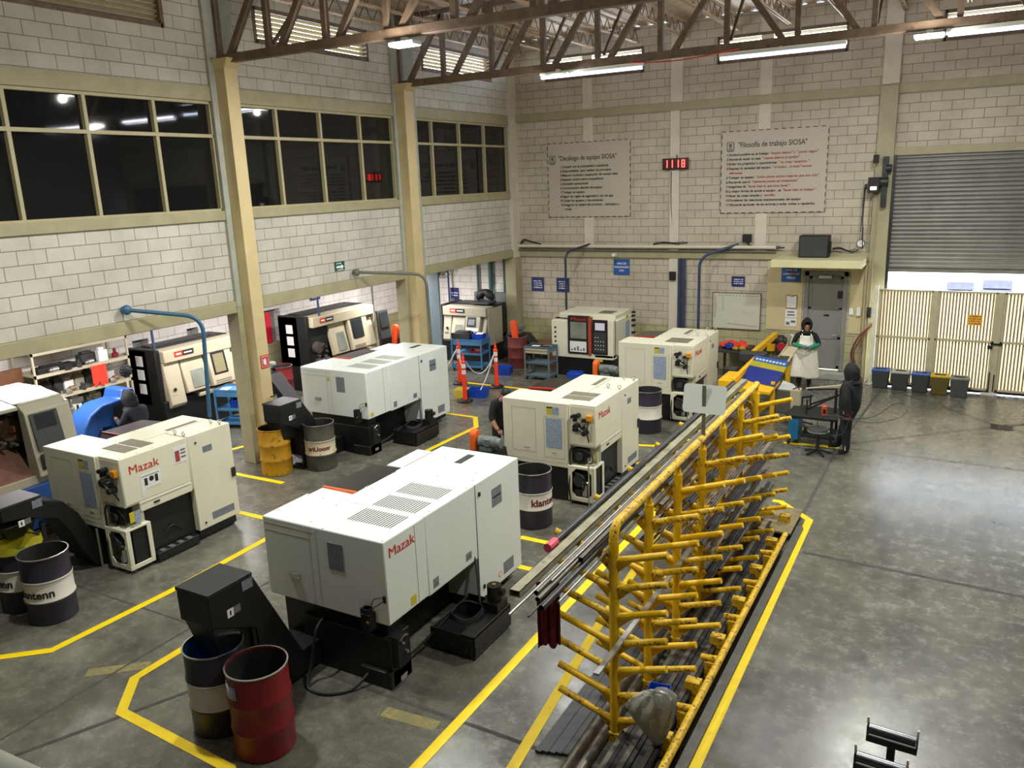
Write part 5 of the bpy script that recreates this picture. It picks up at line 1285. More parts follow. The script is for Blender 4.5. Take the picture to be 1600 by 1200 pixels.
bin_('parts_bin', (-2.36, 6.85, .16), .1, 'blue box on the bars behind the grey plastic bag, under the rack', BLUE_BIN, .22, .3, .2)

# ------------------------------------------------------------------ signs, posters and fittings on the walls
def scrawl(t, w, size, n, m, x0=0.0, z0=0.0, y=-.0135):
    """rows of small marks: lettering too small to read in the photograph"""
    b = MB(); rnd = random.Random(int(w * 1000) + n)
    for i in range(n):
        z = z0 + (n - 1) * size * .68 - i * size * 1.36; x = -w / 2 * rnd.uniform(.8, 1)
        while x < w / 2 * .92:
            q = rnd.uniform(.25, .5) * size; b.box(x0 + x, x0 + x + q, y - .0012, y + .001, z - size * .36, z + size * rnd.uniform(.2, .4)); x += q + size * rnd.choice((.12, .12, .45))
    b.build('small_print', m, t)
def sign(loc, w, h, label, m, words, rot='far', size=.06, wm=INK_W, bolts=True):
    t = thing('wall_sign', label, 'sign', loc, 0 if rot == 'far' else PI / 2)
    MB().box(-w / 2, w / 2, -.012, 0, -h / 2, h / 2).build('sign_panel', m, t)
    if isinstance(words, int):
        scrawl(t, w * .72, size, words, wm); words = []
    n = len(words)
    for i, s in enumerate(words):
        text(s, size, wm, t, (0, -.0135, (n - 1) * size * .68 - i * size * 1.36), RF, 'lettering', 'CENTER', bold=.0015)
    if bolts: 
        b = MB()
        for x in (-w / 2 + .03, w / 2 - .03):
            b.cyl((x, -.012, -h / 2 + .03), (x, -.018, -h / 2 + .03), .01, n=8)
        b.build('bolts', CHROME, t)
    return t
FY = 22.39
sign((-11.72, FY, 2.25), .43, .43, 'left one of two navy square signs on the far wall near the corner', SIGN_NAVY, 4, size=.05)
sign((-10.85, FY, 2.25), .43, .43, 'right one of two navy square signs on the far wall, crossed by a pipe', SIGN_NAVY, 4, size=.05)
sign((-8.92, FY, 2.83), .5, .46, 'blue sign for the CNC area on the far wall below the camera', SIGN_BLUE, ['AREA DE', 'MAQUINADO', 'CNC'], size=.075, bolts=False)
sign((-5.5, FY, 2.5), .36, .28, 'small navy sign above the whiteboard', SIGN_NAVY, 3, size=.042, bolts=False)
sign((-4.1, 22.36, 2.74), .5, .42, 'blue wash area sign under the canopy beside the grey door', SIGN_BLUE, ['AREA DE', 'LAVADO DE', 'PIEZAS'], size=.075, bolts=False)
sign((-14.85, FY, 1.83), .34, .42, 'navy sign with white emblem on the wall below the wall fan', SIGN_NAVY, 2, size=.06, bolts=False)
sign((-16.98, 14.55, 2.42), .42, .24, 'navy sign on the inner wall just left of the ochre pillar', SIGN_NAVY, 2, 'left', .06)
sign((-16.98, 18.05, 2.3), .42, .26, 'navy sign on the inner wall above the open beige lathe', SIGN_NAVY, 2, 'left', .06)
# green exit sign
t = thing('exit_sign', 'small green exit sign with a white arrow on the left wall', 'sign', (-12.385, 14.05, 3.69), PI / 2)
MB().box(-.16, .16, -.01, 0, -.1, .1).build('sign_panel', mat('green_sign_panel', (20, 84, 54), .4, var=.03), t)
scrawl(t, .16, .045, 1, INK_W, -.04, .06, -.0115); scrawl(t, .22, .03, 1, INK_W, 0, -.082, -.0115)
MB().prism([(-.12, -.045), (.05, -.045), (.05, -.075), (.13, -.02), (.05, .035), (.05, .005), (-.12, .005)], 1, -.0135, -.0105).build('arrow', INK_W, t)
# red extinguisher sign and extinguisher on the first column
t = thing('extinguisher_sign', 'red square sign with a white extinguisher mark on the ochre pillar', 'sign', (-12.075, 11.25, 2.1), PI / 2)
MB().box(-.11, .11, -.008, 0, -.13, .13).build('sign_panel', mat('red_sign_panel', (196, 60, 44), .4, var=.04), t)
MB().box(-.085, .085, -.010, -.008, -.105, .105).build('white_border', INK_W, t); MB().box(-.078, .078, -.012, -.01, -.098, .098).build('inner_panel', mat('red_sign_panel', (196, 60, 44)), t)
MB().box(-.02, .025, -.014, -.011, -.07, .03).box(-.012, .014, -.014, -.011, .03, .06).box(-.05, -.025, -.014, -.011, -.05, .05).build('extinguisher_mark', INK_W, t)
t = thing('fire_extinguisher', 'red fire extinguisher hanging on the ochre pillar', 'fire extinguisher', (-11.97, 11.3, .85))
MB().lathe([(.001, 0), (.07, .0), (.078, .02), (.078, .36), (.06, .42), (.025, .45), (.02, .48), (.001, .48)], n=20).build('cylinder', RED_DRUM, t)
MB().use(CHROME).box(-.02, .02, -.03, .05, .48, .53).use(BLACK).box(-.015, .015, -.1, .06, .53, .55).tube([(0, .04, .5), (.05, .1, .42), (.06, .1, .2), (.05, .08, .12)], .012, 7, 5).build('valve_and_hose', None, t)
MB().box(.03, .082, -.05, .05, .12, .28).build('label', PAPER, t)
MB().box(-.1, -.06, -.03, .03, .2, .4).build('bracket', BLACK, t)
# posters
def poster(x0, x1, z0, z1, label, title, body, tx, tsize, bsize, bx, step, tz, bz):
    t = thing('wall_poster', label, 'poster', (x0, 22.372, z0)); W, H = x1 - x0, z1 - z0
    MB().box(0, W, -.01, .0, 0, H).build('banner', mat('grey_poster_vinyl', (190, 180, 164), .5, var=.03, scale=1.5), t)
    b = MB(); n = int(W / .18)
    for k in range(n):
        a = k * W / n
        for z in (.0, H - .02): b.box(a, a + .11, -.013, -.009, z, z + .018)
    n = int(H / .18)
    for k in range(n):
        a = k * H / n
        for x in (0.0, W - .02): b.box(x, x + .018, -.013, -.009, a, a + .11)
    b.build('laced_border', INK, t)
    text(title, tsize, INK, t, (tx, -.012, tz), RF, 'title_lettering', bold=.002, width=W * (.70 if W < 2.65 else .645))
    z = bz
    for parts in body:
        x = bx
        for s, m in parts:
            o = text(s, bsize, m, t, (x, -.012, z), RF, 'body_lettering', shear=.25, bold=.0028)
            x += max(v.co.x for v in o.data.vertices) + bsize * .35
        z -= step
    e = MB().prism(rrect(.2, .26, .05), 1, -.0125, -.01)
    eo = e.build('emblem_frame', INK_GREY, t); eo.location = (tx - .2, 0, tz - .03)
    e = MB().prism(rrect(.15, .2, .04), 1, -.0145, -.0125); eo = e.build('emblem_field', mat('grey_poster_vinyl', (190, 180, 164)), t); eo.location = (tx - .2, 0, tz - .02)
    e = MB().prism([(.045 * math.cos(q * PI / 8), .06 * math.sin(q * PI / 8) + .02) for q in range(16)], 1, -.0165, -.0145).prism([(-.06, -.085), (.06, -.085), (.04, -.05), (-.04, -.05)], 1, -.0165, -.0145)
    eo = e.build('emblem_mark', INK_GREY, t); eo.location = (tx - .2, 0, tz - .02)
    return t
K, R2 = INK, INK_RED2
p1 = poster(-11.26, -8.63, 4.29, 6.44, 'grey wall poster with ten points, left of the red clock', '"Decálogo de equipo SIOSA"',
    [[(s, K)] for s in ('1.Cumplir con la puntualidad y asistencia', '2.Disponibilidad  para realizar los procesos', '3.Mejorar continua y aceptación de nuevas ideas', '4.Respeto mutuo entre compañeros', '5.Disciplina operacional', '6.Comunicación efectiva del equipo', '7.Trabajar en equipo', '8.Seguir las reglas de seguridad y uso de epp', '9.Cuidar los equipos y herramientas', '10.Asegurar la calidad del producto , retrabajos y', '      scrap')],
    .36, .19, .094, .40, .122, 1.70, 1.46)
sk = MB()
for k, (a, b) in enumerate(((.25, .32), (.42, .26), (.62, .3), (.85, .26), (1.02, .32))): sk.bar((a, -.011, b - .05), (a + .08, -.011, b + .02), .006, .003, (0, 1, 0)).bar((a + .08, -.011, b + .02), (a + .14, -.011, b - .03), .006, .003, (0, 1, 0))
sk.build('signatures', INK_GREY, p1)
poster(-6.05, -3.35, 4.34, 6.47, 'grey wall poster with eleven points and red phrases, right of the red clock', '"Filosofía de trabajo SIOSA"',
    [[('1.Actitud positiva en el trabajo', K), ('"cuadro blanco" o " punto negro"', R2)], [('2.Recuerda vaciar tu taza', K), ('" mente abierta al cambio"', R2)], [('3.Evitar los prejuicios o suposiciones', K), ('" no crear vampiros "', R2)],
     [('4.Respeto la variedad del equipo', K), ('" ni bueno , ni malo" somos', R2)], [('   diferentes', R2)], [('5.Trabajar en equipo', K), ('" todos juntos somos mejores que uno solo"', R2)], [('6.Recuerda que lo', K), ('"relevante puede ser irrelevante"', R2)],
     [('7.Asegúrate de', K), ('"hacer bien lo que toca hacer"', R2)], [('8.La mejor forma de ayuda al equipo , es', K), ('"hacer bien tu trabajo"', R2)], [('9.Hacer las cosas simples y', K), ('sencillas', R2)], [('10.Fortalecer las relaciones interpersonales del equipo', K)], [('11.Recuerda aprender de los errores y evitar volver a repetirlos', K)]],
    .44, .19, .088, .14, .118, 1.76, 1.52)
# red LED clock
t = thing('wall_clock', 'red digital clock reading 11 18 on the far wall between the posters', 'clock', (-7.29, 22.33, 5.70))
MB().box(-.36, .36, -.1, 0, -.15, .15).build('clock_case', mat('black_red_clock_case', (60, 6, 8), .3), t, bevel=.01)
DIG = emis('red_led', (255, 46, 40), 14); s = MB()
SEG = {'1': 'bc', '8': 'abcdefg'}
def seg7(ch, x):
    w, h = .09, .2; q = {'a': (0, w, h - .02, h), 'g': (0, w, h / 2 - .01, h / 2 + .01), 'd': (0, w, 0, .02), 'f': (0, .022, h / 2, h), 'b': (w - .022, w, h / 2, h), 'e': (0, .022, 0, h / 2), 'c': (w - .022, w, 0, h / 2)}
    for c in SEG[ch]: a = q[c]; s.box(x + a[0], x + a[1], -.106, -.1, a[2] - .1, a[3] - .1)
for ch, x in (('1', -.30), ('1', -.15), ('1', .02), ('8', .19)): seg7(ch, x)
s.build('digits', DIG, t)
MB().cyl((0.03, -.02, .15), (.03, -.02, .24), .012, n=8).build('antenna', BLACK, t)
tag(MB().tube([(0, 0, 0), (.0, .02, -.9), (.06, .03, -1.5), (.22, .03, -2.1)], .01, 6, 6).build('clock_cable', BLACK, None, (-7.42, 22.32, 5.5)), 'thin dark cable running down the pilaster from the red clock', 'cable')
# whiteboard
t = thing('whiteboard', 'whiteboard with handwritten rows on the far wall behind the rear lathe', 'whiteboard', (-6.19, 22.38, 1.17))
MB().box(0, 1.33, -.02, 0, 0, 1.02).build('board', mat('whiteboard_face', (206, 206, 188), .25, var=.02), t)
f = MB()
for a in (0, 1.31): f.box(a, a + .02, -.03, 0, 0, 1.02)
for a in (0, 1.0): f.box(0, 1.33, -.03, 0, a, a + .02)
f.build('board_frame', MESH_GREY, t)
w = MB().use(INK_GREY); random.seed(4)
for k in range(14): w.box(.04, .04 + random.uniform(.05, .09), -.022, -.02, .90 - k * .045, .915 - k * .045)
for k in range(12): w.box(.18 + k * .092, .23 + k * .092, -.022, -.02, .93, .945)
w.use(mat('green_marker', (120, 160, 140), .5))
for k in range(10): w.box(.26, .32, -.022, -.02, .88 - k * .04, .89 - k * .04)
w.use(INK_GREY)
for k in range(9): w.bar((.78 + .04 * k, -.021, .46 + .03 * (k % 3)), (.81 + .04 * k, -.021, .43 + .05 * (k % 2)), .005, .002, (0, 1, 0))
for k in range(22): w.box(.42 + .038 * k, .45 + .038 * k, -.022, -.02, .15 - .003 * k, .165 - .003 * k)
w.build('lettering', None, t)
t = thing('clipboard', 'clipboard with white paper on the tan wall beside the grey door', 'clipboard', (-4.06, 22.36, 1.82))
MB().box(-.14, .14, -.012, 0, 0, .36).build('board', CARDB, t); MB().box(-.125, .125, -.016, -.012, .02, .33).build('sheet', PAPER, t); MB().box(-.05, .05, -.03, -.012, .32, .37).build('clip', CHROME, t)
for k, (z, lab) in enumerate(((1.58, 'white notice with two dark bars, just under the clipboard'), (1.34, 'white notice with small pictures, lowest on the tan wall by the grey door'))):
    t = thing('paper_notice', lab, 'notice', (-4.06, 22.37, z - .01)); MB().box(-.15, .15, -.006, 0, 0, .22).build('sheet', PAPER, t)
    q = MB()
    if k == 0: q.box(-.1, .08, -.008, -.006, .13, .17).box(-.1, .1, -.008, -.006, .05, .09)
    else: q.box(-.12, -.03, -.008, -.006, .04, .12).box(.0, .12, -.008, -.006, .1, .16)
    q.build('print', INK_GREY, t)
# speaker on the canopy, flood light, small devices
t = thing('loudspeaker', 'black box loudspeaker standing on the canopy above the grey door', 'loudspeaker', (-3.5, 22.05, 3.22))
MB().box(-.36, .36, -.18, .2, 0, .56).build('cabinet', BLACK, t, bevel=.015); MB().box(-.33, .33, -.19, -.178, .03, .53).build('grille', DKGREY, t); MB().box(.36, .4, -.05, .05, .1, .4).build('bracket', BLACK, t)
t = thing('chain_hoist', 'dark chain hoist of the roller shutter at its upper left corner', 'hoist', (-2.05, 22.1, 4.75))
MB().use(BLACK).box(-.28, -.02, -.12, .1, .05, .42).use(STEEL_D).cyl((-.02, 0, .3), (.16, 0, .3), .12, n=18).cyl((-.3, -.05, .2), (-.36, -.05, .2), .06, n=12).box(.02, .14, -.05, .1, -.3, .9).cyl((.1, -.02, .62), (.22, -.02, .62), .09, n=16).use(BLACK).box(-.2, -.08, -.1, 0, .75, .95).build('gearbox', None, t, bevel=.008)
MB().box(-.22, -.08, -.15, -.11, .12, .2).build('lamp_lens', emis('hoist_lamp', (250, 240, 220), 2.5), t)
MB().tube([(-.34, -.05, .2), (-.35, -.05, -.6), (-.31, -.05, -1.3)], .012, 6).tube([(-.36, -.05, .2), (-.38, -.05, -.9)], .01, 6).build('pull_chain', STEEL_D, t)
for nm, lab, cat, loc, bx, m in (
        ('security_camera', 'small white security camera on the far wall beam above the CNC area sign', 'camera', (-9.07, 22.2, 3.2), (-.05, .05, -.1, .1, -.04, .05), WHITE_MACH),
        ('junction_box', 'small black box on the far wall pilaster beside the blue pipes', 'box', (-7.34, 22.33, 2.62), (-.09, .09, -.08, .0, -.12, .12), BLACK),
        ('junction_box', 'black junction box with loose cables on the far wall above the whiteboard', 'box', (-5.29, 22.35, 3.68), (-.11, .11, -.08, .04, -.1, .1), BLACK),
        ('light_switch', 'white light switch nearest the grey door', 'switch', (-2.56, 22.35, 1.8), (-.05, .05, -.03, .04, -.09, .09), PAPER),
        ('wall_intercom', 'white intercom on the wall, second from the grey door', 'intercom', (-2.38, 22.35, 1.82), (-.05, .05, -.06, .04, -.12, .1), WHITE_MACH),
        ('push_button', 'black push button box on the pilaster beside the gate', 'button', (-2.12, 22.2, 1.82), (-.05, .05, -.05, .04, -.13, .13), BLACK)):
    tag(MB().box(*bx).build(nm, m, None, loc, bevel=.01), lab, cat)
t = thing('pressure_gauge', 'round pressure gauge on the far wall right of the loudspeaker', 'gauge', (-2.44, 22.36, 3.55)); MB().cyl((0, 0, 0), (0, -.06, 0), .1, n=20).build('case', DKGREY, t); MB().cyl((0, -.06, 0), (0, -.064, 0), .085, n=20).build('dial', PAPER, t); MB().bar((0, -.066, 0), (.04, -.066, .05), .01, .004).build('needle', INK, t); MB().cyl((.02, -.03, .1), (.03, -.03, .4), .015, n=8).build('stem', GREY_PIPE, t)
cabs = [((-5.29, 22.3, 3.6), [(0, 0, 0), (.1, -.02, -.12), (.4, -.02, -.2), (1.0, -.02, -.16)], 'cable drooping from the black junction box along the beam'), ((-3.1, 22.3, 3.4), [(0, 0, 0), (.2, -.03, .02), (.45, -.02, -.06), (.62, 0, .0)], 'loose cables behind the loudspeaker towards the gauge'), ((-7.9, 22.26, 3.5), [(0, 0, 0), (.3, -.04, .05), (.7, -.02, .03), (1.0, 0, .06)], 'bunched cable on the white pipe at the far wall pilaster'), ((-12.2, 22.25, 3.5), [(0, 0, .0), (.15, -.02, .12), (.4, -.02, .06), (.7, 0, .0)], 'bunched cable at the corner of the far wall')]
for loc, pts, lab in cabs: tag(MB().tube(pts, .018, 6, 6).tube([(p[0] * .9, p[1] - .02, p[2] + .03) for p in pts], .012, 6, 6).build('cable', BLACK, None, loc), lab, 'cable')
tag(MB().tube([(.25, 0, 1.15), (-.05, -.05, .85), (-.22, -.06, .4), (-.12, -.06, .05), (.1, -.04, -.3)], .022, 8, 6).tube([(.25, -.03, 1.2), (-.0, -.08, .8), (-.16, -.09, .4), (-.05, -.08, .0), (.1, -.06, -.3)], .022, 8, 6).build('air_hose', mat('brown_rubber_hose', (104, 52, 36), .5), None, (-2.25, 22.2, .36)), 'brown air hose looped on the wall between the grey door and the gate', 'hose')
for k, x in enumerate((-2.3, -2.12)):
    tag(MB().cyl((0, 0, 0), (0, 0, 4.7), .018, n=8).build('wall_conduit', OLIVE, None, (x, 22.22 if x > -2.24 else 22.37, 0)), ('thin conduit up the pilaster beside the gate' if k else 'thin conduit on the wall just left of the gate pilaster'), 'conduit')
# wall fan in the corner and the grey sheet partition
t = thing('wall_fan', 'dark caged fan on a post behind the third bay beam', 'fan', (-14.9, 22.1, 1.2))
MB().cyl((.02, 0, 0), (.02, 0, 1.5), .03, n=10).build('post', SIGN_NAVY, t)
f = MB()
for q in range(9):
    a = q * PI / 9; f.tube([(-.15 + .38 * math.cos(b * PI / 8) * math.cos(a) , -.1 - .09 * math.sin(b * PI / 8), 1.58 + .38 * math.cos(b * PI / 8) * math.sin(a)) for b in range(9)], .008, 5)
for r_ in (.38, .26, .13): f.tube([(-.15 + r_ * math.cos(a * PI / 12), -.1 - .09 * (1 - r_ / .4), 1.58 + r_ * math.sin(a * PI / 12)) for a in range(25)], .009, 5)
f.build('cage', DKGREY, t)
bl = MB().cyl((-.15, -.1, 1.58), (-.15, .1, 1.58), .08, n=14)
for q in range(3):
    a = q * 2 * PI / 3; u = (math.cos(a), math.sin(a)); v = (-u[1], u[0])
    bl.prism([(-.15 + u[0] * .06 - v[0] * .05, 1.58 + u[1] * .06 - v[1] * .05), (-.15 + u[0] * .32 - v[0] * .1, 1.58 + u[1] * .32 - v[1] * .1), (-.15 + u[0] * .34 + v[0] * .06, 1.58 + u[1] * .34 + v[1] * .06), (-.15 + u[0] * .06 + v[0] * .05, 1.58 + u[1] * .06 + v[1] * .05)], 1, -.1, -.08)
bl.build('blades', BLACK, t)
tag(MB().box(-.55, .0, 0, .06, 0, 3.1).build('sheet_partition', mat('blue_grey_sheet', (110, 126, 134), .5, var=.08), None, (-13.35, 19.3, 0), bevel=.01), 'tall blue-grey sheet partition standing just right of the far pillar', 'partition')
for k, (x0, w, lab) in enumerate(((-13.94, .30, 'left grey wall cabinet with black buttons, above the beige lathe'), (-13.58, .42, 'middle grey wall cabinet in the corner above the beige lathe'), (-13.14, .42, 'right grey wall cabinet in the corner'))):
    t = thing('wall_cabinet', lab, 'cabinet', (x0, 22.36, 1.15)); MB().box(0, w, -.22, 0, 0, .82).build('body', mat('cabinet_grey', (112, 118, 118), .45, var=.05), t, bevel=.01); MB().box(.015, w - .015, -.228, -.22, .02, .8).build('door', mat('cabinet_grey', (112, 118, 118)), t, bevel=.004)
    MB().cyl((w / 2, -.228, .36), (w / 2, -.24, .36), .02, n=10).build('lock', BLACK, t)

# ------------------------------------------------------------------ folding gate in the opening
gt = thing('folding_gate', 'tan folding gate of vertical ribbed sheet across the shutter opening', 'gate', (-1.95, 21.95, 0))
def sheet_mat():
    m = bpy.data.materials.new('ribbed_translucent_sheet'); m.use_nodes = True; nt = m.node_tree; N = nt.nodes; L = nt.links
    b = N['Principled BSDF']; b.inputs['Base Color'].default_value = rgb((236, 228, 204)); b.inputs['Roughness'].default_value = .6
    tr = N.new('ShaderNodeBsdfTranslucent'); tr.inputs['Color'].default_value = rgb((252, 242, 218)); mx = N.new('ShaderNodeMixShader'); mx.inputs[0].default_value = .30
    L.new(b.outputs[0], mx.inputs[1]); L.new(tr.outputs[0], mx.inputs[2]); L.new(mx.outputs[0], N['Material Output'].inputs['Surface'])
    return m
SHEET = sheet_mat(); RIB = mat('tan_gate_rib', (150, 128, 102), .55, var=.08)
def leaf(x0, x1, first=False):
    W = x1 - x0
    p = MB().box(0, W, -.003, .003, .1, 2.42); p.build('ribbed_sheet', SHEET, gt, (x0, .03, 0))
    r = MB(); n = int(W / .072)
    for k in range(n): a = .04 + k * (W - .08) / n; r.box(a, a + .034, -.02, .0, .1, 2.42)
    r.build('ribs', RIB, gt, (x0, .022, 0))
    f = MB()
    for a in (0, W - .06): f.box(a, a + .06, -.05, .02, .08, 2.46)
    for z in (.08, 1.25, 2.42): f.box(0, W, -.05, .02, z, z + .05)
    f.build('leaf_frame', GATE_M, gt, (x0, 0, 0), bevel=.006)
leaf(.06, 1.28); leaf(1.36, 2.62); leaf(2.74, 3.96); leaf(4.02, 5.3); leaf(5.4, 6.6)
MB().box(-.05, .04, -.05, .05, 0, 2.55).build('hinge_post', mat('white_gate_post', (226, 222, 206), .5), gt, bevel=.006)
for a, b in ((1.27, 1.37), (2.62, 2.74)): MB().box(a, b, -.06, .03, .05, 2.47).build('meeting_stile', GATE_M, gt, bevel=.006)
MB().box(.06, 6.6, -.03, .03, .02, .09).build('bottom_rail', BLACK_MACH, gt)
MB().use(BLACK).box(2.5, 2.6, -.09, -.05, 1.12, 1.2).box(2.55, 2.8, -.09, -.05, 1.22, 1.26).use(STEEL_D).cyl((2.6, -.07, .05), (2.6, -.07, .55), .012, n=8).cyl((2.7, -.07, .08), (2.7, -.07, .5), .012, n=8).build('bolt', None, gt)
MB().use(PAPER).box(2.46, 2.8, -.12, -.06, 0, .05).build('floor_stop', None, gt)
ws = MB().use(mat('orange_notice', (248, 186, 60), .5)).box(2.03, 2.34, -.06, -.052, 1.67, 1.92); ws.build('orange_notice', None, gt)
scrawl(gt, .27, .042, 4, INK_RED2, 2.185, 1.795, -.062)
# bins along the gate
def waste(x, y, label, lid, m=DKGREY):
    t = thing('waste_bin', label, 'bin', (x, y, 0), 0, 'waste bins along the gate')
    b = MB().hexa([(-.17, -.15, 0), (.17, -.15, 0), (.17, .15, 0), (-.17, .15, 0)], [(-.2, -.18, .44), (.2, -.18, .44), (.2, .18, .44), (-.2, .18, .44)]); b.build('body', m, t, bevel=.02)
    MB().box(-.205, .205, -.19, .19, .43, .475).box(-.215, .215, -.16, -.1, .42, .46).build('lid', lid, t, bevel=.012)
    MB().box(-.12, .12, -.06, .06, .475, .479).build('lid_slot', BLACK, t)
BD = mat('dark_bin_plastic', (58, 62, 58), .5, var=.1)
BLID = mat('blue_bin_lid', (36, 84, 168), .4, var=.05)
waste(-1.70, 21.78, 'first waste bin from the gate post, dark with a blue lid', BLID, BD); waste(-1.25, 21.72, 'second waste bin from the gate post, dark with a pale lid', mat('pale_bin_lid', (170, 172, 164), .5), BD)
waste(-.80, 21.66, 'third waste bin from the gate post, dark with a blue lid', BLID, BD); waste(-.37, 21.6, 'brown waste bin with a yellow lid, fourth from the gate post', mat('yellow_bin_lid', (206, 170, 30), .45), mat('brown_bin_plastic', (96, 84, 40), .5))
waste(.05, 21.5, 'grey waste bin standing apart from the others, furthest from the gate post', mat('grey_bin_lid', (120, 124, 120), .5), mat('grey_bin_plastic', (74, 78, 74), .5))
# things in the yard beyond the gate
YS = mat('pale_yard_stack', (56, 57, 72), .6, var=.3, scale=4)
for x, y, w, h, lab in ((-.22, 34, .95, 1.3, 'left stack of pale boxes in the bright yard beyond the gate'), (.95, 34, 1.0, 1.4, 'right stack of pale boxes in the bright yard beyond the gate')):
    b = MB()
    for k in range(4): b.box(-w / 2 + .05 * (k % 2), w / 2 - .04 * (k % 2), -.5, .5, k * h / 4, k * h / 4 + h / 4 - .05)
    tag(b.build('yard_stack', YS, None, (x, y, 0)), lab, 'stack')

# ------------------------------------------------------------------ lamps on the trusses
def led(x, y, label):
    t = thing('led_lamp', label, 'lamp', (x, y, 7.54), 0, 'bright lamps under the trusses')
    MB().box(-.24, .24, -.13, .13, .01, .07).box(-.05, .05, -.05, .05, .07, .15).build('housing', WHITE_MACH, t, bevel=.01)
    MB().box(-.22, .22, -.11, .11, .0, .012).build('diffuser', emis('led_glow', (245, 255, 240), 14), t)
led(-8.13, 11.22, 'bright lamp under the nearer roof truss'); led(-8.05, 16.62, 'bright lamp under the farther truss, at the left tube light'); led(-.95, 16.7, 'bright lamp under the farther truss, between two tube lights on the right')
led(-.95, 11.22, 'bright lamp under the nearer roof truss, out of view on the right')
for (a, b_), lab in zip(TUBES, ('leftmost tube light under the farther truss', 'middle tube light under the farther truss', 'rightmost tube light under the farther truss')):
    t = thing('tube_light', lab, 'light', ((a + b_) / 2, 16.7, 7.53), 0, 'tube lights under the farther truss'); h = (b_ - a) / 2
    MB().box(-h, h, -.06, .06, .06, .12).box(-.03, .03, -.03, .03, .12, .18).build('housing', WHITE_MACH, t)
    for dy in (-.03, .03): MB().cyl((-h + .02, dy, .02), (h - .02, dy, .02), .02, n=10).build('tube', emis('tube_glow', (196, 194, 255), 7), t)
tag(MB().tube([(0, 0, 0), (1.0, .02, -.05), (2.2, 0, .04)], .012, 6, 6).build('red_cable', MAZ_RED, None, (-6.4, 16.6, 7.66)), 'thin red cable hanging under the farther truss between the tube lights', 'cable')

# ------------------------------------------------------------------ shelf unit in the mezzanine bay
t = thing('shelf_unit', 'cream steel shelf unit full of tools by the inner wall at the left', 'shelf', (-16.5, 9.0, 0))
for x in (-.35, .35):
    for y in (0, 2.1): MB().box(x - .02, x + .02, y - .02, y + .02, 0, 2.42).build('upright', BEIGE_MACH, t)
SZ = (.4, .92, 1.42, 1.92, 2.38)
for z in SZ: MB().box(-.36, .36, -.02, 2.12, z, z + .03).box(.35, .37, -.02, 2.12, z - .03, z + .04).build('shelf', BEIGE_MACH, t)
random.seed(21)
def lump(name, loc, label, cat, m, w, d, h, kind=0):
    b = MB()
    if kind == 0: b.box(-w / 2, w / 2, -d / 2, d / 2, 0, h).box(-w / 3, w / 4, -d / 3, d / 4, h, h * 1.25)
    elif kind == 1:
        b.cyl((0, -d / 2, h / 2), (0, d / 2, h / 2), h / 2, n=14).cyl((0, -d / 2 - .05, h / 2), (0, -d / 2, h / 2), h / 3, n=12)
    else:
        b.cyl((0, 0, 0), (0, 0, h * .5), w / 2, n=14).cyl((0, 0, h * .5), (0, 0, h), w / 4, n=12)
    return tag(b.build(name, m, None, loc, random.uniform(-.2, .2), bevel=.006), label, cat)
sx = -16.4
lump('cardboard_tray', (sx + .1, 9.75, 2.41), 'brown cardboard tray on the top of the cream shelf unit', 'tray', CARDB, .3, .7, .1)
lump('torch', (sx + .15, 10.85, 2.41), 'black torch with a yellow end on top of the cream shelf unit', 'torch', BLACK, .12, .5, .1, 1)
lump('yellow_lamp', (sx + .15, 11.15, 2.41), 'round yellow lamp at the end of the black torch on the shelf unit', 'lamp', mat('yellow_torch', (226, 220, 60), .4), .1, .06, .12, 1)
lump('black_bundle', (sx + .1, 9.5, 1.95), 'long black bundle with a white tag on the second shelf from the top', 'bundle', BLACK, .25, .8, .12)
lump('white_box', (sx + .15, 10.55, 1.95), 'white box on the second shelf from the top of the shelf unit', 'box', PAPER, .15, .2, .24)
lump('dark_case', (sx, 10.3, 1.95), 'dark case beside the white box on the shelf unit', 'case', DKGREY, .2, .4, .2)
lump('red_can', (sx + .1, 10.9, 1.95), 'small red can at the right end of the second shelf', 'can', RED_DRUM, .14, .14, .2, 2)
cloth('orange_cloth', (sx + .275, 10.35, 1.905), .34, .45, .03, RAG_O, 'bright orange-red cloth hanging in the middle of the shelf unit', 'cloth', 3, PI / 2)
SM = [STEEL, STEEL_D, BLACK, STEEL_L, STEEL_RUST, DKGREY]
for k in range(11): lump('machine_part', (sx + .12 + .1 * (k % 2), 9.12 + k * .17, 1.45), 'dark metal part lying on the third shelf of the cream shelf unit', 'part', SM[k % 6], .14, .13, .07 + .04 * (k % 3), k % 3)['group'] = 'metal parts on the third shelf'
for k in range(14): lump('tool_holder', (sx + .2, 9.3 + k * .125, .95), 'tool holder standing upright on the low shelf of the cream shelf unit', 'tool holder', SM[(k * 5) % 6], .09, .09, .2 + .05 * (k % 4), 2)['group'] = 'tool holders on the low shelf'
for k in range(4): lump('carton', (sx - .1, 9.5 + k * .42, .95), 'pale carton behind the tool holders on the low shelf', 'carton', (CARDB, PAPER, GREYB_MACH, STEEL_D)[k], .24, .28, .3)['group'] = 'cartons on the low shelf'
tag(MB().box(-.04, .04, -.3, .3, 0, 1.1).build('wooden_board', mat('brown_board', (110, 72, 44), .6), None, (-16.6, 8.7, 1.0)), 'brown board leaning at the left of the shelf unit', 'board')
tag(MB().box(-.3, .3, -.3, .3, 0, 1.0).build('board_stand', GREYB_MACH, None, (-16.6, 8.55, 0)), 'grey cabinet under the brown board left of the shelf unit', 'cabinet')
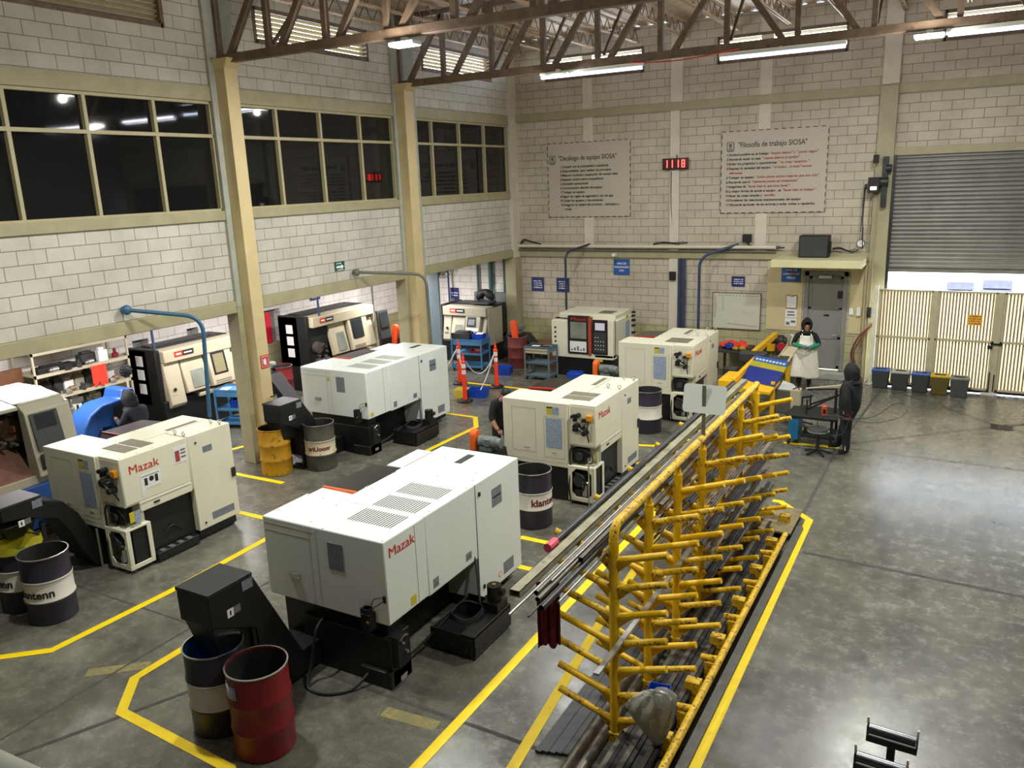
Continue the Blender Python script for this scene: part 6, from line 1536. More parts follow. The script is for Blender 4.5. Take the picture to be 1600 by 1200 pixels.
for k in range(9): lump('machine_part', (sx + .1 + .14 * (k % 2), 9.3 + k * .13, 1.95), 'dark metal part lying on the second shelf of the cream shelf unit', 'part', SM[(k * 2 + 1) % 6], .13, .14, .06 + .05 * (k % 3), k % 3)['group'] = 'metal parts on the second shelf'
for k in range(8): lump('machine_part', (sx - .15, 9.15 + k * .24, 1.45), 'grey part at the back of the third shelf of the cream shelf unit', 'part', (GREYB_MACH, STEEL_D, DKGREY, PAPER)[k % 4], .16, .2, .2 + .05 * (k % 3), 0)['group'] = 'grey parts at the back of the third shelf'
# round dark knob on a stand
t = thing('work_lamp', 'round black work lamp on a cream stem in front of the shelf unit', 'lamp', (-15.2, 10.35, 0)); MB().cyl((0, 0, 0), (0, 0, 1.72), .025, n=10).cyl((0, 0, 0), (0, 0, .03), .18, n=16).build('stem', BEIGE_MACH, t)
k_ = MB()
for q in range(10): a = q * PI / 5; k_.sphere((.0, .1 * math.cos(a), 1.85 + .1 * math.sin(a)), .045, 10, 6)
k_.sphere((0, 0, 1.85), .12, 14, 8, (.5, 1, 1)); k_.build('lamp_head', BLACK, t)
# dark things in the wall niches
lump('file_box', (-17.14, 12.03, 1.12), 'dark box file in the wall niche right of the shelf unit', 'box', BLACK, .12, .16, .5)
lump('file_box', (-17.14, 13.58, 1.3), 'dark box in the small wall niche behind the lit-screen lathe', 'box', DKGREY, .12, .2, .4)
tag(MB().box(-.02, .02, -.1, .1, 0, .85).build('red_banner', mat('red_banner', (224, 30, 60), .5), None, (-17.1, 16.2, 1.22)), 'red banner in the wall niche right of the ochre pillar', 'banner')
# blue band machine with the worker
t = thing('blue_machine', 'blue arched conveyor machine beside the man in the dark hoodie, at the left', 'machine', (-14.4, 9.1, 0))
prof = [(-.6, .0), (-.58, .9), (-.5, 1.2), (-.34, 1.42), (-.08, 1.56), (.32, 1.58), (.38, 1.76), (.62, 1.74), (.68, 1.4), (.68, .8), (.3, .8), (.05, 1.1), (-.15, 1.12), (-.28, .95), (-.3, 0)]
MB().prism(prof, 0, -.28, .28).build('arched_casing', BLUE_MACH, t, bevel=.03)
MB().cyl((.3, -.15, .95), (.3, .25, .98), .12, n=18).build('motor', mat('pale_blue_motor', (80, 136, 180), .4), t)
MB().box(-.25, .3, -.05, .68, .0, .95).build('base', BLUE_LOW, t, bevel=.02)
MB().prism([(.1, 1.1), (.6, 1.15), (.6, 1.5), (.14, 1.46)], 0, .28, .29).build('dark_plate', DKGREY, t); MB().prism([(.32, 1.22), (.52, 1.26), (.5, 1.38), (.34, 1.34)], 0, .29, .293).build('red_emblem', MAZ_RED, t)
MB().use(STEEL_D).box(.62, 1.3, -.6, .1, .72, .78).use(BLACK).box(.66, 1.26, -.56, .06, 0, .72).build('work_table', None, t)
sheet('paper_sheet', (-13.4, 8.8, .785), .4, 'white paper on the dark table in front of the blue machine', .22, .3)

# ------------------------------------------------------------------ bar feeder, benches and the small work cart by the far wall
t = thing('bar_saw', 'yellow and blue bar saw with a tilted tray, beyond the rack', 'machine', (-4.0, 17.2, 0))
MB().box(-.6, -.28, 0, .9, 0, 1.0).build('yellow_cabinet', YEL, t, bevel=.015)
MB().bar((-.29, .05, .98), (-.22, 1.95, 1.1), .1, .12).build('side_beam', YEL, t, bevel=.008)
MB().prism([(-.3, .80), (.55, .80), (.55, .86), (-.3, .92)], 1, -.15, .9).build('yellow_tray', YEL, t, bevel=.008)
MB().hexa([(-.22, .5, .86), (.55, .3, .86), (.6, .95, 1.02), (-.2, 1.15, 1.08)], [(-.22, .5, .89), (.55, .3, .89), (.6, .95, 1.05), (-.2, 1.15, 1.11)]).build('blue_tray', mat('navy_saw_panel', (30, 48, 128), .35, var=.08), t)
MB().hexa([(-.2, 1.16, 1.08), (.6, .96, 1.02), (.62, 1.2, 1.08), (-.18, 1.4, 1.14)], [(-.2, 1.16, 1.115), (.6, .96, 1.055), (.62, 1.2, 1.115), (-.18, 1.4, 1.175)]).build('olive_strip', mat('olive_yellow_strip', (170, 160, 40), .4), t)
MB().hexa([(-.18, 1.41, 1.14), (.62, 1.21, 1.08), (.63, 1.4, 1.16), (-.17, 1.62, 1.22)], [(-.18, 1.41, 1.175), (.62, 1.21, 1.115), (.63, 1.4, 1.2), (-.17, 1.62, 1.255)]).build('name_panel', SIGN_BLUE, t)
w = MB()
for q in range(9):
    u = q / 9; w.box(-.12 + .72 * u, -.07 + .72 * u, 1.44 - .2 * u, 1.52 - .2 * u, 1.19 - .05 * u, 1.215 - .05 * u)
w.build('panel_marks', INK_W, t)
MB().box(-.62, -.02, 1.9, 2.25, 1.0, 1.22).box(.03, .5, 1.75, 2.2, .95, 1.16).box(-.85, -.55, 1.3, 1.6, .78, .95).build('roller_boxes', DKGREY, t, bevel=.02)
MB().hexa([(.28, 1.5, 1.06), (.56, 1.3, 1.06), (.52, 3.1, 1.16), (.24, 3.25, 1.16)], [(.28, 1.5, 1.09), (.56, 1.3, 1.09), (.52, 3.1, 1.19), (.24, 3.25, 1.19)]).bar((.28, 1.5, 1.1), (.24, 3.25, 1.2), .02, .06).build('pale_chute', mat('worn_cream_chute', (206, 196, 160), .5, var=.12, dirt=((150, 136, 96), .64, 6)), t)
MB().bar((-.5, 2.6, 1.02), (-.35, 4.75, 1.16), .12, .14).bar((-.36, 3.9, .98), (-.3, 4.3, .9), .08, .2).build('yellow_arm', YEL, t, bevel=.01)
lg = MB()
for x, y in ((-.5, .2), (.5, .4), (.5, 2.0), (.36, 2.9), (-.3, 2.0), (-.4, 4.4)): lg.box(x - .04, x + .04, y - .04, y + .04, 0, .95)
lg.build('leg', YEL, t)
t = thing('work_bench', 'dark bench heaped with orange-red rags against the far wall', 'bench', (-5.35, 21.65, 0)); MB().box(-.45, .42, -.5, .5, .74, .8).build('top', DKGREY, t, bevel=.008)
for x in (-.38, .36):
    for y in (-.42, .42): MB().box(x - .03, x + .03, y - .03, y + .03, 0, .74).build('leg', STEEL_D, t)
random.seed(8)
def rag(loc, r, m, label):
    n, k = 14, 8; vs = []
    for i in range(k + 1):
        for j in range(n):
            a = 2 * PI * j / n; rr = r * math.sin(PI * (i + .02) / (k + .04)) * random.uniform(.65, 1.25)
            vs.append((rr * math.cos(a), rr * math.sin(a), max(.0, r * .55 * (1 - math.cos(PI * i / k)) * random.uniform(.8, 1.1))))
    o = MB().add(vs, [(i * n + j, i * n + (j + 1) % n, (i + 1) * n + (j + 1) % n, (i + 1) * n + j) for i in range(k) for j in range(n)]).build('rag', m, None, loc, sharp=20)
    return tag(o, label, 'rag', 'rags on the far bench')
RB = mat('blue_rag', (50, 60, 150), .8); RY_ = mat('mustard_rag', (170, 150, 50), .8)
for q, (x, y, r, m) in enumerate(((-5.62, 21.6, .14, RAG_O), (-5.45, 21.45, .15, RB), (-5.3, 21.55, .16, RAG_O), (-5.1, 21.6, .12, RAG_O), (-5.48, 21.8, .15, RAG_O), (-5.22, 21.85, .14, RAG_O), (-5.08, 21.35, .1, RY_), (-5.25, 21.3, .09, RY_))):
    rag((x, y, .8), r, m, ('orange-red rag in the heap on the dark bench' if m is RAG_O else 'blue rag in the heap on the dark bench' if m is RB else 'mustard rag at the right of the heap on the dark bench'))
t = thing('work_bench', 'dark bench with a motor and a spray bottle, left of the grey door', 'bench', (-4.05, 21.85, 0)); MB().box(-.5, .45, -.42, .40, .78, .84).build('top', DKGREY, t, bevel=.008)
for x in (-.42, .38):
    for y in (-.34, .38): MB().box(x - .03, x + .03, y - .03, y + .03, 0, .78).build('leg', STEEL_D, t)
t = thing('bench_motor', 'dark motor standing on the bench left of the grey door', 'motor', (-4.3, 22.0, .84)); MB().cyl((-.22, 0, .16), (.15, 0, .16), .15, n=18).box(-.18, .12, -.12, .12, 0, .06).cyl((.15, 0, .16), (.22, 0, .16), .1, n=16).build('casing', DKGREY, t, bevel=.01)
t = thing('spray_bottle', 'clear bottle of pink liquid with a white nozzle on the bench by the apron man', 'bottle', (-3.85, 21.6, .84)); MB().lathe([(.001, 0), (.065, 0), (.065, .16)], n=18).build('pink_liquid', mat('pink_liquid', (226, 130, 142), .2), t); MB().lathe([(.065, .16), (.065, .24), (.03, .3), (.022, .33), (.001, .33)], n=18).build('bottle', mat('pale_bottle', (216, 206, 204), .25), t); MB().cyl((0, 0, .33), (0, 0, .40), .02, n=10).box(-.06, .03, -.015, .015, .39, .42).build('nozzle', PAPER, t)
t = thing('red_spool', 'red round spool on the bench beside the spray bottle', 'spool', (-4.12, 21.5, .84)); MB().cyl((0, -.06, .1), (0, .06, .1), .1, n=18).cyl((0, -.07, .1), (0, .07, .1), .05, n=12).build('spool', mat('red_spool_plastic', (170, 40, 48), .4), t)
b_ = MB().lathe([(.001, 0), (.045, 0), (.045, .24), (.03, .26), (.001, .26)], n=14).build('black_bottle', BLACK, None, (-4.75, 20.9, 0)); b_.location = (-4.48, 21.55, .84); tag(b_, 'black bottle on the bench behind the yellow saw arm', 'bottle')
t = thing('scrap_bin', 'grey bin of scrap between the saw and the apron man', 'bin', (-3.42, 18.75, 0)); MB().box(-.2, .2, -.25, .25, 0, .55).build('body', GREY_PIPE, t, bevel=.02); MB().hexa([(-.16, -.2, .55), (.16, -.2, .55), (.16, .2, .55), (-.16, .2, .55)], [(-.1, -.15, .66), (.12, -.12, .7), (.1, .15, .62), (-.12, .14, .68)]).build('scrap', PAPER, t)

# work cart with the vice and grinder beside the man with the hose
t = thing('work_cart', 'black work cart with a blue end, beside the man with the hose', 'cart', (-2.5, 16.75, 0))
MB().box(-.42, -.22, -.4, .1, .1, .56).build('blue_end', mat('blue_tank_paint', (24, 104, 150), .4, var=.06), t, bevel=.015)
MB().box(-.46, .5, -.42, .42, .56, .62).box(-.2, .46, -.3, .3, .14, .2).build('shelf', BLACK, t, bevel=.008)
for x in (.4,):
    for y in (-.34, .34): MB().box(x - .025, x + .025, y - .025, y + .025, .06, .56).build('leg', BLACK, t)
for x, y in ((-.4, -.38), (-.25, -.3), (.38, -.3)): MB().cyl((x - .02, y, .075), (x + .02, y, .075), .075, n=16).build('wheel', RUBBER, t)
t = thing('welding_jig', 'black jig with a pale bar across it, on the work cart', 'jig', (-2.4, 16.8, .62)); MB().bar((-.2, -.3, .1), (.45, .1, .42), .03, .03).bar((-.2, .1, .1), (.4, .3, .34), .03, .03).bar((-.2, -.3, .0), (-.2, -.3, .3), .03, .03).bar((.3, .0, 0), (.3, .0, .5), .05, .05).bar((-.2, .1, 0), (-.2, .1, .3), .03, .03).bar((.4, .3, 0), (.4, .3, .36), .03, .03).build('black_frame', BLACK, t); MB().bar((-.28, .0, .44), (.5, .3, .52), .06, .05).build('pale_bar', BEIGE_MACH, t)
MB().bar((.3, 0, .5), (-.26, -.02, .44), .03, .03).build('frame_stay', BLACK, t)
t = thing('orange_can', 'orange can standing on the work cart', 'can', (-2.28, 16.6, .62)); MB().lathe([(.001, 0), (.055, 0), (.055, .17), (.04, .19), (.001, .19)], n=16).build('body', mat('orange_can_paint', (206, 84, 44), .4), t); MB().box(-.02, .035, -.058, -.05, .03, .12).build('label', BLACK, t)
t = thing('cream_case', 'cream narrow case standing at the left end of the work cart', 'case', (-2.9, 17.15, 0)); MB().hexa([(-.08, -.08, 0), (.07, -.08, 0), (.07, .1, 0), (-.08, .1, 0)], [(-.14, -.1, .95), (.06, -.1, .95), (.06, .14, .95), (-.14, .14, .95)]).build('case_body', BEIGE_MACH, t, bevel=.01)
MB().tube([(-.1, -.05, .95), (0, -.05, 1.0), (.04, -.05, .95)], .012, 6, 4).build('handle', BLACK, t)
def stool(loc, label, H, seatm, r=.19, five=True):
    t = thing('stool', label, 'stool', loc)
    MB().lathe([(.001, H - .06), (r, H - .06), (r + .01, H - .03), (r, H - .01), (r * .8, H), (.001, H)], n=28).build('seat', seatm, t)
    MB().lathe([(r + .004, H - .075), (r + .016, H - .07), (r + .016, H - .045), (r + .004, H - .04)], n=28).build('seat_ring', CHROME if five else BLACK, t)
    MB().cyl((0, 0, .1), (0, 0, H - .06), .035, n=14).build('column', STEEL_D if five else BLACK, t)
    for q in range(5):
        a = q * 2 * PI / 5 + .3; MB().bar((0, 0, .08), (.26 * math.cos(a), .26 * math.sin(a), .025), .035, .03).build('foot', STEEL_D, t)
stool((-2.28, 15.95, 0), 'low stool with a chrome seat edge, in front of the work cart', .53, DKGREY)
stool((-2.92, 17.75, 0), 'black round stool in front of the man in the apron', .74, mat('grey_stool_vinyl', (66, 68, 68), .55), .22, False)
# roller stands at the bottom edge
def roller_stand(loc, rz, label):
    t = thing('roller_stand', label, 'stand', loc, rz, 'roller stands')
    MB().box(-.03, .03, -.03, .03, .03, .82).build('post', BLACK_MACH, t, bevel=.004)
    MB().box(-.19, .19, -.045, .045, .80, .83).box(-.19, -.18, -.045, .045, .8, .94).box(.18, .19, -.045, .045, .8, .94).box(-.19, .19, -.05, -.04, .8, .86).build('bracket', BLACK_MACH, t, bevel=.003)
    MB().cyl((-.175, 0, .895), (.175, 0, .895), .042, n=22).build('roller', mat('polished_dark_roller', (88, 90, 92), .25, metal=.9, var=.1), t)
    for x in (-.186, .186): MB().box(x - .008, x + .008, -.01, .01, .94, 1.0).build('end_pin', BAND, t)
    for q in range(3):
        a = q * 2 * PI / 3 + .5; MB().bar((0, 0, .06), (.3 * math.cos(a), .3 * math.sin(a), .02), .04, .035).build('foot', BLACK_MACH, t)
roller_stand((-.21, 6.42, 0), -.05, 'roller stand with white pins at the bottom right edge, the farther one')
roller_stand((-.26, 6.02, 0), -.05, 'roller stand cut by the bottom edge, the nearer one')

# ------------------------------------------------------------------ people
def figure(loc, rz, label, J, edges, mats, colour, fingers, head, name='person'):
    """J: joint -> (x, y, z, rx, ry). One skinned surface grown from the pelvis, then coloured by region."""
    root = thing(name, label, 'person', loc, rz)
    names = list(J); bm = bmesh.new(); vl = bm.verts.layers.skin.verify(); V = {}
    for n in names:
        j = J[n]; v = bm.verts.new(j[:3]); V[n] = v; sk = v[vl]; sk.radius = (j[3], j[4] if len(j) > 4 else j[3]); sk.use_root = (n == 'pelvis')
    for a, b in edges: bm.edges.new((V[a], V[b]))
    me = bpy.data.meshes.new('body_skeleton'); bm.to_mesh(me); bm.free()
    o = bpy.data.objects.new('skeleton', me); COL.objects.link(o)
    s = o.modifiers.new('s', 'SKIN'); s.use_smooth_shade = True
    sb = o.modifiers.new('u', 'SUBSURF'); sb.levels = 2; sb.render_levels = 2
    dg = bpy.context.evaluated_depsgraph_get(); dg.update()
    m2 = bpy.data.meshes.new_from_object(o.evaluated_get(dg)); bpy.data.objects.remove(o)
    mb = MB(); mb.mats = list(mats)
    mb.v = [v.co.copy() for v in m2.vertices]
    segs = [(Vector(J[a][:3]), Vector(J[b][:3]), a, b) for a, b in edges]
    for p in m2.polygons:
        c = p.center; best = None; bd = 1e9
        for a, b, na, nb in segs:
            ab = b - a; tt = max(0, min(1, (c - a).dot(ab) / max(1e-9, ab.length_squared))); d = (a + ab * tt - c).length
            if d < bd: bd = d; best = (na, nb, tt)
        mb.f.append(list(p.vertices)); mb.mi.append(colour(best, c))
    bpy.data.meshes.remove(m2)
    # fingers: five per hand, bent, of unequal length, rooted inside the palm
    for (w, d, side, mi) in fingers:
        w = Vector(w); d = Vector(d).normalized(); sd = Vector(side).normalized(); n = d.cross(sd).normalized()
        mb.cur = mi
        for k, (off, ln) in enumerate(((-.03, .066), (-.01, .078), (.011, .073), (.03, .058))):
            p0 = w + d * .05 + sd * off; p1 = p0 + d * ln * .55 + n * .004; p2 = p1 + d * ln * .3 + n * .022; p3 = p2 + d * ln * .12 + n * .026
            mb.tube([p0, p1, p2, p3], [.0105, .0095, .009, .007], 8)
        p0 = w + d * .015 - sd * .03; mb.tube([p0, p0 - sd * .022 + d * .03, p0 - sd * .026 + d * .055 + n * .012], [.012, .0105, .008], 8)
    # face: nose, eyes, brows, mouth, ears
    if head:
        hc, fw, mi, mdark = Vector(head[0]), Vector(head[1]).normalized(), head[2], head[3]
        up = (Vector((0, 0, 1)) - fw * fw.z).normalized(); rt = fw.cross(up)
        mb.cur = mi
        mb.tube([hc + fw * .082 + up * .02, hc + fw * .098 - up * .01, hc + fw * .108 - up * .03, hc + fw * .086 - up * .04], [.008, .011, .014, .008], 8)
        for sgn in (-1, 1): mb.sphere(hc + rt * (sgn * .082) - fw * .0, .024, 8, 6, (.5, 1, 1.2))
        mb.sphere(hc + fw * .078 - up * .082, .03, 10, 6, (1, 1, .8))
        mb.cur = mdark
        for sgn in (-1, 1):
            mb.sphere(hc + fw * .084 + rt * (sgn * .032) + up * .012, .010, 8, 6); mb.bar(hc + fw * .09 + rt * (sgn * .018) + up * .032, hc + fw * .084 + rt * (sgn * .05) + up * .03, .008, .006)
        mb.bar(hc + fw * .09 - rt * .022 - up * .058, hc + fw * .09 + rt * .022 - up * .058, .008, .006)
    b = mb.build('body', None, root, sharp=180)
    return root
BASE = [('pelvis', 'waist'), ('waist', 'chest'), ('chest', 'neck'), ('neck', 'jaw'), ('jaw', 'crown'), ('chest', 'shl'), ('shl', 'ell'), ('ell', 'wrl'), ('wrl', 'hal'), ('chest', 'shr'), ('shr', 'elr'), ('elr', 'wrr'), ('wrr', 'har'),
        ('pelvis', 'hil'), ('hil', 'knl'), ('knl', 'anl'), ('anl', 'tol'), ('pelvis', 'hir'), ('hir', 'knr'), ('knr', 'anr'), ('anr', 'tor')]
def standing(**kw):
    J = dict(pelvis=(0, 0, .96, .155, .115), waist=(0, .0, 1.12, .15, .11), chest=(0, .01, 1.33, .165, .12), neck=(0, 0, 1.49, .062), jaw=(0, -.02, 1.58, .078, .085), crown=(0, -.01, 1.68, .082, .09),
             shl=(.2, .01, 1.42, .075), ell=(.27, .03, 1.14, .056), wrl=(.26, -.08, .9, .042), hal=(.255, -.11, .83, .034, .022), shr=(-.2, .01, 1.42, .075), elr=(-.27, .03, 1.14, .056), wrr=(-.26, -.08, .9, .042), har=(-.255, -.11, .83, .034, .022),
             hil=(.1, 0, .88, .11), knl=(.115, -.02, .5, .076), anl=(.12, .02, .1, .052), tol=(.125, -.14, .045, .045, .035), hir=(-.1, 0, .88, .11), knr=(-.115, -.02, .5, .076), anr=(-.12, .02, .1, .052), tor=(-.125, -.14, .045, .045, .035))
    J.update(kw); return J
def region(best, c):
    """0 top, 1 trousers, 2 skin, 3 hand, 4 shoe, 5 sleeve end"""
    a, b, t = best
    if b in ('tol', 'tor') or (b in ('anl', 'anr') and t > .9): return 4
    if b in ('hil', 'hir', 'knl', 'knr', 'anl', 'anr'): return 1
    if a == 'pelvis' and b == 'waist' and t < .05: return 1
    if b in ('jaw', 'crown'): return 2
    if b in ('hal', 'har'): return 3
    if b in ('wrl', 'wrr') and t > .1: return 5
    return 0
def hood(root, c, fw, m, r=.125, open_=.62, pointed=.03, drop=True):
    """cloth hood: a shell round the head, open towards fw"""
    c = Vector(c); fw = Vector(fw).normalized(); up = Vector((0, 0, 1)); rt = fw.cross(up).normalized(); up = rt.cross(fw)
    mb = MB(); n, k = 24, 14; vs = []
    for i in range(k + 1):
        th = .72 + (PI - .72) * i / k          # angle from the opening axis
        for j in range(n):
            a = 2 * PI * j / n; rad = r * (1 + .04 * math.sin(5 * a))
            d = fw * math.cos(th) + (rt * math.cos(a) * .92 + up * math.sin(a) * 1.16) * math.sin(th)
            p = c + d * rad + up * (pointed * max(0, math.sin(a)) * math.sin(th)) - up * (.05 * max(0, -math.sin(a)) * math.sin(th)); vs.append(p)
    fs = [(i * n + j, i * n + (j + 1) % n, (i + 1) * n + (j + 1) % n, (i + 1) * n + j) for i in range(k) for j in range(n)]
    mb.add(vs, fs)
    o = mb.build('hood', m, root, sharp=80); md = o.modifiers.new('thick', 'SOLIDIFY'); md.thickness = .014; md.offset = 1
    q = MB().lathe([(.085, 0), (.13, -.03), (.17, -.08)], tuple(c - Vector((0, -.01, .10))), 24); o2 = q.build('hood_collar', m, root, sharp=80); md = o2.modifiers.new('thick', 'SOLIDIFY'); md.thickness = .015

# man in the white apron
J = standing(ell=(.31, -.02, 1.16, .066), wrl=(.08, -.29, 1.14, .052), hal=(.02, -.33, 1.13, .04, .028), elr=(-.31, -.02, 1.16, .066), wrr=(-.08, -.28, 1.15, .052), har=(-.02, -.32, 1.16, .04, .028))
p = figure((-3.4, 20.9, 0), .22, 'man in a white apron and green sleeves with his hands together, before the grey door', J, BASE, [HOODIE, PANTS, SKIN, GLOVE_GR, SHOE, GLOVE_G, HAIR], region,
           [((.045, -.31, 1.13), (-.9, -.4, -.1), (.2, -.4, 1), 3), ((-.045, -.3, 1.155), (.9, -.4, -.2), (.2, .4, -1), 3)], ((0, -.03, 1.63), (.1, -1, -.22), 2, 6))
hood(p, (0, .0, 1.64), (.1, -1, -.25), HOODIE, .132, pointed=.045)
ap = MB(); nx, nz = 22, 26; vs = []
for i in range(nz + 1):
    z = 1.40 - 1.08 * i / nz
    if z > 1.18: hw = .15 + .02 * (1.40 - z) / .22
    elif z > 1.05: hw = .17 + .10 * (1.18 - z) / .13
    else: hw = .27 + .10 * (1.05 - z) / .73
    for j in range(nx + 1):
        u = 2 * j / nx - 1; y = -.155 - .03 * (1.4 - z) / 1.08 + .13 * u * u * (1 if z < 1.1 else .45) - .016 * math.sin(u * 9 + z * 3) * (1.4 - z) - .01 * math.sin(u * 5)
        if z > 1.2: y += .02
        vs.append((u * hw, y, z - .02 * math.sin(u * 3) * (i / nz)))
ap.add(vs, [(i * (nx + 1) + j, i * (nx + 1) + j + 1, (i + 1) * (nx + 1) + j + 1, (i + 1) * (nx + 1) + j) for i in range(nz) for j in range(nx)])
ap = ap.build('apron', APRON, p, sharp=80); md = ap.modifiers.new('thick', 'SOLIDIFY'); md.thickness = .008
MB().bar((-.11, -.14, 1.39), (-.09, -.06, 1.53), .025, .008).bar((.11, -.14, 1.39), (.09, -.06, 1.53), .025, .008).build('apron_strap', APRON, p)
# man with the hose, walking away to the left
J = standing(elr=(-.27, .02, 1.14, .07), wrr=(-.22, -.12, .95, .05), har=(-.21, -.17, .9, .036, .024), ell=(.3, .08, 1.15, .085), wrl=(.27, .13, .92, .062), hal=(.265, .13, .85, .04, .028), knl=(.11, .02, .5, .1), anl=(.11, .05, .1, .068), hil=(.1, 0, .88, .14), hir=(-.1, -.02, .88, .14),
             knr=(-.13, -.16, .52, .1), anr=(-.14, -.26, .11, .068), tor=(-.14, -.43, .05, .048, .036), tol=(.11, -.12, .045, .048, .036), pelvis=(0, 0, .96, .18, .185), waist=(0, 0, 1.12, .19, .2), chest=(0, .02, 1.34, .2, .195), shl=(.22, .03, 1.42, .095), shr=(-.22, .01, 1.42, .09))
p = figure((-1.76, 16.1, 0), -PI / 2 - .4, 'man in black hoodie and striped trousers holding a looped hose', J, BASE, [HOODIE, PANTS, SKIN, GLOVE_R, SHOE, HOODIE, HAIR], region,
           [((.268, .13, .875), (0, .0, -1), (-.2, -1, .1), 3), ((-.212, -.16, .91), (0, -.3, -1), (-.2, -1, .1), 3)], ((0, -.03, 1.63), (0, -1, -.1), 2, 6))
hood(p, (0, .0, 1.63), (0, -1, -.1), HOODIE, .135, pointed=.035)
MB().tube([(.205, .0, .92), (.19, .03, .7), (.185, .02, .5), (.17, .05, .3), (.165, .06, .14)], .013, 6, 4).build('white_stripe', PAPER, p)
hs = MB().tube([(.27, .14, .80), (.32, -.02, .84), (.36, -.3, .8), (.34, -.45, .62), (.33, -.3, .44), (.32, -.05, .45), (.31, .1, .56), (.28, .15, .78)], .008, 6, 8).tube([(.27, .15, .80), (.1, .6, .8), (-.1, .95, .95), (-.3, .95, 1.1), (-.3, .7, 1.1), (-.1, .45, .85), (.25, .16, .8)], .008, 6, 8).tube([(.27, .18, .8), (.27, .1, .79), (.27, .0, .78)], .014, 6, 4)
ho = hs.build('air_hose', DKGREY, None, p.location, p.rotation_euler.z); tag(ho, 'thin hose looped from the hand of the man in striped trousers', 'hose')
# man bending behind the second cream lathe
J = standing(waist=(0, -.05, 1.12, .15, .115), chest=(0, -.18, 1.31, .165, .12), neck=(0, -.27, 1.44, .062), jaw=(0, -.36, 1.49, .078, .085), crown=(0, -.37, 1.60, .082, .09), shl=(.2, -.19, 1.38, .075), shr=(-.2, -.19, 1.38, .075),
             ell=(.26, -.24, 1.12, .058), wrl=(.2, -.42, .98, .042), hal=(.18, -.5, .96, .036, .024), elr=(-.27, -.22, 1.12, .058), wrr=(-.22, -.38, .95, .042), har=(-.2, -.45, .93, .036, .024))
def region_s(best, c):
    r = region(best, c)
    if r == 5: return 5 if best[2] > .35 else 0
    return r
p = figure((-7.55, 12.75, 0), .85, 'man with black hair bending over behind the cream lathe, forearms bare', J, BASE, [HOODIE, PANTS, SKIN, SKIN, SHOE, SKIN, HAIR], region_s,
           [((.185, -.48, .965), (-.1, -1, -.2), (1, 0, .1), 3), ((-.205, -.43, .935), (.1, -1, -.3), (-1, 0, .1), 3)], ((0, -.375, 1.55), (0, -1, -.5), 2, 6))
hr = MB(); hr.sphere((0, -.345, 1.585), .102, 18, 12, (.92, 1.0, 1.05)); hr = hr.build('hair', HAIR, p)
MB().tube([(-.1, -.22, 1.45), (0, -.17, 1.47), (.1, -.22, 1.45), (.0, -.3, 1.42), (-.1, -.22, 1.45)], .035, 8, 5).build('folded_hood', HOODIE, p)
# man at the blue machine
J = standing(waist=(0, -.03, 1.12, .15, .115), chest=(0, -.1, 1.32, .17, .125), neck=(0, -.15, 1.47, .065), jaw=(0, -.22, 1.54, .078, .085), crown=(0, -.23, 1.64, .082, .09), shl=(.2, -.11, 1.40, .078), shr=(-.2, -.11, 1.40, .078),
             ell=(.28, -.2, 1.16, .06), wrl=(.18, -.43, 1.24, .044), hal=(.15, -.52, 1.27, .036, .024), elr=(-.28, -.16, 1.14, .06), wrr=(-.2, -.4, 1.1, .044), har=(-.17, -.48, 1.1, .036, .024))
p = figure((-13.62, 9.42, 0), -PI / 2 + .1, 'man in a dark navy hoodie reaching to the blue arched machine, at the left', J, BASE, [HOODIE_B, PANTS, SKIN, SKIN, SHOE, HOODIE_B, HAIR], region,
           [((.155, -.5, 1.265), (-.2, -1, .15), (1, -.2, 0), 3), ((-.175, -.46, 1.1), (.2, -1, 0), (-1, -.2, 0), 3)], ((0, -.23, 1.59), (0, -1, -.3), 2, 6))
hood(p, (0, -.2, 1.60), (0, -1, -.3), HOODIE, .135, pointed=.03)

# rail of the balcony the view is taken from, just inside the lower left corner
t = struct('balcony_rail', (-1.20, .50, 4.56)); MB().tube([(-.6, -.05, 0), (.06, .01, 0), (.10, -.02, -.06), (.10, -.05, -.5)], .035, 14, 5).build('rail_pipe', CONC_COL, t)

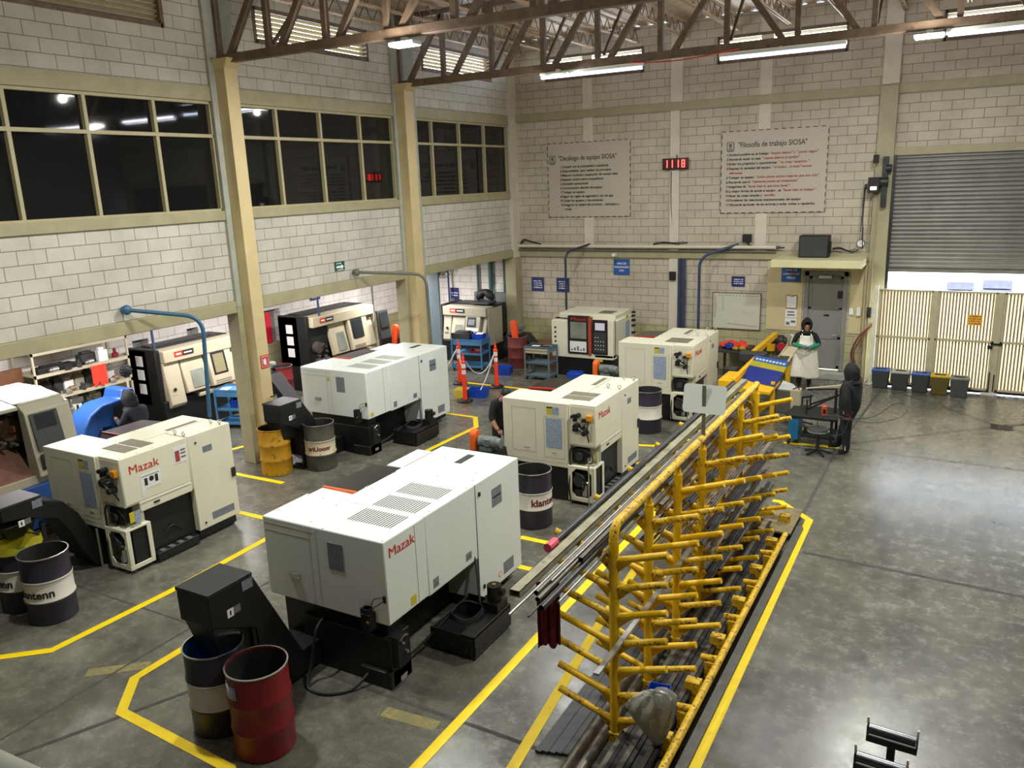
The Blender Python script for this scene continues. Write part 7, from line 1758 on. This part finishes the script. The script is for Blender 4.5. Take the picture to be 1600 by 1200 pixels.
# ------------------------------------------------------------------ pieces that belong to a part hang from that part
RULES = [('door_lock', 'side_door'), ('door_latch', 'side_door'), ('round_label', 'side_door'), ('screen', 'control_panel'), ('keypad', 'control_panel'), ('screen', 'console'), ('screen_bezel', 'console'), ('keypad', 'console'),
         ('door_window', 'sliding_door'), ('instruction_plate', 'sliding_door'), ('logo_lettering', 'sliding_door'), ('logo_lettering', 'body'), ('drum_lettering', 'painted_band'), ('torn_sticker', 'shell'), ('torn_label', 'shell'), ('rim', 'shell'),
         ('valve_cluster', 'service_panel'), ('isolator_switch', 'service_panel'), ('oil_pump', 'oil_cabinet'), ('hood_edge', 'door_hood'), ('guard_nut', 'belt_guard'), ('reflective_band', 'post_tube'), ('lid_slot', 'lid'), ('dial', 'case'), ('needle', 'case'),
         ('title_lettering', 'banner'), ('body_lettering', 'banner'), ('laced_border', 'banner'), ('emblem_field', 'emblem_frame'), ('emblem_mark', 'emblem_frame'), ('small_print', 'orange_notice'), 
         ('digits', 'clock_case'), ('lettering', 'board'), ('grille', 'cabinet'), ('lock', 'door'), ('hood_collar', 'hood'), ('apron_strap', 'apron'), ('ribs', 'ribbed_sheet'), ('pump', 'tank_body'), ('drain_plug', 'tank_body'), ('seat_ring', 'seat'), ('end_pin', 'bracket'),
         ('door_lock', 'door_leaf'), ('door_handle', 'door_leaf'), ('door_plate', 'door_leaf'), ('clip', 'board'), ('sheet', 'board'), ('black_mat', 'shelf'), ('nozzle', 'bottle'), ('blades', 'cage'), ('lamp_lens', 'gearbox'), ('pull_chain', 'gearbox')]
def stem_(n): return n.rsplit('.', 1)[0] if n[-3:].isdigit() and '.' in n else n
for root in [o for o in bpy.data.objects if o.parent is None]:
    kids = list(root.children)
    for ch, pa in RULES:
        ps = [k for k in kids if stem_(k.name) == pa and k.parent is not None and k.parent.name == root.name]
        if not ps: continue
        for k in kids:
            if stem_(k.name) == ch and k.parent.name == root.name and k not in ps:
                q = min(ps, key=lambda z: (z.location - k.location).length)
                k.location = k.location - q.location; k.parent = q
